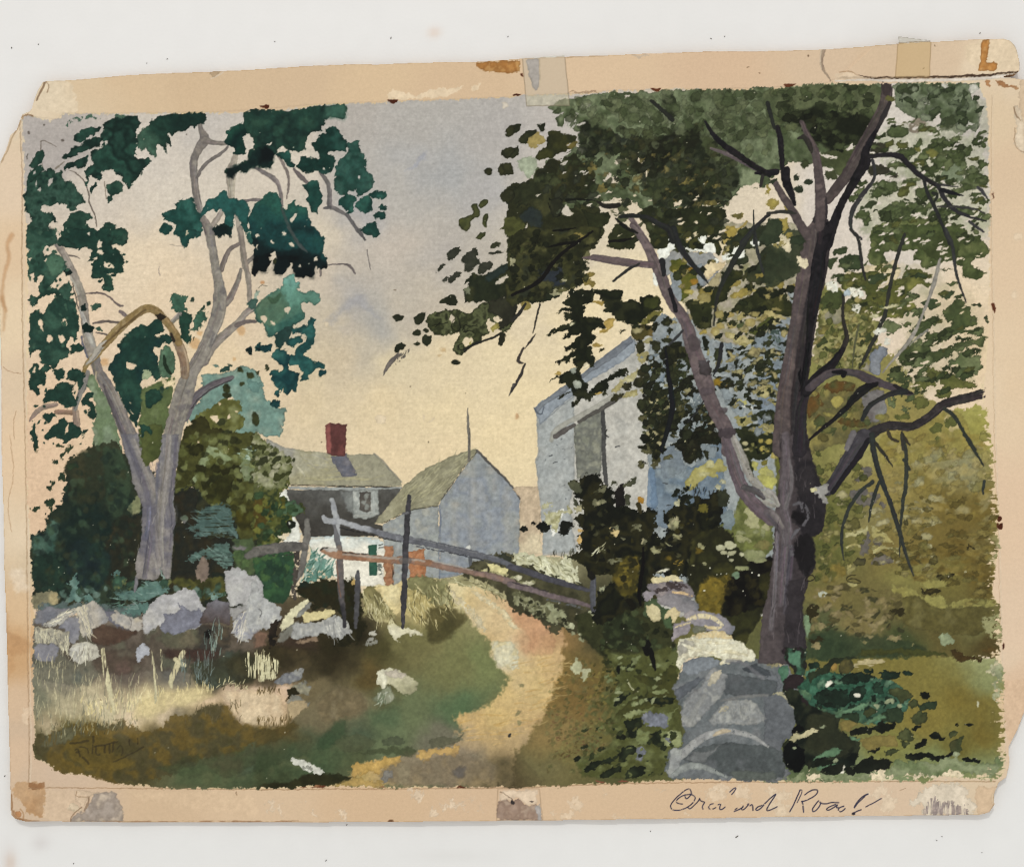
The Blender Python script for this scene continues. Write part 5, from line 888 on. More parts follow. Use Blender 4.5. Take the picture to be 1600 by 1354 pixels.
fill('c3', "620,870 680,770 780,740 800,850 760,1000 700,1010 650,960", [(92, 82, 28), (74, 66, 26), (110, 94, 34)], soft=3)
fill('c3', "860,1000 840,880 920,870 940,1000 850,1050", (56, 52, 26), soft=3)
scatter('c3', "640,780 780,760 780,960 660,960", 24, (2, 6), (.5, .9), 0, [(112, 98, 36), (66, 60, 26), (44, 42, 22)], 60, soft=1.2)
stroke('c3', "815,700 818,800 800,900 790,980 800,1055", [3, 5, 6, 6, 4], (16, 14, 14))
fill('c3', "700,1020 760,1010 770,1080 730,1085", (24, 22, 14), soft=2)
fill('c3', "820,1040 900,1000 930,1080 900,1130 820,1120", (74, 88, 60))
fill('c3', "920,1060 1000,1100 1000,1210 950,1190 930,1130", (72, 90, 60))
fill('c3', "1130,600 1390,560 1560,840 1600,1040 1420,1360 1180,1180 1140,1020 1080,920", [(52, 52, 26), (38, 38, 22), (66, 64, 30)], soft=2)
# shrub by the big trunk, in three greens
fill('E4', "820,560 900,500 980,420 1050,250 1110,300 1250,430 1390,520 1390,760 1340,840 1200,900 1000,760 950,590", [(112, 116, 62), (96, 100, 54), (124, 126, 76)], soft=1.5)
fill('E4', "830,440 880,400 960,380 990,440 980,520 940,590 870,570", [(126, 136, 140), (110, 122, 130)])
fill('E4', "850,1100 1000,1060 1150,900 1250,900 1350,860 1400,900 1390,1353 880,1500 800,1400", [(26, 26, 17), (18, 16, 13), (46, 42, 22)], soft=2)
fill('E4', "640,1150 730,1060 800,1080 900,1050 950,1100 955,1180 880,1230 850,1353 830,1560 700,1560 600,1400 590,1280", [(126, 106, 36), (108, 92, 32), (88, 78, 28)], soft=3)
scatter('E4', "620,1150 940,1060 860,1400 640,1500", 50, (2, 6), (.6, 1), 60, [(140, 118, 40), (96, 82, 28), (70, 64, 24), (120, 104, 40)], 50, soft=1.4, a=.7)
scatter('E4', "860,1130 1380,1000 1380,1353 860,1353", 40, (3, 8), (.6, 1), 60, [(14, 13, 11), (30, 28, 18), (52, 46, 22)], 50, soft=1.4, a=.7)
fill('E4', "1240,1060 1390,1000 1390,1300 1300,1353 1250,1200", [(64, 62, 28), (44, 44, 22)], soft=3, a=.7)
dabs('E4', "835,770,52,34 940,745,62,38 880,825,35,20 955,825,52,22 960,895,28,15 1060,840,26,22 1050,700,30,20", [(186, 182, 152), (170, 166, 134)], jit=(1.4, 1), bump=.00003)
dabs('E4', "1200,850,110,65 1250,900,60,30 1060,985,78,24 1050,610,52,22 1285,620,36,40 1210,600,30,16", [(152, 152, 112), (132, 134, 94)], jit=(2, 1.4))
fill('E4', "1160,760 1280,680 1370,740 1310,790 1200,770", [(132, 120, 72), (120, 116, 70)])
fill('E4', "975,650 1040,630 1165,700 1100,715 1040,725 990,690", [(168, 166, 122), (150, 148, 106)]); fill('E4', "1070,400 1115,350 1170,380 1245,440 1230,500 1252,570 1190,582 1130,545 1085,520 1125,460", [(170, 166, 124), (156, 152, 112)], bump=.00003)
dabs('E4', "1320,550,40,36 380,655,42,20,20 160,790,56,22,15 650,755,30,22 370,530,30,40 300,740,40,10,20 660,945,22,14 560,945,14,12", [(164, 160, 122), (140, 134, 96)], jit=(2.4, 1.6))
dabs('E4', "235,1012,58,10,-12", (228, 220, 200)); dabs('E4', "1010,1050,42,38", (108, 128, 104)); dabs('E4', "300,880,34,26 620,800,34,24", (110, 92, 30), soft=2)
blades('E4', "330,920 440,900 430,960 340,960", 8, (4, 8), 1.2, 30, (150, 122, 44), 30)
dabs('E4', "1165,1028,7,8 1240,1055,10,12 920,860,6,10 845,1042,6,5 900,1040,6,5 800,1050,5,5 730,980,8,8 1075,1222,6,6 1415,1247,7,7 670,1215,14,7 530,1050,5,5", (226, 220, 204), jit=(.3, .3), edge=0)
# ================================================================ stone wall on the right
use('painted_stone_wall', 'stone 0')
fill('c4', "1060,130 1280,60 1500,60 1700,60 1780,240 1830,300 1800,380 1700,560 1640,640 1700,800 1593,822 1350,815 1000,805 950,770 975,650 1000,615 1060,610 1065,480 1040,330 1005,265 990,235 1040,180", [(114, 116, 120), (102, 106, 110), (122, 122, 126)], soft=1)
fill('d4', "-20,120 50,150 90,240 70,275 130,300 165,375 172,420 160,490 140,545 100,570 90,600 100,720 140,770 100,818 -20,825", [(108, 110, 116), (98, 100, 106), (114, 114, 118)], g=(1205, 1060, 1225, 1210))
NS = 0
def stone(t, s, c, **k):
    global NS
    NS += 1; use('painted_stone_wall', 'stone %d' % NS); k.setdefault('jit', (1.6, 1.4)); fill(t, s, c, **k)
stone('c3', "835,935 860,920 930,915 1000,905 1060,905 1120,938 1148,1000 1120,1022 1030,1020 900,1000 860,975", [(132, 122, 124), (120, 112, 118), (146, 134, 134)])
fills('c3', "860,965 940,945 1010,955 900,985;960,905 1060,920 1110,960 1030,960 960,935", [(64, 52, 50), (100, 92, 98)], soft=1, dry=('x', .22))
stroke('c3', "1000,975 1060,980 1120,1000", [3, 5, 3], (216, 180, 136), dry=('x', .2))
stone('c3', "853,890 880,877 1000,870 1040,876 1066,905 1040,910 960,905 900,922 862,912", [(222, 202, 152), (212, 196, 160)], bump=.00005)
stone('c3', "808,980 845,965 885,975 882,1010 845,1028 815,1010", [(154, 144, 151), (142, 133, 141)])
stone('c3', "900,1010 960,985 1010,980 1110,1015 1172,1050 1160,1100 1110,1125 1060,1100 1010,1085 960,1060 905,1045", [(150, 141, 145), (137, 131, 136), (114, 114, 120)], g=(1030, 935, 1090, 950))
stone('c3', "835,1065 885,1050 925,1085 928,1140 900,1165 860,1150 840,1110", [(214, 196, 154), (196, 180, 138)])
stone('c3', "940,1150 965,1090 1010,1068 1050,1095 1045,1130 1020,1160 1000,1170 985,1125", [(216, 194, 148), (200, 180, 140)])
stone('c3', "1000,1180 1050,1155 1112,1150 1115,1200 1090,1240 1040,1250 995,1292 1005,1230", [(152, 142, 147), (138, 129, 136)])
stone('c3', "1055,1120 1120,1090 1200,1090 1270,1110 1340,1140 1392,1195 1370,1240 1290,1225 1200,1215 1120,1180", [(160, 150, 152), (140, 134, 142), (120, 120, 130)], g=(1075, 960, 1145, 985))
for q, w in (("1090,1150 1160,1120 1250,1130 1310,1180", [4, 9, 8, 5]), ("1200,1190 1260,1200 1300,1195", [4, 6, 4]), ("1010,1195 1060,1180 1110,1165", [2, 3, 2])): stroke('c3', q, w, [(222, 206, 172), (214, 190, 146)], dry=('x', .25), bump=.00004)
stone('c3', "1108,1245 1180,1220 1300,1215 1360,1245 1394,1300 1300,1290 1220,1295 1140,1292", [(224, 206, 168), (214, 188, 142), (206, 194, 170)], sc=7, bump=.00005)
stroke('c3', "1130,1280 1250,1270 1390,1298", [2, 3, 2], (206, 160, 96))
fill('c3', "1120,1190 1200,1180 1220,1210 1130,1235", (112, 112, 96))
stone('c4', "1060,75 1150,48 1210,44 1290,70 1280,105 1160,150 1090,162 1062,120", [(132, 136, 144), (118, 122, 130)])
stone('c4', "1035,-60 1100,-75 1300,-70 1440,-45 1500,10 1528,45 1500,78 1360,75 1362,100 1320,80 1250,42 1150,48 1070,58 1038,135 1024,110", [(206, 196, 170), (222, 214, 190), (190, 180, 158)], sc=7, bump=.00005)
fill('c4', "1035,-30 1110,-62 1150,-30 1100,15 1050,40 1035,20", [(176, 168, 152), (160, 154, 146)], soft=1.5)
for q, w in (("1060,-30 1160,10 1250,30 1340,10 1460,40", [4, 7, 6, 6, 5]), ("1100,-60 1220,-40 1380,-40", [3, 6, 4]), ("1300,90 1340,70 1400,60", [4, 7, 3])): stroke('c4', q, w, [(232, 224, 204), (214, 200, 166)], dry=('x', .22), bump=.00005)
stone('c4', "1330,150 1400,160 1500,175 1593,190 1660,200 1640,290 1500,282 1400,295 1320,275", [(84, 88, 92), (92, 94, 98)], soft=1.2)
fill('c4', "1430,125 1470,95 1530,90 1600,130 1620,160 1560,160 1480,150", [(78, 82, 88), (70, 74, 80)], soft=1)
stroke('c4', "1340,70 1440,80 1560,180", 6, (120, 118, 124), a=.7, soft=1.5)
stone('c4', "1060,480 1050,420 1060,340 1100,290 1160,250 1215,165 1265,110 1340,150 1335,220 1320,270 1240,350 1180,430 1120,490", [(146, 144, 145), (132, 132, 135), (156, 154, 152)], sc=12)
fill('c4', "1210,230 1235,180 1265,140 1300,128 1308,150 1290,190 1240,222", [(196, 182, 160), (180, 170, 152)]); stroke('c4', "1100,470 1140,380 1200,290", [8, 10, 8], (150, 148, 146), a=.6, soft=2)
stone('c4', "1010,265 1110,195 1200,170 1150,230 1060,300 1030,320", [(84, 88, 94), (98, 100, 108)], soft=1.2)
stone('c4', "1215,440 1260,390 1310,350 1345,318 1480,315 1540,360 1582,440 1500,462 1380,462 1260,475", [(150, 148, 146), (134, 134, 136), (160, 158, 155)], sc=12)
blades('c4', "1300,340 1500,330 1500,400 1320,410", 26, (6, 16), 1.6, 270, [(158, 156, 152), (132, 132, 132)], 14, a=.6); fill('c4', "1285,390 1310,355 1345,355 1330,380", (180, 170, 150))
stroke('c4', "1300,320 1440,295 1593,285", [3, 6, 4], (126, 124, 124), a=.8, soft=1.2)
stone('c4', "1060,680 1150,620 1260,590 1400,580 1593,600 1700,640 1700,790 1593,800 1350,795 1230,740 1110,700", [(88, 92, 94), (80, 84, 86), (96, 98, 102)], soft=1.5)
fill('c4', "1300,590 1240,630 1130,640 1080,690 1190,700 1260,640", (118, 118, 120), soft=1.5, a=.8)
stroke('c4', "1015,690 1060,650 1150,570 1250,515 1350,505 1480,530 1593,600", [12, 14, 13, 11, 10, 7, 4], [(160, 158, 158), (146, 144, 146)], dry=('x', .1)); stroke('c4', "1255,530 1300,510 1350,505", [4, 8, 4], (190, 172, 148))
stone('c4', "985,640 1010,615 1055,615 1060,660 1040,730 1030,780 990,790 965,760", [(156, 156, 154), (140, 140, 142)])
stroke('c4', "1000,785 1050,745 1110,720 1170,725 1230,745 1335,792", [7, 12, 12, 10, 8, 4], [(150, 152, 150), (134, 136, 136)], dry=('x', .1))
fill('c4', "1350,760 1500,750 1640,760 1640,815 1400,812", (92, 96, 92), soft=3)
fill('d3', "0,1330 60,1290 80,1240 110,1300 130,1354 100,1420 -10,1420", [(200, 182, 146), (176, 160, 126)], jit=(4, 3), dry=('v', .25))
fill('d4', "-20,-40 70,-40 100,30 60,110 -20,110", [(150, 140, 108), (132, 124, 96)], soft=1.5, jit=(4, 3))
fill('d4', "20,275 90,262 165,345 160,370 90,300", (164, 156, 130))
# ================================================================ the big tree on the right: crown behind, limbs, leaves
use('painted_tree', 'crown b')
# top of the barn roof seen through the leaves
use('painted_barn', 'roof')
fill('E2', "0,330 140,300 200,220 330,195 480,230 620,240 700,330 700,440 600,520 540,590 300,700 200,440 0,560", [(150, 148, 146), (140, 140, 142)])
use('painted_tree', 'crown b')
fill('E2', "-20,-80 1640,-80 1640,360 1560,800 1480,940 1300,980 1180,1120 900,1200 700,1160 480,1060 330,800 300,640 600,600 720,420 780,330 760,130 700,60 640,-40", [(164, 152, 138), (150, 142, 118), (172, 160, 142), (132, 128, 92)], soft=1.5)
RG = [(90, 100, 72), (110, 118, 90), (74, 84, 56), (98, 106, 78)]
fill('c1', "215,510 260,480 300,468 400,440 500,428 620,415 830,412 1000,398 1200,392 1593,380 1700,365 1900,350 2300,345 2313,500 2283,580 2233,640 2193,720 2073,780 2010,830 2023,930 1920,850 1860,870 1740,850 1633,920 1593,1000 1430,1010 1400,1050 1350,1090 1290,1150 1220,1110 1000,1150 880,1140 850,1200 760,1100 640,1075 600,1100 540,1100 480,1150 420,1150 340,1130 300,1180 240,1200 200,1100 130,1050 100,990 140,930 150,880 210,850 260,830 360,790 410,750 440,790 450,760 410,720 430,660 380,650 400,600 330,580 310,625 285,600 270,570 340,540 260,540", RG, **W)
fill('c1', "40,880 30,830 80,815 150,830 155,900 105,960", (160, 166, 144), soft=1); fill('E5', "1000,700 1040,560 1110,640 1100,660", (160, 164, 148))
fills('c1', "430,490 490,470 480,500 440,515;330,580 410,530 400,600 370,640 350,640", (182, 176, 168))
fill('c1', "820,530 920,540 1000,590 980,660 900,640", (124, 128, 104), soft=3, a=.8)
fills('c1', "560,460 680,450 700,520 640,540 580,520;700,480 760,480 770,520 700,570 660,610 670,540;1270,480 1320,465 1360,510 1330,540 1280,520;1380,490 1470,450 1470,500 1400,560;1245,590 1330,580 1360,640 1320,670 1250,650;1430,640 1500,590 1593,590 1593,700 1500,680 1540,640", [(84, 92, 62), (98, 104, 74)], edge=.3)
RD = [(46, 53, 34), (60, 65, 46), (34, 40, 25), (52, 55, 34)]
fill('c1', "420,640 440,590 520,600 560,640 640,680 760,700 850,700 980,690 1000,640 1080,640 1150,610 1180,700 1240,780 1300,840 1400,880 1425,930 1410,1000 1350,1050 1290,1130 1180,1110 1000,1130 880,1130 860,1060 760,960 740,870 780,800 700,760 600,790 540,790 480,825 450,790 410,720", RD, soft=3)
fill('c1', "990,680 1050,650 1160,640 1170,700 1120,790 1000,800 940,900 880,940 770,920 740,870 800,760", [(36, 38, 22), (30, 32, 20)], soft=3)
fill('c1', "560,740 620,710 760,700 830,720 800,760 660,780 570,790", (42, 48, 38), soft=2.5)
fill('c1', "920,420 1010,415 1040,520 1000,585 950,520", (44, 50, 32), soft=1)
fills('c1', "455,780 545,750 540,800 490,828 462,815;870,840 930,850 920,900 880,890;1225,540 1270,535 1260,580 1230,575;1070,1050 1150,1020 1190,1030 1180,1080 1130,1100", [(34, 40, 24), (46, 50, 32)], edge=.35)
fill('c1', "1170,680 1250,690 1340,800 1400,840 1350,900 1240,820 1180,760", [(74, 82, 52), (58, 64, 38)], soft=2)
fill('c1', "1430,880 1560,930 1540,1000 1420,1010", (126, 134, 104), soft=1.5)
fill('c1', "150,900 210,850 260,830 330,830 400,790 440,860 520,910 510,1000 470,1070 330,1100 250,1200 160,1200 100,1160 60,1100 140,1000", [(52, 52, 26), (40, 42, 24), (66, 64, 34)], soft=1.5)
fill('c1', "225,660 290,655 410,690 400,740 330,790 200,840 140,820 160,780 215,750", [(60, 60, 28), (46, 48, 26), (74, 72, 36)], **W)
fills('c1', "0,620 60,615 50,660 0,680 -40,660;40,690 150,640 170,680 110,730 50,725;150,620 200,608 205,650 170,665;0,760 40,745 40,800 0,830 -60,810;-10,980 40,990 100,960 150,1000 160,1060 60,1100 30,1140 -60,1090", [(52, 54, 32), (38, 42, 26)], **W)
dabs('c1', "150,710,48,34,-20", (158, 138, 84), jit=(3, 2)); dabs('c1', "370,740,40,18", (104, 92, 46))
holes('c1', "255,830 300,800 365,790 340,820 280,845;160,850 205,830 210,860 170,890;405,760 440,755 435,795 420,800;560,965 600,925 640,950 665,940 660,1000 620,980;640,850 700,825 745,830 735,850 690,850 650,870;790,830 820,825 822,850 800,850;825,920 855,900 855,945 838,950;300,895 325,893 322,908;600,1090 690,1075 755,1095 740,1120 690,1125 640,1110;470,1200 540,1150 620,1140 600,1180 640,1230 690,1260 680,1300 640,1310 600,1300 560,1370 510,1370 580,1280 560,1230 490,1240;460,1140 520,1105 530,1120 480,1150;1415,1000 1530,985 1550,1015 1430,1020;1290,1150 1330,1120 1395,1130 1350,1150 1320,1180;300,1165 335,1120 350,1180;690,440 718,432 715,455 700,458;1350,390 1380,400 1375,430 1350,420;80,1225 110,1240 100,1290 60,1340;0,1120 40,1100 60,1150 20,1190;420,490 490,470 470,500", jit=(3, 2.4))
dabs('c1', "490,880,40,30 720,810,40,16 560,1010,40,28 1090,965,50,24 1250,990,44,22 980,1020,28,16 360,1220,44,24 920,1175,48,30 1050,1155,40,16 1400,1185,36,20 1250,1100,46,18", [(124, 112, 62), (100, 92, 50), (140, 124, 66)], jit=(3, 2))
fill('c1', "745,925 830,920 835,980 780,1000 750,970", (122, 126, 96))
fill('c1', "1310,1260 1350,1240 1420,1260 1450,1220 1470,1230 1400,1300 1330,1370 1290,1370", (164, 142, 80))
scatter('c1', "300,470 2200,380 2200,560 1900,700 1500,900 1000,900 400,720", 150, (3, 9), (.6, 1), 0, [(80, 88, 58), (64, 72, 44), (104, 110, 80), (92, 98, 66), (110, 116, 86)], 60, edge=.25, a=.55)
scatter('c1', "420,620 1000,680 1170,620 1400,880 1380,1040 1290,1120 900,1120 740,880 460,800", 130, (3, 9), (.5, .9), 0, [(34, 38, 22), (56, 60, 38), (26, 30, 18), (64, 62, 34), (46, 50, 30)], 60, edge=.25, a=.6)
fill('c1', "840,1120 1000,1140 1290,1120 1340,1160 1300,1260 1320,1380 1300,1400 860,1400 850,1260 760,1180", [(48, 54, 28), (38, 42, 24), (60, 62, 32)], soft=1.2)
fill('c1', "-20,1060 130,1030 260,1180 440,1100 560,1140 520,1240 580,1290 500,1400 -20,1400 -40,1200", [(56, 58, 30), (44, 46, 26), (66, 66, 36)], **W)
fills('c1', "640,1230 720,1240 790,1310 760,1390 590,1390 600,1330;430,1130 470,1160 620,1170 560,1290 540,1330 470,1250", [(52, 56, 30), (42, 46, 26)], **W)
# mid-left masses
fill('E5', "740,180 790,140 820,100 900,75 940,100 960,50 1010,30 1050,60 1070,-10 1150,-40 1300,-60 1340,400 1100,470 1000,420 940,430 1000,370 1080,310 1040,290 980,300 920,335 900,310 950,260 920,265 880,285 862,265 885,232 835,225 780,245", [(50, 54, 32), (42, 46, 28), (66, 66, 38)], jit=(2, 2), **W)
fill('E5', "940,430 1080,320 1200,340 1230,640 1130,650 1080,560 1060,470 1010,490", [(42, 50, 50), (48, 54, 44)], soft=2)
fill('E5', "770,450 820,415 890,415 940,440 1000,480 1030,520 1010,620 960,700 980,690 1060,650 1250,640 1400,600 1400,900 900,960 850,890 810,820 820,770 880,710 890,650 850,660 800,620 780,560 730,555 780,520", [(86, 88, 44), (62, 64, 32), (50, 54, 28)], g=(790, 345, 830, 395), **W)
fill('E5', "810,790 850,770 900,800 940,850 890,900 850,890", [(96, 96, 70), (120, 118, 92)], soft=1)
fill('E5', "340,1190 345,1160 370,1100 450,1060 500,1090 600,1070 700,1010 850,935 870,950 910,970 880,1000 960,960 1300,900 1400,900 1400,1400 330,1400 330,1353 310,1250 380,1230 400,1190", [(42, 48, 30), (34, 40, 26), (54, 56, 32)], **W)
fill('E5', "600,1070 700,1010 850,935 870,960 800,1040 700,1110 620,1160 560,1130", [(44, 58, 56), (40, 50, 44)], soft=1.5)
fill('E5', "310,1240 380,1235 390,1300 330,1320", (120, 122, 98))
fills('E5', "260,480 290,440 350,425 430,400 440,350 410,320 430,280 470,280 480,340 505,360 500,430 450,440 400,480 395,560 360,595 300,560 270,520;495,300 510,250 550,225 600,225 600,270 560,310 520,340;535,430 560,395 600,395 600,450 580,490 595,545 565,550 540,520;455,660 500,610 575,605 570,650 515,690 490,680", [(92, 94, 48), (66, 70, 38), (78, 80, 44)], jit=(1, .8), edge=.35)
fills('E5', "130,860 200,790 270,770 290,810 250,860 200,890 160,925 130,890;285,910 350,840 460,770 495,800 490,860 450,880 520,940 490,960 410,1040 360,1075 330,1040 350,970 300,950;480,1020 520,960 610,925 655,965 630,1020 590,1060 530,1090 490,1060;25,1030 60,980 125,960 100,1010 60,1040 35,1070;80,1150 130,1090 150,1110 120,1150 95,1170;150,1110 230,1050 310,1050 280,1100 220,1140 175,1190 150,1150;595,842 650,815 740,820 795,828 720,845 620,850;0,1040 15,1050 0,1070;808,905 830,905 830,925 812,925", [(62, 62, 52), (50, 52, 40), (74, 74, 64)], jit=(1.4, 1.6), edge=.15)
holes('E5', "680,1170 760,1115 870,1045 890,1060 920,1105 830,1110 750,1180 690,1190;1010,1130 1040,1120 1040,1160 1015,1155;790,215 805,210 805,230;1425,385 1490,275 1520,360 1593,390 1500,410")
holes('E5', "1030,560 1045,490 1060,560 1000,700 980,690")
dabs('b1', "1450,905,28,24 1560,890,42,38 1570,790,40,28 1585,655,32,28,-20 1570,1055,48,36,-10 1530,905,18,30", [(58, 58, 32), (44, 46, 28)], edge=.3)
dabs('p', "798,303,3,2.4 774,383,9,5,-30", (58, 60, 40))
fill('b2', "1060,550 1085,515 1150,500 1250,488 1300,510 1330,520 1400,450 1480,430 1620,400 1620,560 1545,640 1510,600 1450,540 1440,590 1455,640 1400,655 1395,690 1340,720 1310,760 1270,780 1220,760 1215,730 1240,690 1270,640 1220,640 1180,655 1110,640 1090,620 1065,590", [(70, 74, 42), (50, 54, 32), (88, 92, 60), (44, 46, 28)], sc=12, edge=.3)
fill('b2', "1440,440 1593,400 1640,420 1600,560 1530,630 1500,600 1510,540 1450,510", [(40, 40, 30), (52, 52, 38)], edge=.3)
fills('b2', "1135,450 1180,410 1240,393 1252,440 1240,470 1190,460;845,540 870,512 925,530 905,560 870,565;975,540 1010,515 1055,503 1050,560 1010,595 980,580;972,640 1000,612 1030,615 1030,650 990,658;1035,620 1060,603 1078,620 1060,640;1028,670 1050,645 1098,655 1090,700 1060,718 1035,700;975,705 1000,682 1022,700 1000,720;855,740 870,705 900,695 940,715 900,745 870,760;1212,820 1235,800 1280,820 1245,836", [(46, 50, 32), (36, 40, 26)], jit=(1.2, 1), edge=.2)
holes('b2', "1198,545 1215,525 1232,540 1230,572 1212,582;1280,690 1300,665 1345,670 1345,700 1310,722 1285,705;1318,460 1345,440 1372,462 1350,490 1330,485;1470,545 1515,525 1530,560 1500,575")
fill('b2', "1465,605 1500,570 1515,600 1480,640", (160, 146, 78)); fill('b2', "1320,700 1345,690 1345,715 1322,718", (170, 158, 90))
for q in ("1100,590 1150,580 1195,575", "1115,600 1145,570", "1255,540 1275,590 1262,630 1225,620 1215,580 1240,545", "1285,620 1300,580 1330,600 1370,590", "1290,715 1295,740 1270,745 1258,715 1285,700", "1290,630 1340,620 1360,640"): stroke('b2', q, 1.2, (26, 28, 16))
stroke('b2', "1300,745 1360,705 1420,690 1530,640", [5, 4, 3, 4], (40, 40, 36)); fill('b2', "1510,640 1555,640 1560,690 1535,725 1508,715", (42, 42, 28))
stroke('b2', "790,900 810,860 850,800 880,770", [1, 6, 7, 3], [(122, 112, 106), (104, 96, 94)]); scatter('b2', "850,790 960,710 970,740 860,850", 34, (.8, 2.2), (.4, .8), -50, (110, 102, 96)); stroke('b2', "1575,1030 1593,985 1605,960", [1, 5, 6], (84, 80, 78))
fill('c2', "-20,60 60,-20 560,-20 550,60 480,70 525,108 460,140 440,180 470,230 430,250 440,320 380,360 300,360 230,370 200,440 150,450 100,430 0,470 -40,440", [(52, 54, 30), (40, 42, 24), (64, 64, 34), (46, 50, 36)], **W)
fill('c2', "150,240 300,200 340,330 250,362 180,325", [(44, 50, 58), (56, 62, 66)], soft=2)
scatter('c2', "0,60 540,0 440,330 200,430 0,440", 60, (3, 8), (.4, .8), -30, [(66, 66, 34), (40, 42, 24), (84, 82, 46), (30, 34, 22)], 40, edge=.25, a=.75)
fills('c2', "300,300 320,285 345,300 325,330;225,370 250,362 320,370 315,400 235,400;-10,150 15,160 15,210 -10,210", (160, 154, 122))
fill('c2', "430,310 450,260 500,250 525,275 480,300 520,320 510,350 440,345", [(130, 112, 58), (112, 100, 52)]); dabs('c2', "90,470,30,26 420,30,36,18", (140, 124, 66))
# hanging sprays in front of the barn gable
E1D = [(36, 40, 23), (26, 30, 19), (46, 48, 28), (30, 34, 22)]
fill('E1', "290,100 340,40 360,-60 640,-60 650,0 640,60 600,100 520,120 530,180 510,240 560,260 700,255 750,300 770,385 700,380 640,400 620,440 660,470 640,520 590,570 570,600 620,600 610,680 660,700 665,770 640,820 590,820 570,780 520,810 500,860 520,960 560,1010 580,1030 540,1060 570,1100 640,1060 690,1000 790,950 850,890 920,850 1010,840 1030,910 940,920 870,960 800,1000 820,1040 800,1120 750,1150 740,1110 640,1140 600,1200 540,1210 500,1180 460,1260 385,1290 400,1230 450,1190 390,1150 400,1080 340,1040 320,1010 230,1010 250,950 200,950 130,1010 150,970 210,930 300,890 370,870 440,840 410,790 440,710 400,720 330,780 260,780 190,795 250,750 330,700 380,660 420,620 330,640 310,600 380,570 400,520 460,470 500,430 400,460 290,500 265,490 360,420 330,400 230,420 130,470 95,465 180,400 270,330 360,320 400,300 330,290 285,240 330,220 370,200 290,200 190,228 270,170 370,150 330,130", E1D, smooth=0, jit=(1.6, 2.2), edge=.1)
fill('E1', "600,-60 960,-60 975,20 960,70 1000,65 1100,50 1160,115 1150,40 1260,10 1370,20 1400,60 1380,130 1440,190 1330,180 1250,240 1180,310 1080,345 950,310 880,280 840,210 760,190 750,170 780,130 740,90 700,20", E1D, jit=(1.6, 2), edge=.1)
fill('E1', "1250,20 1370,20 1380,130 1300,170 1200,120", [(62, 66, 30), (48, 52, 26)], soft=2)
fill('E1', "1140,330 1200,290 1260,220 1350,180 1420,180 1370,250 1250,320 1170,340", [(120, 112, 56), (104, 100, 48)])
fill('E1', "1070,370 1120,335 1200,330 1310,350 1340,430 1320,510 1250,480 1180,520 1100,500 1075,450", [(46, 44, 24), (78, 70, 34), (110, 92, 50)], g=(985, 505, 1022, 525))
fills('E1', "930,415 960,390 1005,385 1000,405 960,425 945,440;690,660 730,620 765,600 750,640 720,655;220,1190 290,1130 380,1090 385,1110 330,1130 260,1180", (40, 42, 24), jit=(1, 2))
fills('E1', "755,290 820,270 895,280 860,320 850,380 790,410 770,380;740,400 800,400 790,430 700,450 690,420;630,570 680,540 750,570 720,590 640,600;200,905 240,860 285,885 240,920;1230,820 1280,800 1355,800 1350,840 1290,860;640,1130 700,1095 745,1110 690,1140;610,95 680,70 760,80 720,120", [(186, 154, 84), (160, 132, 64)], jit=(1.4, 1.2), edge=.15)
fills('E1', "355,850 400,820 450,840 440,880 390,895;400,1000 440,970 505,1010 490,1060 430,1060", [(146, 150, 140), (170, 172, 160)], jit=(1.4, 1.2)); dabs('E1', "550,815,34,36", (228, 210, 178)); dabs('E1', "395,320,26,18", (206, 196, 164))
# leaves, ochre and blue gaps right of the gable
fills('E1', "1180,540 1260,500 1330,505 1320,545 1230,570;1130,680 1200,650 1280,660 1270,700 1210,790 1140,740;930,960 1020,930 1110,870 1140,840 1130,930 1050,1000 960,1000;860,1050 950,990 980,1040 900,1110 850,1100;1000,1120 1120,1080 1140,1130 1060,1170 960,1180", [(176, 164, 118), (158, 146, 100), (190, 180, 140)], jit=(2, 1.8))
fills('E1', "1090,570 1180,530 1240,620 1150,680;1225,700 1280,660 1370,680 1330,720 1270,760 1230,740;1110,920 1150,830 1225,830 1230,920 1180,940;1080,980 1120,930 1230,940 1270,1040 1200,1060 1100,1040;960,1050 980,1000 1060,1000 1065,1060 1020,1095;820,1190 850,1140 950,1110 1000,1110 920,1170 900,1220 840,1215", [(40, 40, 24), (58, 56, 34), (50, 48, 26)])
fill('E1', "1380,600 1450,640 1500,590 1600,570 1640,900 1600,960 1500,960 1450,900 1480,800 1400,760", [(40, 44, 30), (54, 54, 36)])
use('painted_barn', 'wall')
fills('E1', "1310,310 1420,200 1570,330 1580,470 1490,560 1350,640 1290,600 1330,480;1330,760 1400,720 1450,740 1460,900 1440,980 1340,1030 1290,1020 1240,930 1240,860 1360,830;1550,1000 1600,990 1600,1180 1560,1170", [(142, 147, 151), (130, 137, 144), (150, 153, 155)])
use('painted_tree', 'crown b')
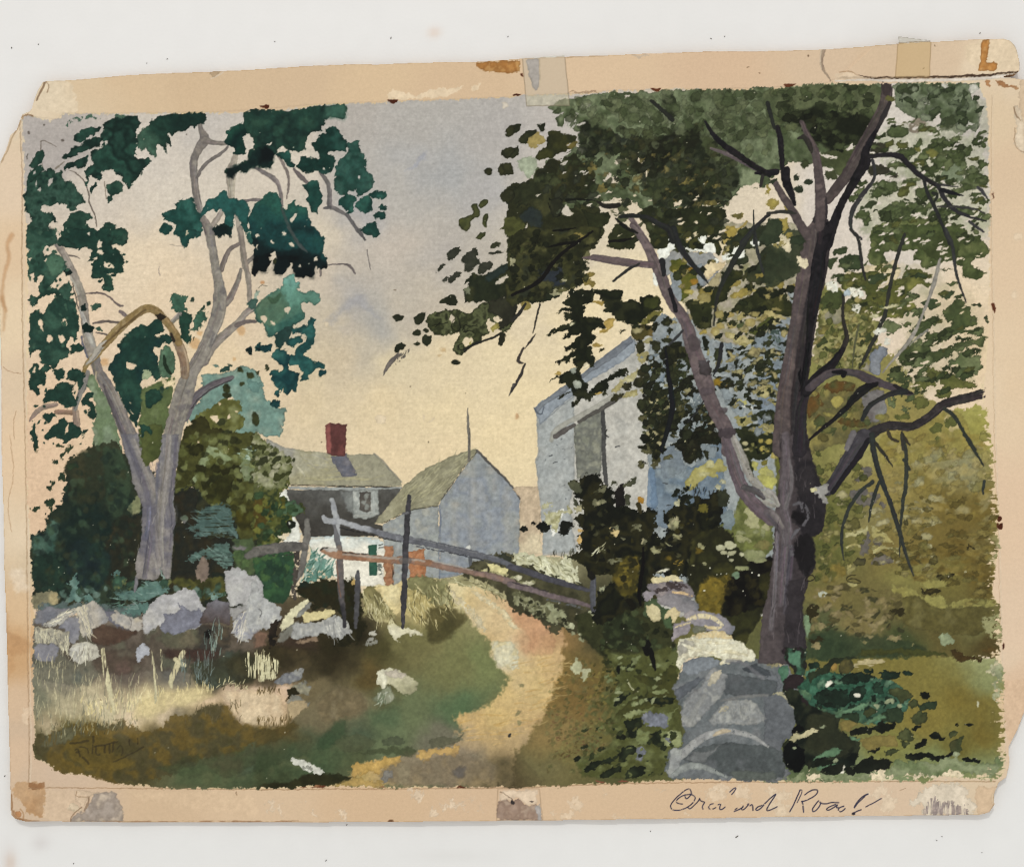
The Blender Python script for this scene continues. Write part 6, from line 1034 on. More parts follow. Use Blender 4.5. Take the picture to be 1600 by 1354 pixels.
# E2: leaves in front of the barn roof
fill('E2', "-20,-60 720,-60 725,60 700,110 725,200 690,260 650,250 640,130 560,140 460,150 430,190 330,170 300,110 240,20 160,40 60,150 0,170", [(56, 60, 30), (44, 48, 28), (68, 68, 32), (36, 42, 26)], soft=.9)
fill('E2', "190,300 300,292 360,350 440,430 470,500 440,560 400,600 380,680 300,740 290,660 300,560 250,480 200,420 180,360", [(80, 84, 30), (100, 96, 36), (62, 66, 30)])
dabs('E2', "430,530,40,36 380,410,40,30", (150, 112, 36), soft=1.5); dabs('E2', "222,425,26,26 300,580,24,24 370,635,50,28", (176, 158, 84))
use('painted_barn', 'wall')
fills('E2', "190,440 270,470 300,620 290,730 240,740 190,600;470,360 520,350 545,590 470,570;0,960 100,940 230,970 220,1080 320,1080 330,1230 180,1180 120,1230 0,1230;620,1180 720,1150 720,1200 650,1220;1390,600 1540,640 1540,760 1450,770;1330,950 1420,900 1460,960 1420,1060 1350,1050", [(146, 151, 155), (135, 141, 148), (152, 153, 154)], jit=(1.4, 1.2))
fills('E2', "1050,1280 1080,1060 1130,1050 1210,1060 1300,1130 1400,1200 1440,1280 1440,1420 1050,1420;740,1180 830,1160 840,1280 880,1300 880,1400 800,1400", [(134, 141, 147), (120, 129, 138), (142, 147, 151)])
use('painted_tree', 'crown b')
fill('E2', "600,500 700,440 725,430 690,580 600,600 560,560", (164, 150, 116))
fills('E2', "750,140 830,80 1000,-40 1300,-60 1400,-60 1400,60 1320,100 1240,110 1120,170 960,190 960,240 1000,330 960,350 880,380 820,340 830,270 790,180;1100,280 1120,230 1200,170 1360,200 1390,290 1500,330 1545,390 1500,440 1420,500 1380,510 1330,440 1290,430 1270,530 1160,570 1000,530 950,500 950,420 1040,380 1120,340", [(54, 60, 38), (44, 50, 34), (66, 68, 42)], edge=.2)
fills('E2', "820,390 940,420 930,510 860,540 810,600 760,740 700,760 620,800 610,1000 480,1020 430,960 400,850 340,740 420,700 560,760 570,680 640,610 720,560 760,440;800,850 900,740 1000,680 1080,620 1200,570 1330,640 1400,700 1450,770 1500,800 1490,900 1400,890 1290,880 1240,830 1180,830 1090,900 1020,910 1000,860", [(52, 56, 28), (42, 46, 24), (66, 66, 32)], edge=.2)
fills('E2', "1070,640 1200,580 1330,630 1280,700 1150,720;1010,870 1080,800 1190,780 1190,850 1090,910;500,1100 560,1090 580,1240 530,1250;650,1090 740,1060 720,1140 650,1140", [(36, 42, 24), (30, 34, 22)])
fills('E2', "460,610 560,600 635,630 570,700 480,660;800,680 860,640 1000,590 1085,610 1000,670 900,700 820,710;1220,570 1290,480 1300,430 1330,460 1375,560 1365,640 1300,600;1400,570 1500,560 1500,600 1420,620;480,1040 560,1030 560,1080 490,1090;1060,470 1150,430 1180,470 1080,500;780,600 920,510 930,560 860,590", [(158, 138, 72), (140, 124, 62), (168, 150, 88)], jit=(2, 1.6))
fills('E2', "435,720 520,700 565,740 510,780 440,770;1070,920 1180,840 1260,835 1330,890 1410,925 1320,935 1280,1000 1200,890 1080,945;740,1080 800,1060 890,1090 960,1100 1065,1155 1000,1200 900,1180 760,1130;870,880 1000,830 1030,860 960,920 890,930;1140,560 1210,545 1180,580", [(176, 160, 110), (160, 146, 94), (184, 170, 124)], jit=(2, 1.6))
dabs('E2', "650,1050,46,40 830,985,46,36 1020,960,62,40 960,1030,40,38 700,990,44,34 800,880,50,30", [(174, 158, 104), (160, 140, 84)], jit=(1.4, 1))
fill('E2', "1100,1000 1230,890 1250,960 1160,1060 1060,1100 1000,1060", (80, 84, 38)); fill('E2', "880,1000 960,930 980,990 920,1030", (78, 86, 54))
fills('E2', "45,260 50,195 100,178 160,180 165,90 190,50 205,120 245,200 190,215 150,290 70,310;470,75 500,55 550,60 555,85 545,140 505,130;525,160 560,140 610,125 645,150 648,240 620,230 570,230 530,200;720,270 760,245 820,230 860,155 930,170 960,230 965,280 920,300 860,270 790,310 735,315;1015,125 1040,92 1090,85 1122,130 1100,165 1040,165;1235,130 1260,105 1340,115 1340,165 1300,185;0,430 50,460 80,540 50,580 0,560;600,310 660,290 695,310 680,345 620,340", [(238, 236, 230), (228, 224, 214)], jit=(1.4, 1), bump=.00006, edge=.05)
stroke('E2', "320,180 400,205 460,208 530,222", [3, 4, 3, 4], (236, 232, 222), jit=(1, 1.4), bump=.00005)
fill('E2', "525,410 535,370 570,335 640,330 700,345 770,320 720,400 640,440 590,512 560,500 535,450", [(222, 198, 158), (214, 188, 148)])
fills('E2', "715,130 740,30 760,-40 730,-40 690,110 720,200 800,210 780,180;1400,130 1440,80 1480,60 1460,130 1410,160;1375,220 1400,190 1450,240 1400,270;1520,340 1560,280 1590,320 1560,390;410,20 440,0 465,20 450,70 410,60", (222, 200, 164), jit=(1.4, 1.2))
fill('E2', "745,60 770,-20 840,-40 880,0 850,70 800,95", (160, 138, 66)); dabs('E2', "1290,130,40,30", (150, 128, 70), dry=('x', .4)); dabs('E2', "1410,45,30,20", (164, 140, 74))
for q in ("1200,1100 1200,1040 1240,1000 1310,1005 1340,1060", "1205,1110 1240,1180 1330,1230", "1240,1060 1280,1100 1300,1180"): stroke('E2', q, 1.6, (84, 98, 92), dry=('x', .3))
scatter('E2', "1220,1010 1330,1020 1320,1160 1250,1140", 20, (1, 3), (.4, .8), 60, [(96, 110, 104), (70, 86, 80)])
scatter('E2', "900,1050 1420,1050 1420,1353 900,1353", 16, (2, 5), (.5, .9), -20, [(70, 76, 40), (150, 140, 92), (46, 52, 34), (160, 168, 172)])
# E3 block
fills('E3', "-10,500 70,470 170,360 260,390 290,480 300,620 200,690 140,700 20,640;20,860 150,760 330,690 380,700 400,790 300,860 230,960 210,1000 225,1150 110,1190 130,1060 60,960;240,200 270,60 240,-60 560,-60 620,90 520,100 520,200 460,230 340,280 260,270;380,540 480,520 520,640 430,720 380,650", [(44, 44, 26), (34, 36, 22), (66, 64, 34), (52, 54, 30)], sc=12)
fills('E3', "440,430 560,380 660,400 650,440 560,430 470,480;520,560 640,560 720,620 790,790 700,760 620,720 560,640;430,900 560,800 700,780 850,850 870,920 780,980 640,940 640,1050 520,1180 450,1120 420,1020 300,960 380,930;760,260 940,260 1000,370 860,400 800,330;640,1000 760,980 830,1000 780,1060 700,1100;-10,980 120,960 200,920 230,1000 100,1010 60,1030 0,1010", [(40, 42, 28), (32, 32, 20), (50, 50, 32)], sc=12)
fills('E3', "930,830 1080,770 1240,740 1260,830 1450,860 1480,1060 1380,1060 1270,1130 1160,1120 1110,1080 1060,1000 1050,900 980,840;1060,1000 1160,1100 1200,1353 1130,1353 1100,1200;1220,640 1350,590 1450,640 1450,750 1330,770 1250,700;1200,180 1280,140 1420,180 1400,260 1260,260;1195,310 1380,270 1510,250 1500,300 1380,320 1220,350;1080,360 1180,400 1160,430 1090,400;1100,460 1280,510 1280,540 1220,560 1130,510", [(36, 42, 24), (46, 50, 28), (30, 34, 20)])
scatter('E3', "500,560 780,620 780,790 560,760", 40, (1.2, 4), (.4, .8), -30, [(96, 112, 112), (40, 48, 44), (124, 134, 138), (30, 36, 32)])
fill('E3', "460,480 560,420 650,450 640,530 540,640 450,580", [(126, 134, 142), (96, 104, 108)], dry=('x', .3))
fills('E3', "380,800 450,720 560,780 540,850 430,880;640,950 720,960 800,1010 790,1090 680,1160 560,1180 640,1050;230,1030 340,960 430,1060 440,1160 530,1200 420,1280 220,1300 210,1130", [(130, 138, 145), (118, 127, 138)], jit=(3, 2.4))
dabs('E3', "445,130,70,78 870,170,50,58 340,890,50,56 1010,250,70,60 1150,330,50,40", [(144, 149, 153), (134, 140, 147)]); fills('E3', "950,-20 1030,-20 1030,200 960,190;350,280 490,260 480,380 430,480 350,490;820,370 920,380 1000,480 1080,600 1060,690 1000,660 920,560 860,480;70,700 130,720 140,800 80,830;1370,430 1440,390 1470,440 1400,490", [(140, 147, 153), (130, 138, 146)], jit=(1.6, 1.4))
fills('E3', "60,150 200,160 260,60 270,240 240,340 130,350 70,300", [(128, 139, 150), (116, 129, 143), (138, 145, 152)])
fills('E3', "980,690 1020,650 1060,670 1160,630 1225,680 1200,730 1060,775;1180,420 1240,360 1400,330 1385,440 1260,490;1370,510 1470,540 1465,600 1380,570;1200,785 1350,740 1450,790 1440,840 1320,845", [(160, 148, 96), (146, 136, 86), (170, 158, 112)], jit=(2.4, 2))
fills('E3', "1000,490 1060,485 1130,540 1090,560 1030,545", (188, 180, 108)); dabs('E3', "1125,570,52,16,8", (240, 238, 232), bump=.00005); dabs('E3', "815,310,60,36 890,320,30,30", (136, 108, 30), soft=1.4)
dabs('E3', "1340,930,42,26 1330,1020,25,18 1260,920,25,20 1190,800,50,20 1270,1000,30,30", (164, 146, 74), jit=(1.4, 1)); dabs('E3', "1417,1075,52,42", (178, 160, 92), jit=(.8, .6)); dabs('E3', "1095,950,36,22 1115,1015,36,13", (176, 166, 126), jit=(.8, .6))
dabs('E3', "440,915,32,28 160,515,58,20 190,700,70,20 110,845,80,24 140,910,24,16 225,960,50,30,50", [(182, 172, 134), (164, 150, 108)], jit=(2, 1.6))
fill('E3', "470,1360 540,1250 620,1180 720,1120 760,1180 800,1110 850,1120 905,1230 860,1260 780,1250 820,1300 700,1300 620,1353 560,1420 480,1450", [(168, 158, 98), (150, 140, 80), (180, 170, 112)], jit=(2, 1.6)); dabs('E3', "730,1160,46,40 670,1270,60,20,-10", (184, 176, 128))
fills('E3', "1165,1125 1240,1140 1225,1250 1195,1230;1230,1240 1300,1180 1400,1250 1380,1310 1260,1290;1220,1290 1420,1290 1430,1353 1380,1420 1260,1400", [(184, 178, 96), (166, 160, 92), (160, 154, 100)], jit=(2, 1.6)); fill('E3', "1250,1120 1340,1120 1330,1180 1260,1180", (120, 112, 50))
fill('E3', "1400,1100 1480,1090 1490,1300 1420,1260", (98, 98, 42), soft=2)
dabs('E3', "1200,810,30,22 1320,860,30,16 1420,880,12,40", (150, 142, 84), jit=(2, 1.6)); scatter('E3', "1080,900 1450,880 1450,1080 1180,1090", 22, (1.2, 3), (.5, .9), 0, [(120, 116, 66), (84, 82, 44), (22, 26, 16)])
scatter('E3', "0,0 800,0 800,700 0,700", 40, (2, 5), (.5, .9), -20, [(52, 54, 30), (150, 142, 104), (126, 136, 146), (84, 80, 46)], 40)
scatter('E4', "350,190 480,120 560,320 400,330", 26, (1.5, 5), (.6, 1), 0, [(36, 42, 30), (28, 32, 22), (110, 126, 144)])
blades('E4', "520,110 800,120 780,190 560,190", 22, (5, 12), 1.6, 265, [(36, 40, 38), (84, 100, 120)], 12)
fill('E4', "800,180 900,170 930,300 880,370 820,330", [(44, 48, 34), (60, 62, 44)], jit=(3, 2)); dabs('E4', "820,150,40,30 870,85,32,28 390,300,30,30", [(170, 166, 136), (190, 184, 152)], dry=('x', .25))
# d1/d2: crown on the right of the trunk
fill('d1', "-40,400 300,365 640,360 720,400 700,560 640,640 600,720 480,740 400,790 300,720 250,650 100,600 0,640", [(76, 84, 56), (92, 98, 68), (64, 72, 44)], soft=2)
fill('d1', "80,570 240,520 350,480 400,545 640,550 640,640 600,720 480,740 400,790 300,720 250,650 150,600", [(36, 40, 24), (28, 32, 20), (46, 48, 28)], soft=4)
fill('d1', "320,800 480,760 560,740 600,700 560,800 490,890 460,940 420,920 380,880 330,870", [(84, 90, 58), (66, 72, 44)], soft=1)
fills('d1', "350,900 420,890 440,960 400,970 360,940;200,860 240,830 265,850 240,890 220,895", [(56, 62, 36), (68, 72, 46)])
holes('d1', "480,770 500,745 560,728 590,735 550,755 490,785;320,800 360,800 440,815 430,830 340,820;330,890 380,885 415,890 390,900;610,530 625,515 640,530 620,535", jit=(2, 2))
dabs('d1', "180,945,18,18 250,968,25,20 195,1015,28,22", (48, 56, 40), jit=(1.6, 1.4))
fills('d1', "800,370 900,358 1310,355 1312,400 1240,430 1335,520 1312,610 1310,640 1250,650 1200,680 1150,660 1060,660 1085,600 1062,540 1030,600 950,600 880,560 800,510 790,440", [(88, 98, 72), (72, 82, 56), (112, 120, 96), (96, 104, 80)], **W)
fills('d1', "815,390 860,365 940,370 940,410 850,440 825,425", (54, 62, 40)); fill('d1', "1100,570 1160,560 1180,620 1130,650 1060,660", (62, 70, 46))
dabs('d1', "970,490,36,12 1255,610,48,14,10 1100,375,20,20 1275,400,30,24,-40", (196, 190, 180), jit=(2, 2)); fill('d1', "1300,440 1380,480 1380,680 1320,700 1310,600", (170, 164, 150), a=.6, soft=2)
for q in ("680,640 900,600 1340,680 1380,900 1330,1000 1100,960 900,1000 760,940 700,820", "620,1000 760,960 1000,990 1380,1000 1390,1354 660,1354 520,1140"): fill('d1', q, [(140, 144, 120), (170, 166, 148), (118, 126, 98)], soft=7, a=.55, edge=0, jit=(6, 4))
fill('d2', "640,180 1000,220 1330,460 1340,700 1300,960 900,1040 720,880 900,620 800,520 640,480", [(150, 148, 112), (190, 174, 138), (126, 130, 88)], soft=8, a=.42, edge=0, jit=(6, 4))
dabs('d1', "1075,740,1,1 805,665,66,38", [(88, 98, 64), (72, 82, 50)], edge=.3)
dabs('d1', "930,620,52,46", (134, 122, 108), soft=1.2); 
dabs('d1', "1065,715,42,28,-20 1130,740,58,24,-10 860,790,60,34,-10 1030,785,72,40,-15 1200,790,72,34,-10 1120,840,110,50,-10 960,850,36,30,-15 1340,860,36,24 1265,910,56,24 980,920,52,22 1180,870,60,40 1270,960,90,40,-10 1250,1010,60,24 1330,970,46,30 1290,1050,36,15 1320,1090,50,20 740,1010,70,44,-10 690,1045,68,28,-20 980,1040,72,44 840,1015,36,20 600,1180,52,30 620,1215,30,24 540,1070,42,24 860,1130,92,44 800,1170,110,50 960,1150,40,30 1080,1170,72,30 900,1230,120,40 1060,1190,52,25 1180,1150,60,25 1230,1160,50,25 820,870,50,20 1310,735,40,22,-10", [(84, 94, 60), (70, 80, 46), (96, 104, 72)], jit=(3.4, 2.4), edge=.28)
dabs('d1', "1150,930,70,60", [(120, 128, 104), (104, 114, 88)], jit=(3, 2)); dabs('d1', "700,760,62,34 700,900,70,36 640,905,20,30 790,945,18,10", [(60, 56, 44), (46, 48, 32)], jit=(3, 2)); dabs('d1', "1020,795,40,30 930,770,20,20", (112, 110, 56), soft=1.2); dabs('d1', "640,1112,40,16,-25 590,1135,16,10", (62, 70, 44))
fill('d1', "640,1260 700,1225 800,1215 900,1190 1000,1200 1150,1230 1230,1260 1250,1320 1330,1380 640,1400 630,1330", [(88, 96, 54), (104, 110, 66), (74, 80, 44)], **W)
fill('d2', "640,0 700,-40 1220,-40 1230,30 1320,35 1350,80 1390,130 1330,180 1290,170 1260,200 1290,230 1360,260 1330,300 1290,310 1210,290 1200,230 1150,190 1090,190 1050,220 1010,240 960,220 950,190 900,170 940,120 870,120 800,130 740,120 720,150 760,210 700,230 640,210 625,150 640,110 690,100 640,60", [(86, 94, 56), (68, 78, 42), (100, 106, 64)], **W)
fill('d2', "900,60 1100,0 1210,40 1180,180 1080,190 980,150", [(60, 68, 36), (72, 80, 46)], soft=2)
fill('d2', "470,240 560,260 620,215 720,210 800,180 830,260 790,330 720,340 680,350 560,330 480,300", (212, 188, 152), soft=1, a=.8)
fill('d2', "440,310 480,260 560,270 640,250 700,270 760,265 750,300 690,340 680,370 720,360 780,310 840,300 850,250 900,230 960,250 1000,270 1000,300 960,310 1030,330 1010,350 940,340 880,380 840,420 910,430 930,480 910,510 850,510 840,545 780,545 700,530 640,500 600,560 560,520 500,500 470,450 560,400 580,430 620,420 600,380 540,360 480,370 460,350", [(98, 98, 46), (78, 82, 40), (116, 114, 58)], **W)
fills('d2', "400,130 450,105 512,103 490,135 440,155 405,150;360,190 400,165 440,165 420,210 380,240;440,180 500,150 570,155 590,230 560,260 480,250 440,220;1060,390 1100,370 1158,370 1160,400 1120,430 1085,410;950,450 1000,420 1050,430 1070,480 1010,495 985,480;1270,465 1310,455 1340,465 1320,482;880,280 940,260 1005,275 1000,300 940,295;840,300 900,260 860,300;620,290 700,270 760,268 720,310 640,340;1330,540 1360,525 1380,560 1365,575", [(66, 78, 50), (54, 64, 40)], **W)
fills('d2', "1090,500 1120,460 1190,430 1240,460 1270,470 1260,510 1300,560 1310,590 1230,610 1200,640 1150,650 1130,690 1080,690 1040,670 970,690 1010,640 1100,620 1150,570 1120,560 1090,540;870,630 930,590 1000,540 1080,525 1060,550 1030,590 1000,620 950,660 910,650;820,580 860,560 895,575 890,600 850,600;1200,630 1260,615 1330,620 1340,650 1300,650 1230,650;1160,660 1210,660 1190,690;810,760 860,720 930,700 990,690 1010,720 1030,760 1080,740 1150,720 1200,690 1280,680 1340,650 1390,655 1350,680 1330,720 1290,710 1240,720 1160,750 1120,800 1050,810 1020,830 1000,860 960,850 900,860 950,820 880,830 820,800;720,900 790,865 860,880 870,920 850,950 800,950 760,920;1100,325 1150,312 1180,340 1140,350;1075,235 1130,235 1130,248 1080,245", [(86, 94, 54), (68, 78, 46), (100, 106, 66)], jit=(3, 2.4), edge=.26)
fills('d2', "1110,830 1200,770 1270,750 1320,770 1330,830 1310,880 1260,910 1200,900 1160,860;880,830 960,760 1030,800 1020,840 960,850;730,1050 790,1040 800,1080 760,1100;810,1120 860,1090 890,1110 880,1140;700,560 760,560 830,590 830,620 760,640 710,600", [(92, 102, 66), (110, 116, 80), (78, 88, 52)], jit=(3, 2.4), edge=.26)
fills('d2', "870,970 950,930 1010,920 1060,960 1030,975 960,980 900,985;1080,870 1140,890 1200,930 1280,940 1300,970 1250,985 1180,980 1150,1000 1140,1040 1070,1040 1030,1030 1050,990 1090,970 1060,900;900,1050 960,1030 1020,1050 990,1100 960,1110 920,1090;960,860 1050,850 1100,880 1060,920 1000,890", [(104, 104, 54), (84, 88, 44)], jit=(3, 2.4), edge=.26)
fill('d2', "330,350 470,370 480,460 560,520 640,560 700,560 700,640 620,800 570,870 400,880 280,830 290,700 320,520", [(134, 128, 72), (112, 112, 60), (150, 142, 92), (98, 98, 54)], soft=1.2)
scatter('d2', "300,360 480,400 660,560 690,640 580,850 300,830", 80, (3, 8), (.5, .9), -15, [(152, 144, 92), (92, 96, 48), (120, 116, 62), (76, 82, 42), (164, 154, 108)], 40, edge=.2, a=.85)
fills('d2', "300,620 350,590 355,640 310,680;345,520 400,510 410,560 370,580;400,500 470,480 470,560 410,580;620,880 560,860 600,820 640,830", [(146, 138, 148), (150, 142, 124)], soft=1, a=.7)
fills('d2', "320,430 380,380 450,370 470,420 440,490 380,480 330,500;560,640 640,620 660,680 580,700;300,700 360,650 380,690 330,720", [(72, 80, 44), (60, 66, 38)], edge=.2)
fill('d2', "630,800 650,740 690,715 735,735 745,770 710,800 705,880 690,910 640,890", [(134, 136, 144), (122, 126, 138)], edge=.25)
use('painted_thicket')
fill('d2', "250,1000 330,960 480,940 560,980 700,960 720,1060 730,1100 760,1200 640,1260 520,1300 240,1400", [(118, 108, 62), (98, 92, 58), (140, 128, 72)], soft=1.2)
scatter('d2', "250,1000 640,1000 720,1200 500,1320 260,1320", 50, (3, 9), (.4, .8), -20, [(150, 138, 74), (92, 84, 44), (112, 110, 60), (110, 80, 36), (80, 88, 52)], 30, edge=.2, a=.85)
fills('d2', "350,960 440,930 550,950 540,990 420,1010 360,990;230,1050 330,1020 320,1100 250,1180;420,1190 500,1160 600,1190 600,1225 500,1215", [(76, 80, 44), (100, 72, 34), (86, 88, 52)], edge=.15)
dabs('d2', "430,1065,34,36", (160, 146, 78)); fills('d2', "580,1040 640,1000 720,1000 735,1100 725,1180 660,1200 600,1130", [(130, 128, 128), (108, 100, 100)], soft=1); dabs('d2', "700,1160,30,20", (132, 124, 66))
fill('d2', "690,1280 900,1240 1000,1200 1090,1110 1190,1130 1240,1200 1300,1400 700,1480", [(148, 132, 66), (138, 126, 64), (160, 144, 84)], soft=1.5, a=.8)
fill('d2', "1100,1140 1180,1180 1200,1230 1140,1260 1100,1200", (214, 190, 148), soft=2, a=.6)
dabs('d2', "1050,1230,44,30,-30 1140,1190,40,30 840,1160,50,20 1065,1320,30,36", (96, 98, 50), jit=(3, 2))
# foliage and light in the far thicket
dabs('d3', "1045,390,46,26 930,170,16,18 940,290,28,26 945,465,28,18 715,535,46,20,-15 925,540,34,26 1010,540,36,24,-10 990,630,34,28 1010,685,18,14 1030,745,16,16 460,420,34,20 460,365,40,26 590,490,30,20 780,775,8,10 660,470,40,20", [(170, 160, 120), (154, 144, 104)], jit=(2, 1.4), edge=.2)
fills('d3', "470,610 560,590 620,550 620,600 560,630 480,640;640,570 720,590 800,680 700,650 640,620;470,690 560,670 620,650 620,680 540,690 480,705;640,680 720,690 820,700 820,740 740,700 650,740;490,790 560,830 500,830;490,920 560,920 560,945 500,940", [(176, 168, 124), (166, 152, 92)], jit=(2.4, 2))
fills('d3', "580,660 620,580 640,620 640,700 620,740 570,750;650,660 690,630 720,670 690,690;640,770 740,740 780,780 720,800 640,800;540,270 620,220 650,240 560,300;580,200 640,190 650,220 580,230;500,370 560,330 620,340 700,380 660,430 560,440;690,410 740,430 720,470", [(100, 94, 92), (112, 104, 96), (92, 84, 76)], jit=(2.4, 2), soft=1)
fills('d3', "520,790 560,765 605,775 600,810 540,820;470,520 560,510 580,550 530,595 470,570;650,740 700,725 725,740 690,755;870,460 895,455 890,475;905,460 935,452 930,475;840,520 880,525 870,560 840,555", [(70, 66, 48), (98, 92, 50)], edge=.3)
stroke('d3', "500,895 530,885 560,900 580,915 550,920 500,910 485,890 510,870 545,868", 1.4, (60, 54, 30))
fill('d3', "380,800 470,790 490,860 400,920 340,920", [(128, 112, 54), (118, 102, 48)], soft=2)
fills('d3', "760,930 850,940 960,990 1100,1010 1110,1070 1020,1080 960,1020 830,1010;1120,1060 1240,1010 1420,1020 1400,1060 1200,1080;950,910 1060,880 1130,920 1100,960 980,950", [(146, 138, 78), (132, 122, 66)], jit=(4, 3))
fill('d3', "770,1020 870,1000 960,1010 1080,1090 1250,1060 1400,1080 1440,1150 1300,1250 1100,1240 900,1200 760,1120", [(106, 98, 54), (92, 84, 44), (112, 104, 62)], soft=2)
fill('d3', "1320,1140 1460,1100 1500,1200 1440,1280 1380,1260", (146, 142, 100), soft=1.5, dry=('x', .25)); fill('d3', "1080,1240 1150,1235 1160,1290 1090,1310 1060,1270", (140, 148, 116), jit=(3, 2))
scatter('d3', "320,940 700,930 860,1040 860,1220 560,1250 260,1230 240,1060", 110, (3, 9), (.3, .6), -15, [(140, 124, 84), (84, 76, 44), (118, 106, 62), (60, 60, 38), (150, 134, 96)], 25, soft=1, edge=.15, a=.8)
scatter('d3', "860,780 1400,560 1420,900 900,900", 90, (3, 12), (.25, .5), -5, [(124, 104, 46), (88, 72, 30), (112, 92, 38), (140, 122, 64), (96, 80, 34)], 15, soft=1.8, edge=0, a=.55)
scatter('d3', "700,0 1400,0 1400,540 900,540 700,300", 90, (3, 12), (.4, .7), -10, [(156, 136, 76), (136, 116, 54), (164, 146, 92), (124, 112, 58), (150, 140, 104)], 25, soft=2, edge=0, a=.5)
scatter('d3', "280,440 460,440 470,780 500,900 300,920", 50, (3, 9), (.4, .8), 0, [(112, 106, 52), (88, 88, 42), (124, 112, 62), (76, 80, 42)], 40, soft=1.6, edge=0, a=.6)
fill('d3', "250,1240 420,1210 520,1250 700,1240 900,1290 1000,1330 900,1370 600,1390 240,1400", [(48, 60, 40), (58, 70, 46), (40, 52, 34)], soft=4, a=.75)
dabs('d3', "330,1185,34,18,-20 300,1190,20,16 430,1180,16,12 600,1285,22,10 790,1265,50,18 630,1250,26,12 900,1310,14,6 300,1310,26,20", [(140, 126, 90), (120, 116, 74)], jit=(2.4, 2))
fills('d3', "240,1060 310,1050 320,1120 280,1140 260,1200 245,1150;750,1085 800,1075 845,1090 860,1125 800,1100;1050,860 1130,865 1170,885 1100,900 1060,885;940,950 1060,955 1060,985 980,985;1240,680 1290,690 1260,705;250,1270 340,1250 360,1270 290,1290", (52, 46, 24), jit=(3, 3), soft=1)
fill('d3', "225,1120 250,1120 270,1200 250,1260 225,1220", (120, 140, 108)); dabs('d3', "340,990,30,22", (176, 176, 160), dry=('x', .4))
dabs('d3', "1225,850,10,10", (226, 218, 190))
use('painted_tree', 'crown b')
G1 = [(84, 94, 58), (66, 76, 44), (102, 110, 72), (56, 64, 38), (92, 94, 48)]; G2 = [(46, 53, 30), (58, 65, 38), (38, 43, 26), (72, 78, 48), (52, 56, 42)]
L = dict(edge=.28, jit=(2.6, 1.8))
scatter('d1', "700,560 1340,620 1370,1120 1340,1354 660,1354 680,1000 480,1100 500,900", 120, (4, 11), (.3, .6), -12, G1, 16, **L)
scatter('d2', "380,120 700,200 1000,240 1330,480 1340,680 1250,960 900,1080 720,900 900,640 840,540 520,520 440,360", 110, (4, 11), (.3, .6), -14, G1, 16, **L)
scatter('d2', "290,330 480,300 700,400 700,620 600,850 290,860", 70, (3, 8), (.4, .8), -20, [(132, 122, 66), (96, 98, 50), (64, 70, 38), (158, 144, 90), (78, 84, 46), (112, 108, 56)], 25, **L)
scatter('c1', "230,520 600,430 1590,390 1593,640 1400,700 1000,640 700,700 430,650", 110, (4, 12), (.5, .9), -10, [(70, 80, 50), (86, 94, 64), (58, 66, 40), (104, 110, 82)], 40, a=.7, **L)
scatter('d1', "0,400 640,370 640,560 240,560 60,700", 60, (4, 12), (.4, .8), -10, [(56, 64, 38), (72, 82, 50), (44, 50, 30), (94, 100, 66)], 30, a=.75, **L)
scatter('d1', "90,560 640,540 600,720 400,790 250,660", 40, (4, 10), (.4, .8), -10, [(50, 56, 34), (36, 40, 24), (64, 72, 44), (28, 32, 20)], 40, **L)
scatter('d1', "800,360 1310,355 1330,520 1300,640 1060,650 950,590 800,500", 46, (4, 10), (.4, .8), -10, [(70, 80, 54), (58, 68, 44), (96, 106, 80), (120, 126, 104)], 40, **L)
scatter('c1', "430,660 1150,640 1400,900 1300,1340 860,1340 560,1140 130,1060 160,880 420,830", 230, (3, 10), (.4, .85), -15, G2, 35, a=.8, **L)
scatter('c1', "300,780 700,720 1000,760 1330,900 1300,1150 700,1080", 44, (2.5, 6), (.4, .7), -15, [(112, 100, 54), (92, 88, 48), (128, 116, 70)], 30, a=.85, **L)
scatter('c2', "0,20 540,0 460,320 200,420 0,440", 60, (3, 9), (.4, .8), -30, [(70, 72, 38), (40, 44, 24), (86, 84, 48), (30, 34, 20)], 30, a=.85, **L)
scatter('E2', "150,0 1400,-20 1500,800 1000,1000 420,1000 300,600", 90, (3, 8), (.4, .8), -18, [(44, 50, 28), (58, 62, 34), (36, 40, 24), (150, 136, 84), (70, 70, 38)], 30, **L)
scatter('E3', "220,0 520,0 560,300 300,700 0,900 0,500", 60, (3, 8), (.4, .8), -20, G2 + [(150, 142, 104)], 40, **L)
scatter('E3', "800,0 1480,0 1440,800 1000,850 800,400", 60, (3, 8), (.35, .7), -18, [(48, 54, 32), (60, 64, 38), (156, 146, 104), (38, 42, 28), (140, 146, 150)], 30, **L)
scatter('E3', "0,650 500,500 900,820 700,1100 200,1200 0,1250", 70, (3, 8), (.4, .8), -10, [(34, 38, 24), (46, 48, 28), (28, 30, 20), (96, 92, 60)], 50, **L)
for t, q, n in (('d1', "800,600 1340,640 1370,1120 1340,1354 680,1354 620,1000", 46), ('d2', "640,40 1340,60 1340,260 1000,220 700,220", 26), ('d2', "450,260 900,250 1300,480 1320,900 900,1050 800,560 560,520", 40), ('c1', "440,560 620,1100 300,1180 100,1080 200,880", 16), ('c1', "620,1060 1300,1060 1330,1330 640,1330", 26)):
    for x, y in pts_in(P(t, q), n):
        u = rng.uniform(2, 6); holes('p', ' '.join('%.1f,%.1f' % (x + u * math.cos(k) * rng.uniform(.6, 1.3), y - .3 * u * math.cos(k) + u * .38 * math.sin(k) * rng.uniform(.6, 1.4)) for k in np.arange(8) * .785))
use('painted_tree', 'crown b')
scatter('E3', "60,0 560,-20 560,330 500,520 560,760 200,1000 0,700", 46, (4, 10), (.45, .8), -20, [(42, 46, 28), (54, 58, 34), (34, 36, 24)], 40, **L)
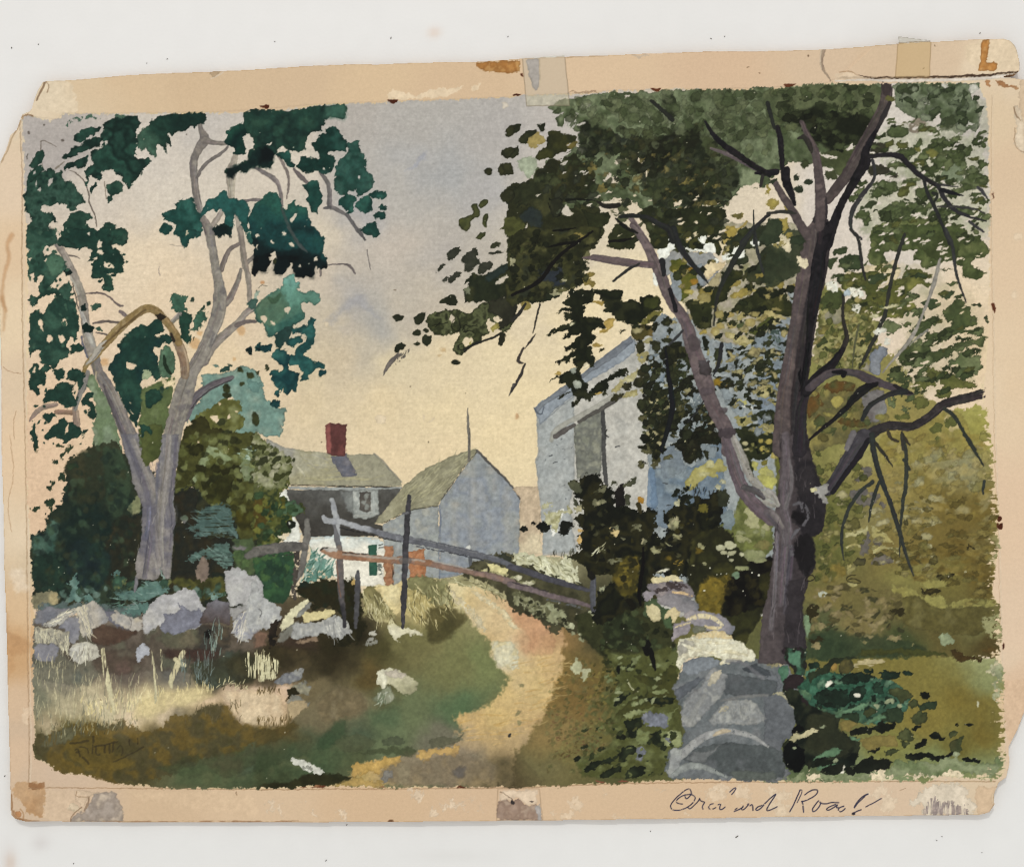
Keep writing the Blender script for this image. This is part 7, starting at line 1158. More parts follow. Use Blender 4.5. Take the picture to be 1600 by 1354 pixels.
scatter('E3', "780,-40 1480,-40 1460,700 1000,700 830,330", 44, (4, 10), (.35, .6), -18, [(46, 52, 32), (58, 62, 38), (164, 150, 104), (40, 44, 28), (150, 140, 100)], 24, **L)
scatter('E2', "900,1000 1450,900 1450,1353 800,1353", 34, (4, 9), (.35, .6), -18, [(46, 52, 32), (58, 62, 38), (164, 150, 104), (40, 44, 28)], 24, **L)
scatter('c2', "760,560 1080,520 1300,1000 1290,1300 860,1340 830,900", 50, (3.5, 9), (.45, .8), -20, [(42, 46, 28), (36, 38, 24), (54, 56, 34), (160, 148, 108)], 40, **L)
use('painted_thicket')
scatter('d3', "250,100 640,160 640,480 500,900 300,900 330,480", 80, (3, 9), (.4, .8), -10, [(116, 112, 58), (92, 94, 46), (134, 124, 72), (80, 84, 42), (150, 140, 90)], 30, a=.85, **L)
scatter('d3', "640,380 1050,380 1050,900 640,820", 80, (3, 9), (.3, .6), -6, [(146, 134, 84), (108, 98, 48), (124, 114, 62), (88, 80, 42), (164, 154, 112)], 16, a=.8, **L)
scatter('d3', "900,360 1420,380 1440,1100 900,1000", 80, (4, 13), (.25, .5), -5, [(128, 112, 54), (98, 84, 38), (144, 130, 72), (86, 74, 32), (118, 112, 62)], 12, a=.6, **L)
scatter('d3', "700,0 1380,0 1400,380 760,380", 60, (4, 13), (.35, .7), -10, [(158, 142, 84), (140, 122, 62), (168, 152, 102), (126, 118, 64), (150, 146, 112)], 20, a=.6, **L)
# ================================================================ trunk and limbs of the big tree
BARK = .6
use('painted_tree', 'trunk b')
LB = [(92, 79, 79), (82, 71, 72), (102, 88, 87)]; DK = [(28, 26, 30), (38, 34, 38), (22, 20, 24)]; MV = [(106, 91, 93), (96, 83, 86), (116, 101, 102)]
for s, w, c in (
    ("d1|730,345 742,430 720,520 660,620 620,700 560,800 500,920 420,1020 370,1085", [15, 18, 19, 18, 17, 18, 18, 17, 14], [(84, 74, 72), (74, 64, 64), (92, 80, 78)]),
    ("d1|212,600 245,680 290,760 310,880 325,980 330,1060 330,1150 320,1250 290,1380", [7, 10, 12, 13, 16, 18, 18, 18, 20], LB),
    ("d1|40,970 90,1060 150,1140 200,1230 250,1310 300,1380", [9, 11, 13, 16, 18, 22], LB),
    ("d2|318,-10 300,150 275,300 248,480 218,680 192,850 170,1000 150,1200 155,1400", [40, 42, 41, 33, 33, 36, 36, 42, 46], [(58, 50, 53), (50, 44, 47), (66, 57, 59)]),
    ("d2|265,-10 250,100 228,250 200,400 175,560 150,700 130,850 105,1000 90,1150 85,1354", [22, 24, 24, 20, 18, 18, 20, 22, 24, 30], LB),
    ("c1|740,1200 790,1280 830,1360", [9, 11, 12], MV),
    ("c2|750,-30 800,30 850,110 880,180 930,280 960,380 1010,470 1060,530 1090,590 1110,680 1140,770 1170,860 1200,950 1230,1050 1280,1150 1330,1230 1350,1300 1340,1370", [9, 13, 14, 16, 17, 17, 18, 18, 19, 22, 24, 26, 27, 24, 22, 24, 22, 18], MV),
    ("c2|440,170 530,170 640,190 760,205 880,215", [2, 12, 13, 11, 11], MV),
    ("c3|1345,0 1362,120 1400,260 1460,380 1540,460 1620,520", [18, 20, 20, 21, 22, 22], [(106, 92, 98), (94, 82, 88)]),
    ("c1|1240,760 1350,800 1480,870 1593,930", [4, 8, 8, 6], MV)):
    t, q = s.split('|'); stroke(t, q, w, c)
fill('d3', "78,-10 245,-10 270,150 290,200 330,330 362,415 345,560 330,600 262,632 290,710 292,800 250,900 215,1040 222,1190 245,1370 200,1420 -60,1420 -40,1150 -5,1000 20,850 35,640 50,450 62,330 75,150", [(86, 76, 78), (68, 60, 63), (50, 44, 47)], g=(1205, 850, 1280, 850), smooth=0, jit=(1.6, 1.2))
for q, w, c in (("110,0 115,150 100,330 95,450 130,560 110,700 90,900 80,1050", [12, 13, 14, 14, 16, 16, 15, 10], (104, 94, 100)), ("60,600 50,800 40,1000 20,1200", [5, 7, 8, 8], (112, 104, 110)), ("130,150 150,300 110,450", [6, 8, 8], (112, 104, 108)), ("150,700 130,900 110,1100", [8, 10, 8], (86, 80, 88)), ("0,480 60,540 100,600 110,680", [14, 16, 14, 8], (96, 88, 92)), ("20,470 60,520 90,570", [8, 10, 6], (120, 112, 112))): stroke('d3', q, w, c, a=.75, soft=1.5, setid=False)
fill('d3', "160,-10 245,-10 270,150 290,200 330,330 362,415 345,560 330,600 262,632 290,710 292,800 240,900 200,850 170,700 210,580 150,530 190,400 160,250", [(50, 45, 48), (40, 36, 40), (60, 53, 56)], soft=2.5)
fills('d3', "148,490 165,472 190,475 228,500 232,525 210,552 180,545 150,515;165,650 260,600 292,720 288,800 240,870 190,820 155,720", [(22, 19, 21), (30, 27, 29)], soft=2.2, a=.85)
fill('d3', "120,900 240,880 215,1040 222,1190 245,1370 100,1370 110,1100", [(58, 52, 56), (48, 42, 46)], soft=3)
for q, w in (("160,430 200,410 240,450 255,500 220,560", [4, 6, 5, 5, 4]), ("205,430 215,470", 4), ("140,690 150,740", 7), ("190,580 150,640", [6, 5])): stroke('d3', q, w, (96, 92, 98), dry=('x', .2))
stroke('d3', "230,905 250,870 280,870 292,895 260,908 235,905", 1.6, (44, 38, 30))
blades('d3', "40,0 240,0 340,420 270,620 240,900 200,1300 0,1300 60,500", 70, (8, 24), 1.3, 92, [(116, 106, 110), (56, 50, 54), (86, 78, 82), (36, 32, 36)], 8, a=.5)
for s, w in (
    ("d1|690,630 640,710 605,790 605,860 565,920 520,1000 460,1100 430,1180 400,1260 370,1360", [5, 9, 14, 18, 15, 13, 11, 14, 15, 17]),
    ("d2|375,-20 330,100 312,220 302,330 280,450 265,560 258,650 250,750 237,850 225,950 212,1025", [17, 19, 22, 22, 19, 13, 9, 9, 10, 8, 4]),
    ("d1|60,630 78,720 90,860 95,960", [7, 9, 8, 6]), ("d1|118,895 112,970 145,1040 170,1115", [9, 14, 11, 4]), ("c1|1520,920 1593,915 1650,910", [5, 10, 9]),
    ("c1|1203,592 1240,660 1300,730 1400,800 1500,870 1600,925", [3, 6, 9, 10, 9, 9])):
    t, q = s.split('|'); stroke(t, q, w, DK)
stroke('d2', "250,1000 212,1100 205,1190 195,1370", [8, 16, 18, 22], [(52, 46, 52), (40, 36, 40)])
stroke('d2', "255,700 240,800 225,900 200,1000", [3, 5, 8, 2], (16, 15, 18), dry=('v', .35)); stroke('d2', "215,850 195,900 210,980", [2, 5, 1], (16, 15, 18), dry=('v', .3))
stroke('d1', "350,1080 352,1160 340,1250 320,1354", [10, 11, 9, 5], [(44, 38, 42), (60, 52, 54)]); stroke('d1', "190,700 230,690 265,760 270,795", [3, 8, 8, 2], (50, 46, 42)); stroke('d1', "735,360 740,420", [16, 12], (60, 50, 50), a=.8); dabs('d1', "765,460,30,18", (98, 96, 52))
stroke('d1', "760,480 720,560 680,640", [5, 7, 5], (48, 44, 46), a=.8)
for s, w, c in (
    ("c1|868,465 930,520 1000,582", [5, 7, 7], (42, 44, 38)), ("d1|0,480 20,560 42,640", [6, 7, 5], (44, 46, 42)),
    ("d1|625,818 720,803 820,808 870,860 930,920 990,960 1060,998", [7, 7, 9, 9, 8, 7, 6], (40, 36, 40)), ("d1|1050,990 1180,1004", [4, 1.5], (60, 58, 60)), ("d1|1060,1000 1100,1080 1160,1150 1230,1185 1352,1217", [6, 7, 7, 5, 2], (50, 48, 52)), ("d1|1080,1020 1140,1040 1212,1058", [6, 7, 2], (30, 30, 34)), ("d1|1060,1125 1200,1130 1280,1140 1350,1168", [3, 4, 3, 2], (64, 62, 60)),
    ("d1|968,955 1000,1060 1050,1150 1090,1250 1130,1360", [4, 6, 6, 5, 5], (46, 46, 46)), ("d2|1105,-10 1150,90 1160,200 1185,320 1232,448", [5, 6, 5, 4, 2], (58, 58, 58)), ("d1|1250,1222 1300,1255 1345,1284", [4, 5, 2], (64, 62, 66)), ("d1|1305,1008 1330,1030 1362,1070", [5, 6, 3], (70, 68, 72)), ("d1|1030,1042 1060,1050 1030,1110", [6, 5, 3], (44, 46, 40)), ("d1|850,1300 840,1354", [3, 5], (48, 50, 42)),
    ("d1|652,835 670,920 650,980 590,1050 530,1140 508,1220 530,1290 580,1325", [5, 5, 5, 7, 8, 6, 4, 5], (58, 56, 58)), ("d2|515,-10 570,50 580,170 597,270 612,305", [4, 5, 5, 4, 3], (52, 50, 48)),
    ("d2|852,20 812,140 772,290 742,450 740,490 690,620 630,740 572,855", [4, 6, 6, 6, 7, 6, 6, 3], (52, 52, 48)), ("d2|1072,180 1042,310 1000,430 950,560 890,680 820,760 715,885", [4, 7, 5, 4, 7, 5, 2], [(156, 148, 140), (136, 130, 124)]), ("d2|995,620 950,650 880,720", [3, 4, 1], (140, 134, 126)),
    ("d2|470,400 465,560 492,640 488,690 450,770", [4, 5, 7, 8, 8], (52, 48, 44)), ("d2|465,740 400,840 340,890 280,950 240,1010", [8, 14, 17, 20, 14], DK), ("d2|565,590 545,700 525,850", [3, 3, 2], (92, 92, 66)),
    ("d2|260,980 330,920 400,880 480,878 560,890 620,920 700,950 800,982 860,1008 905,1015", [12, 13, 12, 10, 12, 16, 12, 11, 10, 3], [(72, 64, 70), (86, 76, 80)]), ("d2|410,880 480,880 470,905", [5, 9, 7], (26, 24, 28)), ("d2|790,965 850,1000 900,1012", [6, 8, 3], (40, 34, 38)),
    ("d2|680,952 600,985 545,1035 490,1100 430,1160 340,1230 258,1302", [6, 16, 13, 8, 7, 6, 3], [(24, 22, 24), (36, 36, 34)]), ("d2|855,1000 780,1010 690,1050 620,1100 588,1178", [9, 9, 7, 8, 6], (46, 48, 48)),
    ("d2|1385,993 1345,1008 1280,1035 1160,1060 1080,1085 1030,1140 960,1190 880,1225 780,1208 690,1230 640,1270 560,1310 540,1380", [12, 16, 14, 14, 14, 12, 13, 13, 14, 15, 18, 26, 28], [(60, 54, 54), (48, 43, 44), (70, 62, 62)]),
    ("d3|600,10 520,110 450,230 370,345", [26, 22, 19, 17], [(74, 70, 76), (60, 56, 62)]), ("d3|625,30 560,140 490,230 400,355", [8, 9, 8, 7], (36, 34, 38)),
    ("d2|530,1260 490,1354", [10, 8], (112, 106, 110)),
    ("d3|645,-5 660,120 710,290 770,440 820,600 860,740 908,875", [9, 9, 8, 7, 7, 5, 1.5], (50, 54, 52)), ("d3|835,-5 865,130 860,300 835,450 825,600 820,760", [5, 6, 7, 5, 4, 1.5], (56, 60, 54)), ("d3|848,150 880,210", 5, (52, 56, 50)), ("d3|655,290 590,330 520,420 470,540 455,640 472,775", [6, 6, 6, 5, 5, 1.5], (54, 58, 54)), ("d3|692,290 650,400 628,535", [5, 6, 2], (52, 56, 52)),
    ("d3|670,50 720,110 778,197", [5, 6, 1.5], (54, 52, 44)), ("d2|745,1240 760,1290 808,1312", [5, 6, 4], (66, 58, 44)), ("d2|835,1255 860,1310 880,1335", [3, 5, 3], (60, 54, 44)), ("d2|833,1270 842,1360", [5, 5], (60, 58, 52)), ("d2|1098,1108 1160,1150 1200,1220 1250,1300 1290,1360", [6, 7, 5, 5, 5], (54, 58, 52)), ("d3|1222,-5 1290,100 1342,187", [5, 5, 2.5], (52, 56, 50)), ("d3|1346,285 1340,362", [4.5, 3], (56, 60, 56)),
    ("c2|935,190 945,275", [10, 7], (40, 40, 42)), ("c2|983,365 1020,498", [6, 7], (32, 30, 34)), ("c2|1003,-10 1030,80 1090,170 1160,250 1222,327", [11, 11, 9, 8, 2], (42, 44, 44)), ("c1|675,1190 780,1182 850,1195 920,1240 980,1262 1000,1340", [5, 7, 7, 9, 10, 9], (40, 42, 40)),
    ("c2|1505,-20 1430,100 1370,210 1310,320 1270,430 1255,592", [6, 9, 9, 7, 5, 1.5], (44, 46, 42)), ("c1|1600,1175 1500,1270 1430,1354", [5, 7, 8], (46, 48, 46)), ("c2|1503,-20 1530,150 1582,312", [5, 6, 2.5], (52, 54, 52)), ("c2|792,208 720,242 635,315", [3, 5, 4], (50, 50, 48)), ("c1|1505,1150 1508,1354", [2, 4], (44, 46, 44)), ("c1|1560,935 1545,1000", [6, 4], (54, 50, 48)),
    ("c1|528,1094 590,1130 662,1118", [3, 8, 7], (40, 38, 34)), ("c1|645,1202 710,1260 782,1290", [3, 7, 3], (28, 28, 24)), ("c1|340,1085 440,1080 520,1090", [4, 3, 1], (24, 26, 18)), ("c1|258,1277 330,1272 400,1260", [3, 4, 1], (20, 20, 14)), ("c1|600,1342 700,1335 750,1322", [2, 5, 2], (20, 20, 16)),
    ("c2|228,104 310,80 420,72", [2, 5, 4], (20, 20, 16)), ("c2|600,72 680,64 745,48", [2, 5, 2], (22, 22, 18)), ("c2|502,8 400,75 300,150 240,220 190,300 120,350 0,402", [3, 5, 6, 6, 7, 6, 4], (22, 20, 18)), ("c2|85,455 50,510 0,562", [3, 6, 6], (48, 46, 42)), ("c2|172,460 150,560 130,640", [3, 3, 1.5], (56, 52, 48)), ("c2|150,640 115,690 80,732", [1, 4, 1], (64, 58, 54)), ("c2|72,728 40,790 35,818 72,826", [3, 4, 6, 2], (70, 62, 58)), ("c2|82,830 50,910 -5,1005", [3, 5, 2], (64, 58, 56)),
    ("c2|1062,625 1020,665 978,712", [3, 5, 2], (60, 60, 62)), ("c2|1305,705 1292,820 1255,905", [6, 7, 2], (44, 44, 46)), ("c2|960,730 967,860 992,1000 1000,1130 955,1280 930,1370", [3, 5, 8, 9, 7, 5], (26, 27, 30)), ("c2|1192,1062 1100,1190", [2, 3], (40, 42, 42))):
    t, q = s.split('|'); stroke(t, q, w, c)
stroke('c1', "240,1080 310,1070 320,1130 290,1195 250,1180 238,1110", 2, (26, 28, 18), jit=(2, 1.4)); fill('c1', "240,1080 310,1070 320,1130 290,1195 250,1180", (44, 46, 34), a=.6)
for q, w in (("1365,-20 1405,80 1440,150 1470,240 1530,310 1600,370", [8, 12, 14, 11, 14, 12]), ("1560,395 1610,425 1650,430", [10, 14, 9])): stroke('c3', q, w, [(158, 152, 146), (140, 134, 128)], dry=('x', .1), bump=.00004)
stroke('c3', "1440,320 1510,340 1570,390", [8, 11, 6], (84, 80, 82), dry=('x', .15)); stroke('d3', "0,345 40,380 62,432", [9, 9, 6], (160, 154, 150), bump=.00004)
fill('c2', "1150,800 1230,810 1245,900 1200,910 1165,860", [(44, 38, 36), (84, 76, 80)]); dabs('c2', "1315,1115,24,18 1215,1000,40,26 1130,700,40,50", [(92, 80, 86), (80, 70, 72)], soft=1.5, a=.8); fill('c2', "1290,1240 1370,1220 1400,1260 1340,1300 1300,1290", [(70, 60, 64), (90, 80, 86)], soft=1)
fill('d3', "262,338 300,315 375,302 385,350 350,362 378,425 352,435 310,375", [(160, 156, 154), (136, 130, 128)], jit=(2, 1.6), bump=.00005); dabs('d3', "280,340,20,12", (206, 196, 150))
BARK = 0
use('painted_tree', 'crown b')
dabs('c2', "330,300,1,1 1290,520,30,26 1200,420,40,30", (150, 136, 84)); dabs('d2', "400,350,40,30 545,385,60,26,20 550,485,26,24 700,625,40,20 745,690,24,24 80,80,30,20 100,20,50,30", [(232, 228, 216), (222, 214, 198)], jit=(2, 1.6), bump=.00004, dry=('x', .2))
dabs('d2', "490,390,20,20", (170, 180, 190)); dabs('d2', "760,470,50,8,-10 660,530,30,10", (206, 196, 156))
fills('d2', "-20,-40 210,0 220,100 200,180 210,260 150,290 60,340 -20,360", [(58, 64, 44), (48, 56, 38), (70, 74, 50)], soft=1.2, a=.9)
dabs('d2', "120,90,30,50,-20 210,200,26,40,-40 70,60,46,40", (222, 204, 172), jit=(3, 2)); dabs('d2', "60,75,40,30", (150, 136, 84), dry=('x', .35)); dabs('d1', "30,1110,44,22 90,1240,44,40 120,1140,20,20 130,1300,20,18 0,1030,16,30", [(160, 142, 72), (146, 128, 64)], jit=(3, 2)); fills('d1', "0,1200 80,1190 90,1260 60,1340 0,1370 -60,1340;20,960 60,940 30,990 0,990;150,1320 200,1290 240,1340 200,1370 140,1360", [(58, 66, 46), (48, 58, 40)], edge=.2); holes('d1', "140,870 190,850 230,900 270,880 290,960 290,1100 280,1220 240,1260 190,1180 160,1100 150,990", ident=('painted_sky', '')); dabs('d1', "180,945,18,18 250,968,25,20 195,1015,28,22", (48, 56, 40), jit=(1.6, 1.4)); fills('d1', "205,850 235,830 262,850 255,880 225,895", (60, 66, 40))
use('painted_tree', 'trunk b'); stroke('d1', "300,890 318,980 328,1060 330,1150 322,1250", [8, 13, 15, 16, 15], LB); stroke('d1', "95,1065 150,1142 200,1232 250,1315", [9, 12, 14, 15], LB); stroke('d1', "118,895 112,970 145,1040 170,1115", [9, 14, 11, 4], DK); stroke('d1', "0,1170 60,1158 120,1155 178,1170", [4, 5, 7, 2], (56, 56, 50))

# ================================================================ bramble at the foot of the wall
use('painted_bramble')
BR = [(34, 42, 30), (22, 28, 22), (48, 52, 36), (40, 44, 28)]
fill('d4', "80,255 130,240 200,258 240,320 300,350 420,380 450,410 440,500 500,540 580,560 575,610 560,650 560,700 480,760 400,780 320,770 350,730 280,740 240,720 180,760 130,740 95,690 92,590 140,550 150,500 175,470 165,380", BR, **W)
fill('d4', "95,600 140,560 230,640 225,720 180,762 130,740 95,690", [(8, 10, 10), (16, 20, 18)], soft=1.5); fill('d4', "145,540 150,490 180,470 230,500 180,520", (12, 14, 12)); fill('d4', "330,745 420,690 560,640 555,700 480,760 400,780", [(16, 22, 18), (28, 36, 28)], soft=1.5)
fill('d4', "230,400 420,410 440,500 520,560 550,600 470,680 300,640 240,600", [(52, 54, 36), (42, 46, 32)], soft=3)
fills('d4', "85,-10 235,-10 240,130 200,200 130,260 90,240 110,180 180,140 120,100", [(52, 40, 46), (36, 40, 32), (60, 96, 76)], sc=12)
fills('d4', "125,20 200,10 210,100 180,110 130,90;60,130 110,95 135,130 120,190 90,210;230,140 270,115 310,130 270,180 235,170", [(68, 108, 86), (92, 128, 104)])
fills('d4', "95,200 150,160 200,150 230,200 180,240 110,250;190,240 230,250 260,310 250,350 210,310", (48, 38, 40))
fill('d4', "185,245 260,165 480,150 770,200 900,280 850,400 700,470 560,455 440,420 250,345", [(70, 108, 88), (56, 86, 68), (84, 112, 84)], **W)
fill('d4', "180,245 230,190 250,160 310,150 400,140 470,165 520,185 600,190 720,200 770,205 745,260 760,290 640,300 600,340 500,340 440,380 350,370 250,345 270,290 240,250", [(58, 102, 82), (44, 80, 62), (68, 112, 90)], sc=12, **W)
fills('d4', "240,150 330,120 400,60 520,40 560,60 480,80 420,100 380,150 300,170 270,220", [(50, 60, 40), (40, 46, 32)])
fills('d4', "450,190 520,140 600,145 670,160 672,190 560,210 480,212;680,152 720,135 835,140 825,180 740,197;830,142 880,135 912,150 870,162;650,245 680,222 722,230 722,265 690,282;500,292 540,230 612,222 622,260 600,302 560,332 512,312;290,270 380,245 470,262 522,312 480,362 400,362 310,342;600,130 640,120 670,130 650,155 600,150;250,90 300,80 330,110 260,130;360,230 440,190 460,200 400,240", [(36, 54, 42), (28, 42, 32), (40, 62, 48)], edge=.25)
scatter('d4', "200,170 480,140 760,200 880,300 820,420 460,440 280,360", 46, (3, 8), (.4, .75), -12, [(36, 52, 40), (28, 40, 30), (46, 68, 52), (96, 128, 104), (40, 60, 46)], 30, edge=.25, jit=(2.6, 2))
fills('d4', "740,252 820,235 860,250 912,285 862,312 840,342 800,302;890,412 950,380 1002,402 1002,452 940,472 902,452;795,540 850,488 880,500 918,560 860,580 820,562;1115,525 1150,505 1188,512 1180,537 1140,552;1130,602 1150,560 1222,538 1200,590 1217,640 1180,652 1135,642;730,632 790,615 835,630 760,662 725,667;870,340 910,315 937,325 932,362 890,367;520,130 450,100 480,60 540,80;600,372 650,355 682,382 640,422 598,412;820,570 880,580 860,610 830,605", [(78, 78, 46), (64, 70, 42), (84, 88, 54)], edge=.25)
fills('d4', "440,422 500,395 562,400 572,442 550,457 500,442;740,372 820,360 842,402 830,452 760,462 720,422;700,400 740,380 760,440 720,460;950,350 1000,315 1052,318 1042,372 1000,382 960,372;935,345 970,335 985,370 950,385", [(56, 70, 48), (44, 58, 40)], edge=.25)
fills('d4', "940,268 975,260 1003,262 1000,300 970,312 945,290;645,490 700,455 805,458 802,490 750,502 722,536 670,512;508,512 580,480 652,488 642,530 570,542 520,532;890,502 930,460 962,475 920,517;920,592 990,558 997,590 952,612 910,610;1012,522 1050,508 1070,540 1103,550 1092,567 1040,562 1015,547;608,632 650,618 692,610 702,630 650,652;852,652 930,640 1000,642 1050,672 1110,660 1150,640 1172,650 1100,690 1050,702 980,680 920,692 868,680;1212,682 1250,668 1322,690 1310,707 1240,697;522,742 590,690 650,662 672,690 740,680 772,702 760,742 700,752 620,772 560,772;478,772 500,735 552,758 530,782;1220,470 1250,455 1278,465 1248,490;1170,475 1185,465 1192,478 1175,488;240,700 265,675 275,720 250,740;285,700 330,680 400,685 430,690 380,720 300,735", [(28, 34, 24), (20, 24, 18), (38, 42, 30)], edge=.1)
fills('d4', "410,420 460,390 560,350 640,330 620,360 560,390 480,400 440,430;580,470 700,405 745,435 640,460;265,690 300,660 400,605 465,630 400,670 300,680;300,750 360,720 440,700 380,740;500,540 580,560 560,580 510,560;640,600 690,608 640,620", [(104, 136, 106), (92, 122, 92)], edge=.2)
fills('d4', "450,440 560,455 500,512 460,510;560,560 740,530 800,545 820,600 700,612 610,630 580,600", [(124, 110, 60), (132, 116, 64)])
dabs('d4', "755,328,28,14 680,355,18,12 820,355,16,14 340,480,16,8 165,615,14,12 1175,655,20,18 650,702,10,8 425,695,12,10", (150, 156, 124))
fill('d4', "135,565 160,530 220,500 260,488 312,510 305,530 250,535 200,555 160,582", [(186, 174, 138), (170, 160, 124)], jit=(3, 2.4))
dabs('d4', "380,216,28,13,-25 555,288,20,14 465,750,12,30,20", (232, 222, 206), jit=(1.4, 1))
fill('d4', "530,110 560,70 700,60 740,85 640,110 550,120", (176, 160, 120), dry=('h', .4)); dabs('d4', "490,110,46,40,-30", [(96, 88, 48), (70, 66, 40)], edge=.2); dabs('d4', "420,110,20,24", (150, 120, 62))
use('painted_lawn')
fill('d4', "60,820 130,790 240,760 310,775 400,782 480,775 560,785 640,770 780,735 800,685 1000,700 1160,670 1210,690 1320,712 1400,690 1440,650 1490,650 1490,760 1440,740 1400,795 1310,790 1250,760 1100,770 1060,800 900,790 760,800 560,812 420,815 200,830", [(122, 130, 96), (136, 142, 108), (104, 116, 78)], jit=(4, 3), soft=1.2)
use('painted_bramble')
fills('d4', "480,772 500,735 552,758 530,782;522,742 590,690 650,662 672,690 740,680 772,702 760,742 700,752 620,772 560,772;330,745 420,715 480,700 470,760 400,780", [(24, 28, 20), (34, 38, 28)])
use('painted_lawn')
dabs('d4', "700,800,60,26 280,795,60,30 1150,790,70,34 930,800,60,14 1040,805,20,16", (228, 206, 174), jit=(6, 4)); dabs('d4', "1450,290,24,30 1420,120,30,40", [(160, 160, 126), (200, 184, 152)], jit=(6, 4)); dabs('d4', "1315,345,8,16", (196, 190, 160))
fill('d4', "1380,120 1440,40 1480,60 1480,220 1440,180 1470,330 1400,300 1430,200", [(142, 146, 112), (164, 162, 130)], dry=('x', .25), jit=(4, 3))
fill('d4', "1130,10 1180,0 1240,40 1330,50 1330,70 1200,75 1150,50", [(74, 56, 26), (60, 48, 24)], jit=(3, 2.4), soft=1); fill('d4', "1330,0 1440,-10 1420,50 1350,20", (96, 76, 36), soft=2)
fill('d4', "560,40 760,30 900,40 1120,40 1100,20 900,0 600,0", (70, 72, 34), soft=2)
# white flecks of bare paper in the darks, and the dark spots of foxing
use('painted_meadow')
dark = np.argwhere((COL.mean(2) < .28) & (CLIP > .9))
for i, j in dark[rng.integers(0, len(dark), 150)]:
    dab('p', X0 + j * S, Y0 + i * S, rng.uniform(.6, 1.1), rng.uniform(.6, 1.), 0, (214, 204, 184), jit=(0, 0), edge=0, setid=False, a=rng.uniform(.4, .9))
# ================================================================ writing, foxing and tapes
CLIP = None
use('signature')
for q, w in (("140,195 250,185 350,165", 3), ("200,270 225,258 245,295 215,292", 2.4), ("250,235 310,238 345,250 352,300", 2), ("290,360 330,400 362,440", 3), ("245,290 252,345", 2), ("410,115 412,185", 3.2), ("405,220 400,310", 2.2), ("430,232 540,212 690,175", 2.6), ("440,235 438,325 485,328", 2.4), ("548,215 540,300", 3), ("600,205 606,300", 3.4), ("642,195 630,290", 3), ("650,410 820,330 1000,235", 2), ("690,260 740,205 762,270 738,335", 1.8), ("830,150 832,215", 2), ("925,135 930,200", 1.8)):
    stroke('H3', q, w, (54, 46, 30), a=.6, soft=.9, edge=0)
use('title_inscription')
INK = [(42, 42, 66), (56, 56, 80)]
for t, q, w in (("H1", "300,165 296,130 275,104 230,125 150,190 90,260 80,300 110,332 180,330 250,305 310,262 340,215 335,188 305,166 255,166 190,185 142,228 150,258 205,266", 1.5), ("H1", "232,185 245,216 275,195 298,160", 1.6), ("H1", "262,300 285,320 330,280 375,232 385,200 392,236 440,245 424,265 410,298 420,322", 1.5), ("H1", "525,262 490,270 475,298 490,320 530,318 552,304", 1.5), ("H1", "575,272 607,262 590,300 592,325 622,320 648,296", 1.5), ("H1", "697,140 738,102 762,95 756,118 715,166", 1.4), ("H1", "752,322 772,310", 1.5), ("H1", "742,342 790,325 832,298", 1.5), ("H1", "834,288 815,318 832,330 868,302 890,264", 1.5), ("H1", "880,268 902,290 930,262 936,330", 1.7), ("H1", "1030,280 988,294 960,320 978,336 1020,310 1060,260 1120,200 1180,152 1150,200 1085,300 1076,340 1130,322 1185,294", 1.6),
    ("H2", "325,108 300,170 270,240 233,312", 1.7), ("H2", "325,106 345,108 338,145 300,225", 1.2), ("H2", "370,152 420,116 470,102 494,112 484,146 440,180 365,212 340,215", 1.6), ("H2", "345,215 356,262 360,314", 1.8), ("H2", "500,210 470,245 440,288 446,314 478,300 512,258 522,230 508,218 532,238 575,240 612,226 690,230", 1.6), ("H2", "660,246 605,264 568,290 590,302 640,276 684,242 662,276 690,276", 1.6), ("H2", "736,262 700,272 682,296 700,316 726,306 748,284", 1.6), ("H2", "962,150 930,162 880,202 845,252 836,276", 1.9), ("H2", "935,172 872,228 842,272", 1.3), ("H2", "822,330 860,310 898,296", 1.6), ("H2", "942,270 1000,240 1086,192", 1.4)):
    stroke(t, q, w * 1.15, INK, jit=(.1, .2), edge=0, soft=.65, dry=('x', .08), smooth=2)
dabs('H2', "828,334,16,12", (36, 34, 50), jit=(.3, .3))
use('margin_strip', 'b')
FOX = [(84, 40, 24), (110, 60, 36)]
fills('b1', "22,498 88,494 78,514 35,514;815,462 890,460 880,478 850,490 830,480", FOX, jit=(1, 1)); fills('c1', "5,430 60,426 40,440 12,440;862,390 932,388 910,408 875,406;50,300 65,295 68,320 52,315", FOX, jit=(.8, .8)); fills('d1', "92,366 178,363 150,382 115,386", FOX, jit=(.8, .8))
dabs('c1', "1470,257,6,5 1540,300,4,4", (120, 90, 60)); dabs('d1', "250,185,4,7 970,270,5,4 1030,120,3,6", (120, 96, 70))
use('margin_strip', 'c')
dabs('d2', "1400,475,10,26,-15 1410,498,6,16", FOX, jit=(1, 1)); dabs('d3', "1440,520,14,18 1445,565,14,22,20 1430,555,8,14 1465,1310,7,20", FOX, jit=(1, 1)); dabs('d1', "1392,1060,4,18", FOX)
for q in ("1560,40,30,30", "1530,400,20,24"): dabs('d2', q, (236, 212, 178), setid=False, a=.5, soft=2)
use('margin_strip', 'd')
fills('b4', "330,862 380,838 440,855 420,862;270,862 300,855 320,862;1240,862 1280,848 1310,862;760,855 790,850 800,862", FOX + [(190, 150, 112)], jit=(1.2, 1))
dabs('c4', "550,825,26,6 690,820,30,6", (150, 90, 70)); dabs('b4', "835,1062,16,7", (130, 92, 62))
dabs('a4', "1470,900,3,12 625,322,7,4", (130, 100, 74))
use('painted_sky')
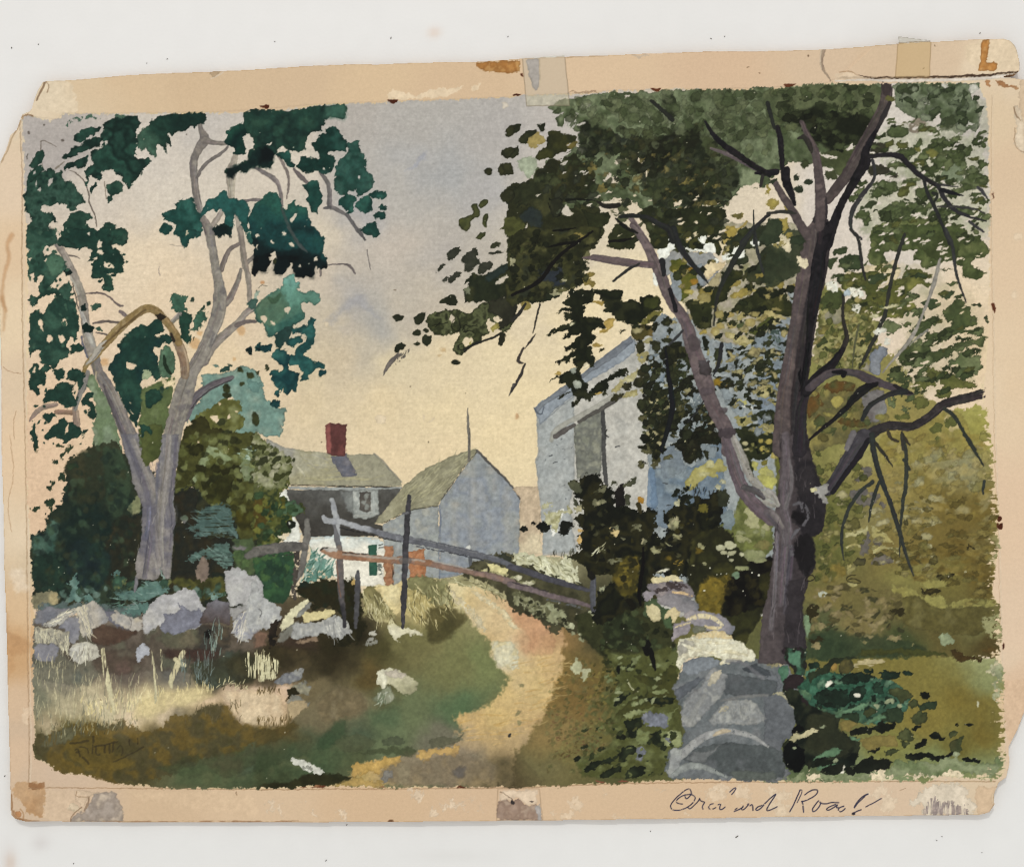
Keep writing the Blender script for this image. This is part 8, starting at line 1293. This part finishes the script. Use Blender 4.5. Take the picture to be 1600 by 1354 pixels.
dabs('a1', "185,670,9,9 280,622,5,5 390,715,9,8 1160,677,4,5", (120, 110, 100), jit=(.6, .5)); dabs('b2', "960,970,4,4 1305,1012,3,3 408,1316,4,4 1072,1316,4,4 865,370,7,3", (120, 104, 84), jit=(.3, .3), edge=0)
stroke('a2', "990,225 985,260 995,280", 1.2, (140, 130, 126), a=.7); stroke('a2', "1060,85 1150,105", 1, (170, 156, 140), a=.8)
# translucent mending tape
tape_id = 0
def tape(poly, t, tint, a, edgec, hgt=.00012):
    global tape_id
    tape_id += 1; use('tape_strip', str(tape_id))
    p = P(t, poly)
    sl = box(p[:, 0].min(), p[:, 1].min(), p[:, 0].max(), p[:, 1].max(), 4)
    d = sd_poly(XX[sl] + (WARP[11][0][sl] * .8), YY[sl] + (WARP[11][1][sl] * .8), p)
    al = np.clip(d + .5, 0, 1)[..., None]
    c = COL[sl] * (1 - a) + c8(tint) * a
    COL[sl] = COL[sl] * (1 - al) + c * al
    rim = np.exp(-(d / .8) ** 2)[..., None] * .55
    COL[sl] = COL[sl] * (1 - rim) + c8(edgec) * rim
    IDS[sl][d > 0] = CUR; HGT[sl] += (hgt * np.clip(d / 1.5, 0, 1))
    TAPES.append(p)
TAPES = []
WHITE = c8((222, 219, 212))
tape("65,202 328,183 358,497 91,501", 'c1', (186, 172, 148), .5, (120, 104, 84))
fill('c1', "85,215 165,206 175,290 172,375 150,408 130,382 100,280", [(172, 164, 154), (156, 148, 138)], setid=False, jit=(1, .8), soft=1.2); stroke('c1', "168,210 176,300 172,380", 2, (206, 184, 150), setid=False)
tape("806,72 1010,95 1000,326 790,326", 'd1', (196, 162, 108), .6, (140, 112, 76))
tape("-88,868 170,866 190,1062 -96,1064", 'c4', (212, 178, 140), .3, (150, 124, 96))
fill('c4', "-90,950 -40,930 0,952 40,920 75,950 105,972 150,960 165,1000 185,1060 -96,1062", [(164, 138, 118), (150, 124, 104), (174, 150, 128)], sc=12, setid=False, jit=(1.4, 1.2)); fill('c4', "-80,890 0,870 160,872 155,955 100,970 50,935 20,905 0,940 -40,925 -80,940", (228, 202, 170), setid=False, a=.8)
fill('c4', "148,975 172,965 190,1060 160,1062 145,1020", (176, 168, 160), setid=False); dabs('c4', "2,952,10,14 120,942,18,5", (50, 40, 36)); stroke('b4', "1520,885 1560,905 1593,930", 1, (120, 96, 74))
use('tape_strip', '3')
HI = XX * 0
# colour just under the transparent tape where it overhangs the white table
def over(p):
    return sd_poly(XX, YY, p)
OUT = sd_poly(XX, YY, OUTLINE)
for k, p in enumerate(TAPES):
    sl = box(p[:, 0].min(), p[:, 1].min(), p[:, 0].max(), p[:, 1].max(), 2)
    m = (sd_poly(XX[sl], YY[sl], p) > 0) & (OUT[sl] < 0)
    COL[sl][m] = c8((206, 202, 190)); OUT[sl][m] = 1.
stroke('H4', "235,232 265,97 880,168 882,195", 1.1, (132, 124, 108), setid=False, a=.85, smooth=0); stroke('H4', "280,110 290,200", .9, (180, 172, 158), setid=False, a=.7); stroke('H4', "240,228 540,205 870,190", 1.1, (150, 118, 80), setid=False, a=.8)
# rubbed brown edge all round the sheet
e = np.exp(-(np.maximum(OUT, 0) / 1.2) ** 2) * (OUT < 6) * .2 * (BANK[7][:GH, :GW] > .42)
COL *= (1 - e[..., None] * np.array([.5, .6, .75], np.float32))

# ================================================================ relief of the sheet
base = (BANK[140][:GH, :GW] - .5) * .0011 + (BANK[60][:GH, :GW] - .5) * .00016
grain = (BANK[4][:GH, :GW] - .5) * .000055 + (BANK[7][PAD:, PAD:] - .5) * .00004
HGT += base + grain + .00075
strip = np.zeros((GH, GW), np.float32)
def lift(s, h, soft=1.2):
    p = P('p', s); d = sd_poly(XX + WARP[4][0][:GH, :GW] * 1.5, YY + WARP[4][1][:GH, :GW] * 1.5, p)
    strip[:] = np.maximum(strip, np.clip(d / soft + .5, 0, 1) * h)
lift("40,182 90,187 100,178 330,175 400,171 480,164 560,160 640,158 800,151 890,146 960,141 1040,140 1200,137 1290,130 1310,121 1340,119 1400,121.5 1500,120 1545,118 1600,114 1620,40 -20,40 -20,182", .00022)
lift("1310,122 1400,122 1500,120.5 1545,118.5 1600,115 1620,40 1400,40", .0009, 2.5)
lift("-20,140 36,183 36,300 35,420 37,560 40,700 43,860 44,1000 46,1120 46,1231 200,1231.5 400,1233 700,1231 845,1228 1000,1222 1200,1221 1556,1220.5 1640,1300 -20,1300", .00024)
lift("1640,126 1552,128 1549,340 1552,500 1555,700 1561,850 1565,1000 1570,1100 1573,1190 1640,1190", .00018)
HGT += strip
# corners and the torn lip lift a little off the table
for (cx, cy, r, h) in ((60, 140, 70, .0014), (1590, 90, 70, .0022), (1560, 1250, 60, .0012), (20, 1270, 60, .0006), (30, 195, 40, .0012)):
    HGT += h * np.exp(-((XX - cx) ** 2 + (YY - cy) ** 2) / (r * r)).astype(np.float32)
# ================================================================ scene
sc = bpy.context.scene
ZB = .0021                                   # top of the board
def wx(x): return (np.asarray(x, float) - FW / 2) * PX
def wy(y): return (FH / 2 - np.asarray(y, float)) * PX
def lin(c):
    c = np.clip(np.asarray(c, np.float32), 0, 1)
    return np.where(c <= .04045, c / 12.92, ((c + .055) / 1.055) ** 2.4)
GAIN = 1.0
grey = COL @ np.array([.3, .59, .11], np.float32)
COL = grey[..., None] + (COL - grey[..., None]) * np.where(IDS >= 0, SAT, SAT)[..., None]
COL = COL - .016 * np.sin(2 * np.pi * np.clip(COL, 0, 1))
notsky = ((IDS != REG.index(('painted_sky', ''))) & (sd_poly(XX, YY, pm) > 0))[..., None]
COL = np.where(notsky, COL * np.array([1.005, 1.018, .985], np.float32), COL)
inpaint = np.clip(sd_poly(XX, YY, pm) / 4, 0, 1)[..., None]
quiet = (1 - .72 * (IDS == REG.index(('painted_sky', ''))))[..., None]
COL *= 1 + inpaint * (quiet * (.11 * (BANK[4][:GH, :GW] - .5) + 0.06 * (BANK[7][:GH, :GW] - .5) + .05 * (BANK[25][PAD:, PAD:] - .5))[..., None] + (1 - quiet) * .045 * (fbm(2.2, 77)[:GH, :GW, None] - .5))

def nodes(name):
    m = bpy.data.materials.new(name); m.use_nodes = True
    nt = m.node_tree; b = nt.nodes['Principled BSDF']
    b.inputs['Specular IOR Level'].default_value = .18; b.inputs['Roughness'].default_value = .85
    return m, nt, b
def paint_material(name, rough, spec, grain):
    m, nt, b = nodes(name)
    at = nt.nodes.new('ShaderNodeAttribute'); at.attribute_name = 'pigment'
    tc = nt.nodes.new('ShaderNodeTexCoord')
    n1 = nt.nodes.new('ShaderNodeTexNoise'); n1.inputs['Scale'].default_value = 2600; n1.inputs['Detail'].default_value = 3
    n2 = nt.nodes.new('ShaderNodeTexNoise'); n2.inputs['Scale'].default_value = 900; n2.inputs['Detail'].default_value = 2
    ad = nt.nodes.new('ShaderNodeMath'); ad.operation = 'ADD'
    mr = nt.nodes.new('ShaderNodeMapRange'); mr.inputs['From Min'].default_value = .6; mr.inputs['From Max'].default_value = 1.4
    mr.inputs['To Min'].default_value = 1 - grain; mr.inputs['To Max'].default_value = 1 + grain
    mx = nt.nodes.new('ShaderNodeVectorMath'); mx.operation = 'SCALE'
    L = nt.links
    L.new(tc.outputs['Object'], n1.inputs['Vector']); L.new(tc.outputs['Object'], n2.inputs['Vector'])
    L.new(n1.outputs['Fac'], ad.inputs[0]); L.new(n2.outputs['Fac'], ad.inputs[1]); L.new(ad.outputs[0], mr.inputs['Value'])
    L.new(at.outputs['Color'], mx.inputs[0]); L.new(mr.outputs[0], mx.inputs['Scale']); L.new(mx.outputs[0], b.inputs['Base Color'])
    b.inputs['Roughness'].default_value = rough; b.inputs['Specular IOR Level'].default_value = spec
    return m
M_PAINT = paint_material('watercolour_paint', .8, .14, .07)
M_PAPER = paint_material('aged_paper', .9, .1, .06)
M_TAPE = paint_material('old_tape', .45, .3, .03)
M_INK = paint_material('ink', .7, .2, .05)

root = bpy.data.objects.new('watercolour_painting', None); sc.collection.objects.link(root)
root['label'] = 'old watercolour of a farm lane between two trees on a torn tan board'
root['category'] = 'painting'
root.empty_display_size = .05

def link(o, parent=None):
    sc.collection.objects.link(o)
    if parent: o.parent = parent
    return o
def mesh_object(name, verts, faces, mat, parent=None, smooth=False):
    me = bpy.data.meshes.new(name); me.from_pydata(verts, [], faces); me.materials.append(mat)
    if smooth: me.polygons.foreach_set('use_smooth', [True] * len(me.polygons))
    me.update()
    return link(bpy.data.objects.new(name, me), parent)

# ---- the board: a thick sheet with worn, slightly rounded edges
mb, nt, b = nodes('board_edge')
tc = nt.nodes.new('ShaderNodeTexCoord'); nz = nt.nodes.new('ShaderNodeTexNoise'); nz.inputs['Scale'].default_value = 320
cr = nt.nodes.new('ShaderNodeValToRGB'); cr.color_ramp.elements[0].color = (*lin(np.array((160, 126, 92)) / 255), 1); cr.color_ramp.elements[1].color = (*lin(np.array((214, 184, 148)) / 255), 1)
cr.color_ramp.elements[0].position = .35; cr.color_ramp.elements[1].position = .65
nt.links.new(tc.outputs['Object'], nz.inputs['Vector']); nt.links.new(nz.outputs['Fac'], cr.inputs['Fac']); nt.links.new(cr.outputs['Color'], b.inputs['Base Color'])
def edge_points(p, step=2.2):
    out = []
    for A, B in zip(p, np.roll(p, -1, 0)):
        n = max(1, int(np.hypot(*(B - A)) / step))
        for k in range(n): out.append(A + (B - A) * k / n)
    return np.array(out)
ring = edge_points(OUTLINE)
r2 = np.random.default_rng(5)
cen = ring - np.roll(ring, 1, 0); nrm = np.column_stack([-cen[:, 1], cen[:, 0]]); nrm /= (np.linalg.norm(nrm, axis=1)[:, None] + 1e-6)
wob = np.convolve(r2.normal(0, 1, len(ring) + 6), np.ones(4) / 4, 'same')[3:3 + len(ring)] * .35
ring = ring + nrm * wob[:, None]
# inward normal for a clockwise picture-space outline
def height_at(x, y):
    j = np.clip(((np.asarray(x) - X0) / S).round().astype(int), 0, GW - 1); i = np.clip(((np.asarray(y) - Y0) / S).round().astype(int), 0, GH - 1)
    return HGT[i, j]
inn = ring + nrm * 1.0
hh = height_at(inn[:, 0], inn[:, 1])
levels = [(ring + nrm * .6, np.full(len(ring), .0001)), (ring, np.full(len(ring), .0005)), (ring + nrm * .1, ZB + hh * .75 - .0004), (ring + nrm * 1.2, ZB + hh - .00022), (ring + nrm * 3.2, ZB + hh - .00045)]
V = []; F = []
for p, z in levels: V += list(zip(wx(p[:, 0]), wy(p[:, 1]), z))
n = len(ring)
for l in range(len(levels) - 1):
    for k in range(n):
        k2 = (k + 1) % n
        F.append((l * n + k, l * n + k2, (l + 1) * n + k2, (l + 1) * n + k))
bm = bmesh.new()
bv = [bm.verts.new(v) for v in V]
for f in F: bm.faces.new([bv[i] for i in f])
bot = bm.faces.new([bv[i] for i in range(n)])
bmesh.ops.triangulate(bm, faces=[bot])
bmesh.ops.recalc_face_normals(bm, faces=bm.faces)
me = bpy.data.meshes.new('mount_board'); bm.to_mesh(me); bm.free(); me.materials.append(mb)
board = link(bpy.data.objects.new('mount_board', me), root)

# ---- the paint film and the paper margins: one relief, split by what it shows
PXV = wx(XX).astype(np.float32); PYV = wy(YY).astype(np.float32); PZV = (ZB + HGT).astype(np.float32)
LIN = lin(COL) * GAIN
cell = (OUT[:-1, :-1] > -.3) & (OUT[1:, :-1] > -.3) & (OUT[:-1, 1:] > -.3) & (OUT[1:, 1:] > -.3)
cid = IDS[:-1, :-1]
def film(name, mask, mat, parent):
    ii, jj = np.nonzero(mask)
    if len(ii) < 4: return None
    a = ii * GW + jj
    q = np.stack([a + GW, a + GW + 1, a + 1, a], 1)
    u, inv = np.unique(q, return_inverse=True); inv = inv.reshape(-1, 4)
    me = bpy.data.meshes.new(name)
    me.vertices.add(len(u)); co = np.stack([PXV.ravel()[u], PYV.ravel()[u], PZV.ravel()[u]], 1).astype(np.float32)
    me.vertices.foreach_set('co', co.ravel())
    me.loops.add(inv.size); me.loops.foreach_set('vertex_index', inv.ravel().astype(np.int32))
    me.polygons.add(len(inv)); me.polygons.foreach_set('loop_start', (np.arange(len(inv)) * 4).astype(np.int32)); me.polygons.foreach_set('loop_total', np.full(len(inv), 4, np.int32))
    ca = me.attributes.new('pigment', 'FLOAT_COLOR', 'POINT')
    c = np.ones((len(u), 4), np.float32); c[:, :3] = LIN.reshape(-1, 3)[u]
    ca.data.foreach_set('color', c.ravel())
    me.materials.append(mat); me.update(calc_edges=True)
    return link(bpy.data.objects.new(name, me), parent)

PART_LABEL = {
 'painted_tree a': 'slender grey forked tree with dark blue-green leaves', 'painted_tree b': 'big dark olive tree with a purple-brown trunk',
 'painted_bush a': 'pale blue-green and olive bushes behind the forked tree', 'painted_bush b': 'olive and yellow bush beside the farmhouse', 'painted_bush c': 'dark low bush under the fence posts',
 'tape_strip 1': 'clear tape with a grey streak', 'tape_strip 2': 'yellowed tape near the right of the top edge', 'tape_strip 3': 'torn brown tape on the bottom edge',
 'margin_strip a': 'left paper margin', 'margin_strip b': 'top paper margin with torn right end', 'margin_strip c': 'right paper margin', 'margin_strip d': 'bottom paper margin with handwriting'}
groups = {}
for k, (part, sub) in enumerate(REG):
    if not part: continue
    key, child = part, ''
    s = str(sub)
    if part == 'painted_tree': child, key = s.split(' ')[0], part + ' ' + s.split(' ')[1]
    elif part in ('painted_bush', 'tape_strip', 'margin_strip') and s: key = part + ' ' + s
    elif part == 'painted_fence': child = s.split(' ')[0]
    elif part == 'painted_stone_wall': child = 'stone'
    elif part == 'painted_rock_wall': child = 'rock'
    elif s: child = s
    groups.setdefault((key, part), []).append((k, child))
for (key, part), items in groups.items():
    mat = M_TAPE if part == 'tape_strip' else M_PAPER if part in ('margin_strip', 'mount_board') else M_INK if part == 'title_inscription' else M_PAINT
    kids = [(k, c) for k, c in items if c]; own = [k for k, c in items if not c]
    if part == 'mount_board':
        film('board_surface', cell & np.isin(cid, own), mat, board); continue
    if not kids:
        o = film(part, cell & np.isin(cid, own), mat, root)
    else:
        o = bpy.data.objects.new(part, None); link(o, root); o.empty_display_size = .01
        for k in own: film(part.replace('painted_', '') + '_ground', cell & (cid == k), mat, o)
        for k, c in kids: film(c, cell & (cid == k), mat, o)
    if o and key in PART_LABEL: o['label'] = PART_LABEL[key]

# ---- the white table under it
mt, nt, b = nodes('white_laminate')
at = nt.nodes.new('ShaderNodeAttribute'); at.attribute_name = 'pigment'
tc = nt.nodes.new('ShaderNodeTexCoord'); n1 = nt.nodes.new('ShaderNodeTexNoise'); n1.inputs['Scale'].default_value = 700; n1.inputs['Detail'].default_value = 5
bu = nt.nodes.new('ShaderNodeBump'); bu.inputs['Strength'].default_value = .16; bu.inputs['Distance'].default_value = .0004
nt.links.new(tc.outputs['Object'], n1.inputs['Vector']); nt.links.new(n1.outputs['Fac'], bu.inputs['Height']); nt.links.new(bu.outputs['Normal'], b.inputs['Normal'])
nt.links.new(at.outputs['Color'], b.inputs['Base Color']); b.inputs['Roughness'].default_value = .6; b.inputs['Specular IOR Level'].default_value = .25
tw, th = 340, 290
tx = np.linspace(-340, 1940, tw); ty = np.linspace(-300, 1650, th)
TX_, TY_ = np.meshgrid(tx, ty)
tcol = np.zeros((th, tw, 3), np.float32)
f = np.clip((TY_ - 100) / 1100, 0, 1)[..., None]
tcol[:] = c8((232, 230, 226)) * (1 - f) + c8((231, 230, 226)) * f
tn = vnoise(th, tw, 40, seed=9)[..., None] - .5; tcol += tn * .010 + (vnoise(th, tw, 3, seed=12)[..., None] - .5) * .008
for (sx, sy, rx, ry, c, a) in ((678, 48, 10, 8, (222, 196, 176), .55), (12, 1350, 8, 14, (206, 176, 150), .6), (60, 1320, 14, 12, (206, 200, 196), .5), (10, 1345, 14, 30, (214, 206, 200), .4), (700, 1340, 60, 10, (214, 212, 206), .3)):
    m = np.exp(-(((TX_ - sx) / rx) ** 2 + ((TY_ - sy) / ry) ** 2))[..., None] * a
    tcol = tcol * (1 - m) + c8(c) * m
me = bpy.data.meshes.new('tabletop')
co = np.stack([wx(TX_), wy(TY_), TX_ * 0], -1).reshape(-1, 3)
ii, jj = np.mgrid[0:th - 1, 0:tw - 1]; a = (ii * tw + jj).ravel()
me.from_pydata(co.tolist(), [], np.stack([a + tw, a + tw + 1, a + 1, a], 1).tolist())
ca = me.attributes.new('pigment', 'FLOAT_COLOR', 'POINT'); c = np.ones((th * tw, 4), np.float32); c[:, :3] = lin(tcol).reshape(-1, 3) * GAIN; ca.data.foreach_set('color', c.ravel())
me.materials.append(mt)
tab = link(bpy.data.objects.new('tabletop', me)); tab['kind'] = 'structure'

# ---- crumbs of dirt on the table
md, nt, b = nodes('dirt'); nz = nt.nodes.new('ShaderNodeTexNoise'); nz.inputs['Scale'].default_value = 3000
cr = nt.nodes.new('ShaderNodeValToRGB'); cr.color_ramp.elements[0].color = (.06, .055, .05, 1); cr.color_ramp.elements[1].color = (.20, .18, .155, 1)
nt.links.new(nz.outputs['Fac'], cr.inputs['Fac']); nt.links.new(cr.outputs['Color'], b.inputs['Base Color'])
def crumb(t, x, y, l, w, ang, label):
    p = P(t, '%f,%f' % (x, y))[0]
    bm = bmesh.new(); bmesh.ops.create_icosphere(bm, subdivisions=2, radius=1)
    r3 = np.random.default_rng(int(x + y)); k = {}
    for v in bm.verts:
        s = 1 + r3.normal(0, .14)
        v.co.x *= l * PX * .42 * s; v.co.y *= w * PX * .40 * s; v.co.z *= .00018 * s
        v.co.y += .25 * w * PX * math.sin(v.co.x / (l * PX * .5) * 2)
    me = bpy.data.meshes.new('dirt_speck'); bm.to_mesh(me); bm.free(); me.materials.append(md)
    o = link(bpy.data.objects.new('dirt_speck', me)); o.location = (wx(p[0]), wy(p[1]), .00015); o.rotation_euler.z = math.radians(ang)
    o['label'] = label; o['category'] = 'speck'; o['group'] = 'specks of dirt on the white table'
for q in (('b1', 836, 66, 4.6, 1.8, 60, 'dark curved dirt speck on the white table above the middle of the top edge'), ('a1', 58, 128, 2.8, 2.2, 40, 'dark round dirt speck on the table beyond the torn top corner on the left'), ('a1', 1030, 198, 2.2, 2, 0, 'small dirt speck on the table above the dark leaves of the forked tree'), ('a1', 903, 224, 1.8, 1.6, 0, 'tiny dirt speck left of a slightly larger one above the forked tree'), ('a1', 225, 106, 2, 1.8, 0, 'tiny dirt speck straight above the cut top corner on the left'),
          ('b1', 110, 89, 2, 1.7, 0, 'lone tiny dirt speck above the plain part of the top margin'), ('b1', 1568, 58, 2, 2.4, 0, 'small dirt speck on the table above the clear tape'), ('c1', 1244, 70, 3.6, 1.4, -50, 'slanting dirt fibre on the table above the big dark tree'), ('c1', 1330, 57, 2.2, 1.6, 20, 'tiny dirt speck right of the slanting fibre above the big tree'), ('d1', 1333, 36, 2, 2.4, 0, 'dirt speck on the table above the yellowed tape and brown stain'),
          ('c4', 1406, 1176, 7, 2, 22, 'largest dark dirt sliver on the table below the handwriting'), ('c4', 866, 1142, 1.8, 1.8, 0, 'tiny round dirt speck below the bottom margin near the torn brown tape'), ('a4', 445, 1344, 2.4, 1.6, 20, 'dirt speck at the very bottom of the table on the left'), ('a4', 15, 797, 2.4, 2.2, 0, 'dirt speck on the table left of the bottom corner of the board'), ('b4', 560, 1102, 2.6, 1.6, 0, 'dirt speck just under the bottom edge, by the shadow'), ('b4', 430, 1325, 5, 1.2, 30, 'pale long fibre of dirt on the table under the white stone'), ('d4', 1095, 1175, 3, 1, -40, 'thin dirt fibre on the table below the bottom corner on the right'), ('d4', 1062, 1199, 2.6, 1, -40, 'shorter thin dirt fibre below another on the right of the table'), ('d4', 1345, 1275, 1.8, 1.2, -30, 'smallest dirt fibre on the table near the right bottom of the picture')):
    crumb(*q)

# ---- camera straight above, framing the table as the photograph does
D = .62
cam = bpy.data.cameras.new('camera'); cam.sensor_fit = 'HORIZONTAL'; cam.sensor_width = 36
cam.lens = 36 * D / (FW * PX); cam.clip_start = .01; cam.clip_end = 20
co = bpy.data.objects.new('camera', cam); sc.collection.objects.link(co); co.location = (0, 0, ZB + .0009 + D); sc.camera = co

# ---- light: a bright even ambient all round and one lamp beyond the top edge
w = bpy.data.worlds.new('World'); sc.world = w; w.use_nodes = True
bg = w.node_tree.nodes['Background']; bg.inputs['Color'].default_value = (1, 1, 1, 1); bg.inputs['Strength'].default_value = AMB
la = bpy.data.lights.new('key_lamp', 'AREA'); la.shape = 'DISK'; la.size = .5; la.energy = KEY; la.color = (1, .985, .96)
lo = bpy.data.objects.new('key_lamp', la); sc.collection.objects.link(lo)
lo.location = (-1.1, 4.4, 5.2)
from mathutils import Vector
lo.rotation_euler = (Vector((0, 0, 0)) - lo.location).to_track_quat('-Z', 'Y').to_euler()
sc.view_settings.view_transform = 'Standard'; sc.view_settings.look = 'None'; sc.view_settings.exposure = 0; sc.view_settings.gamma = 1; sc.view_settings.use_curve_mapping = False
sc.cycles.max_bounces = 4; sc.cycles.filter_width = 1.1
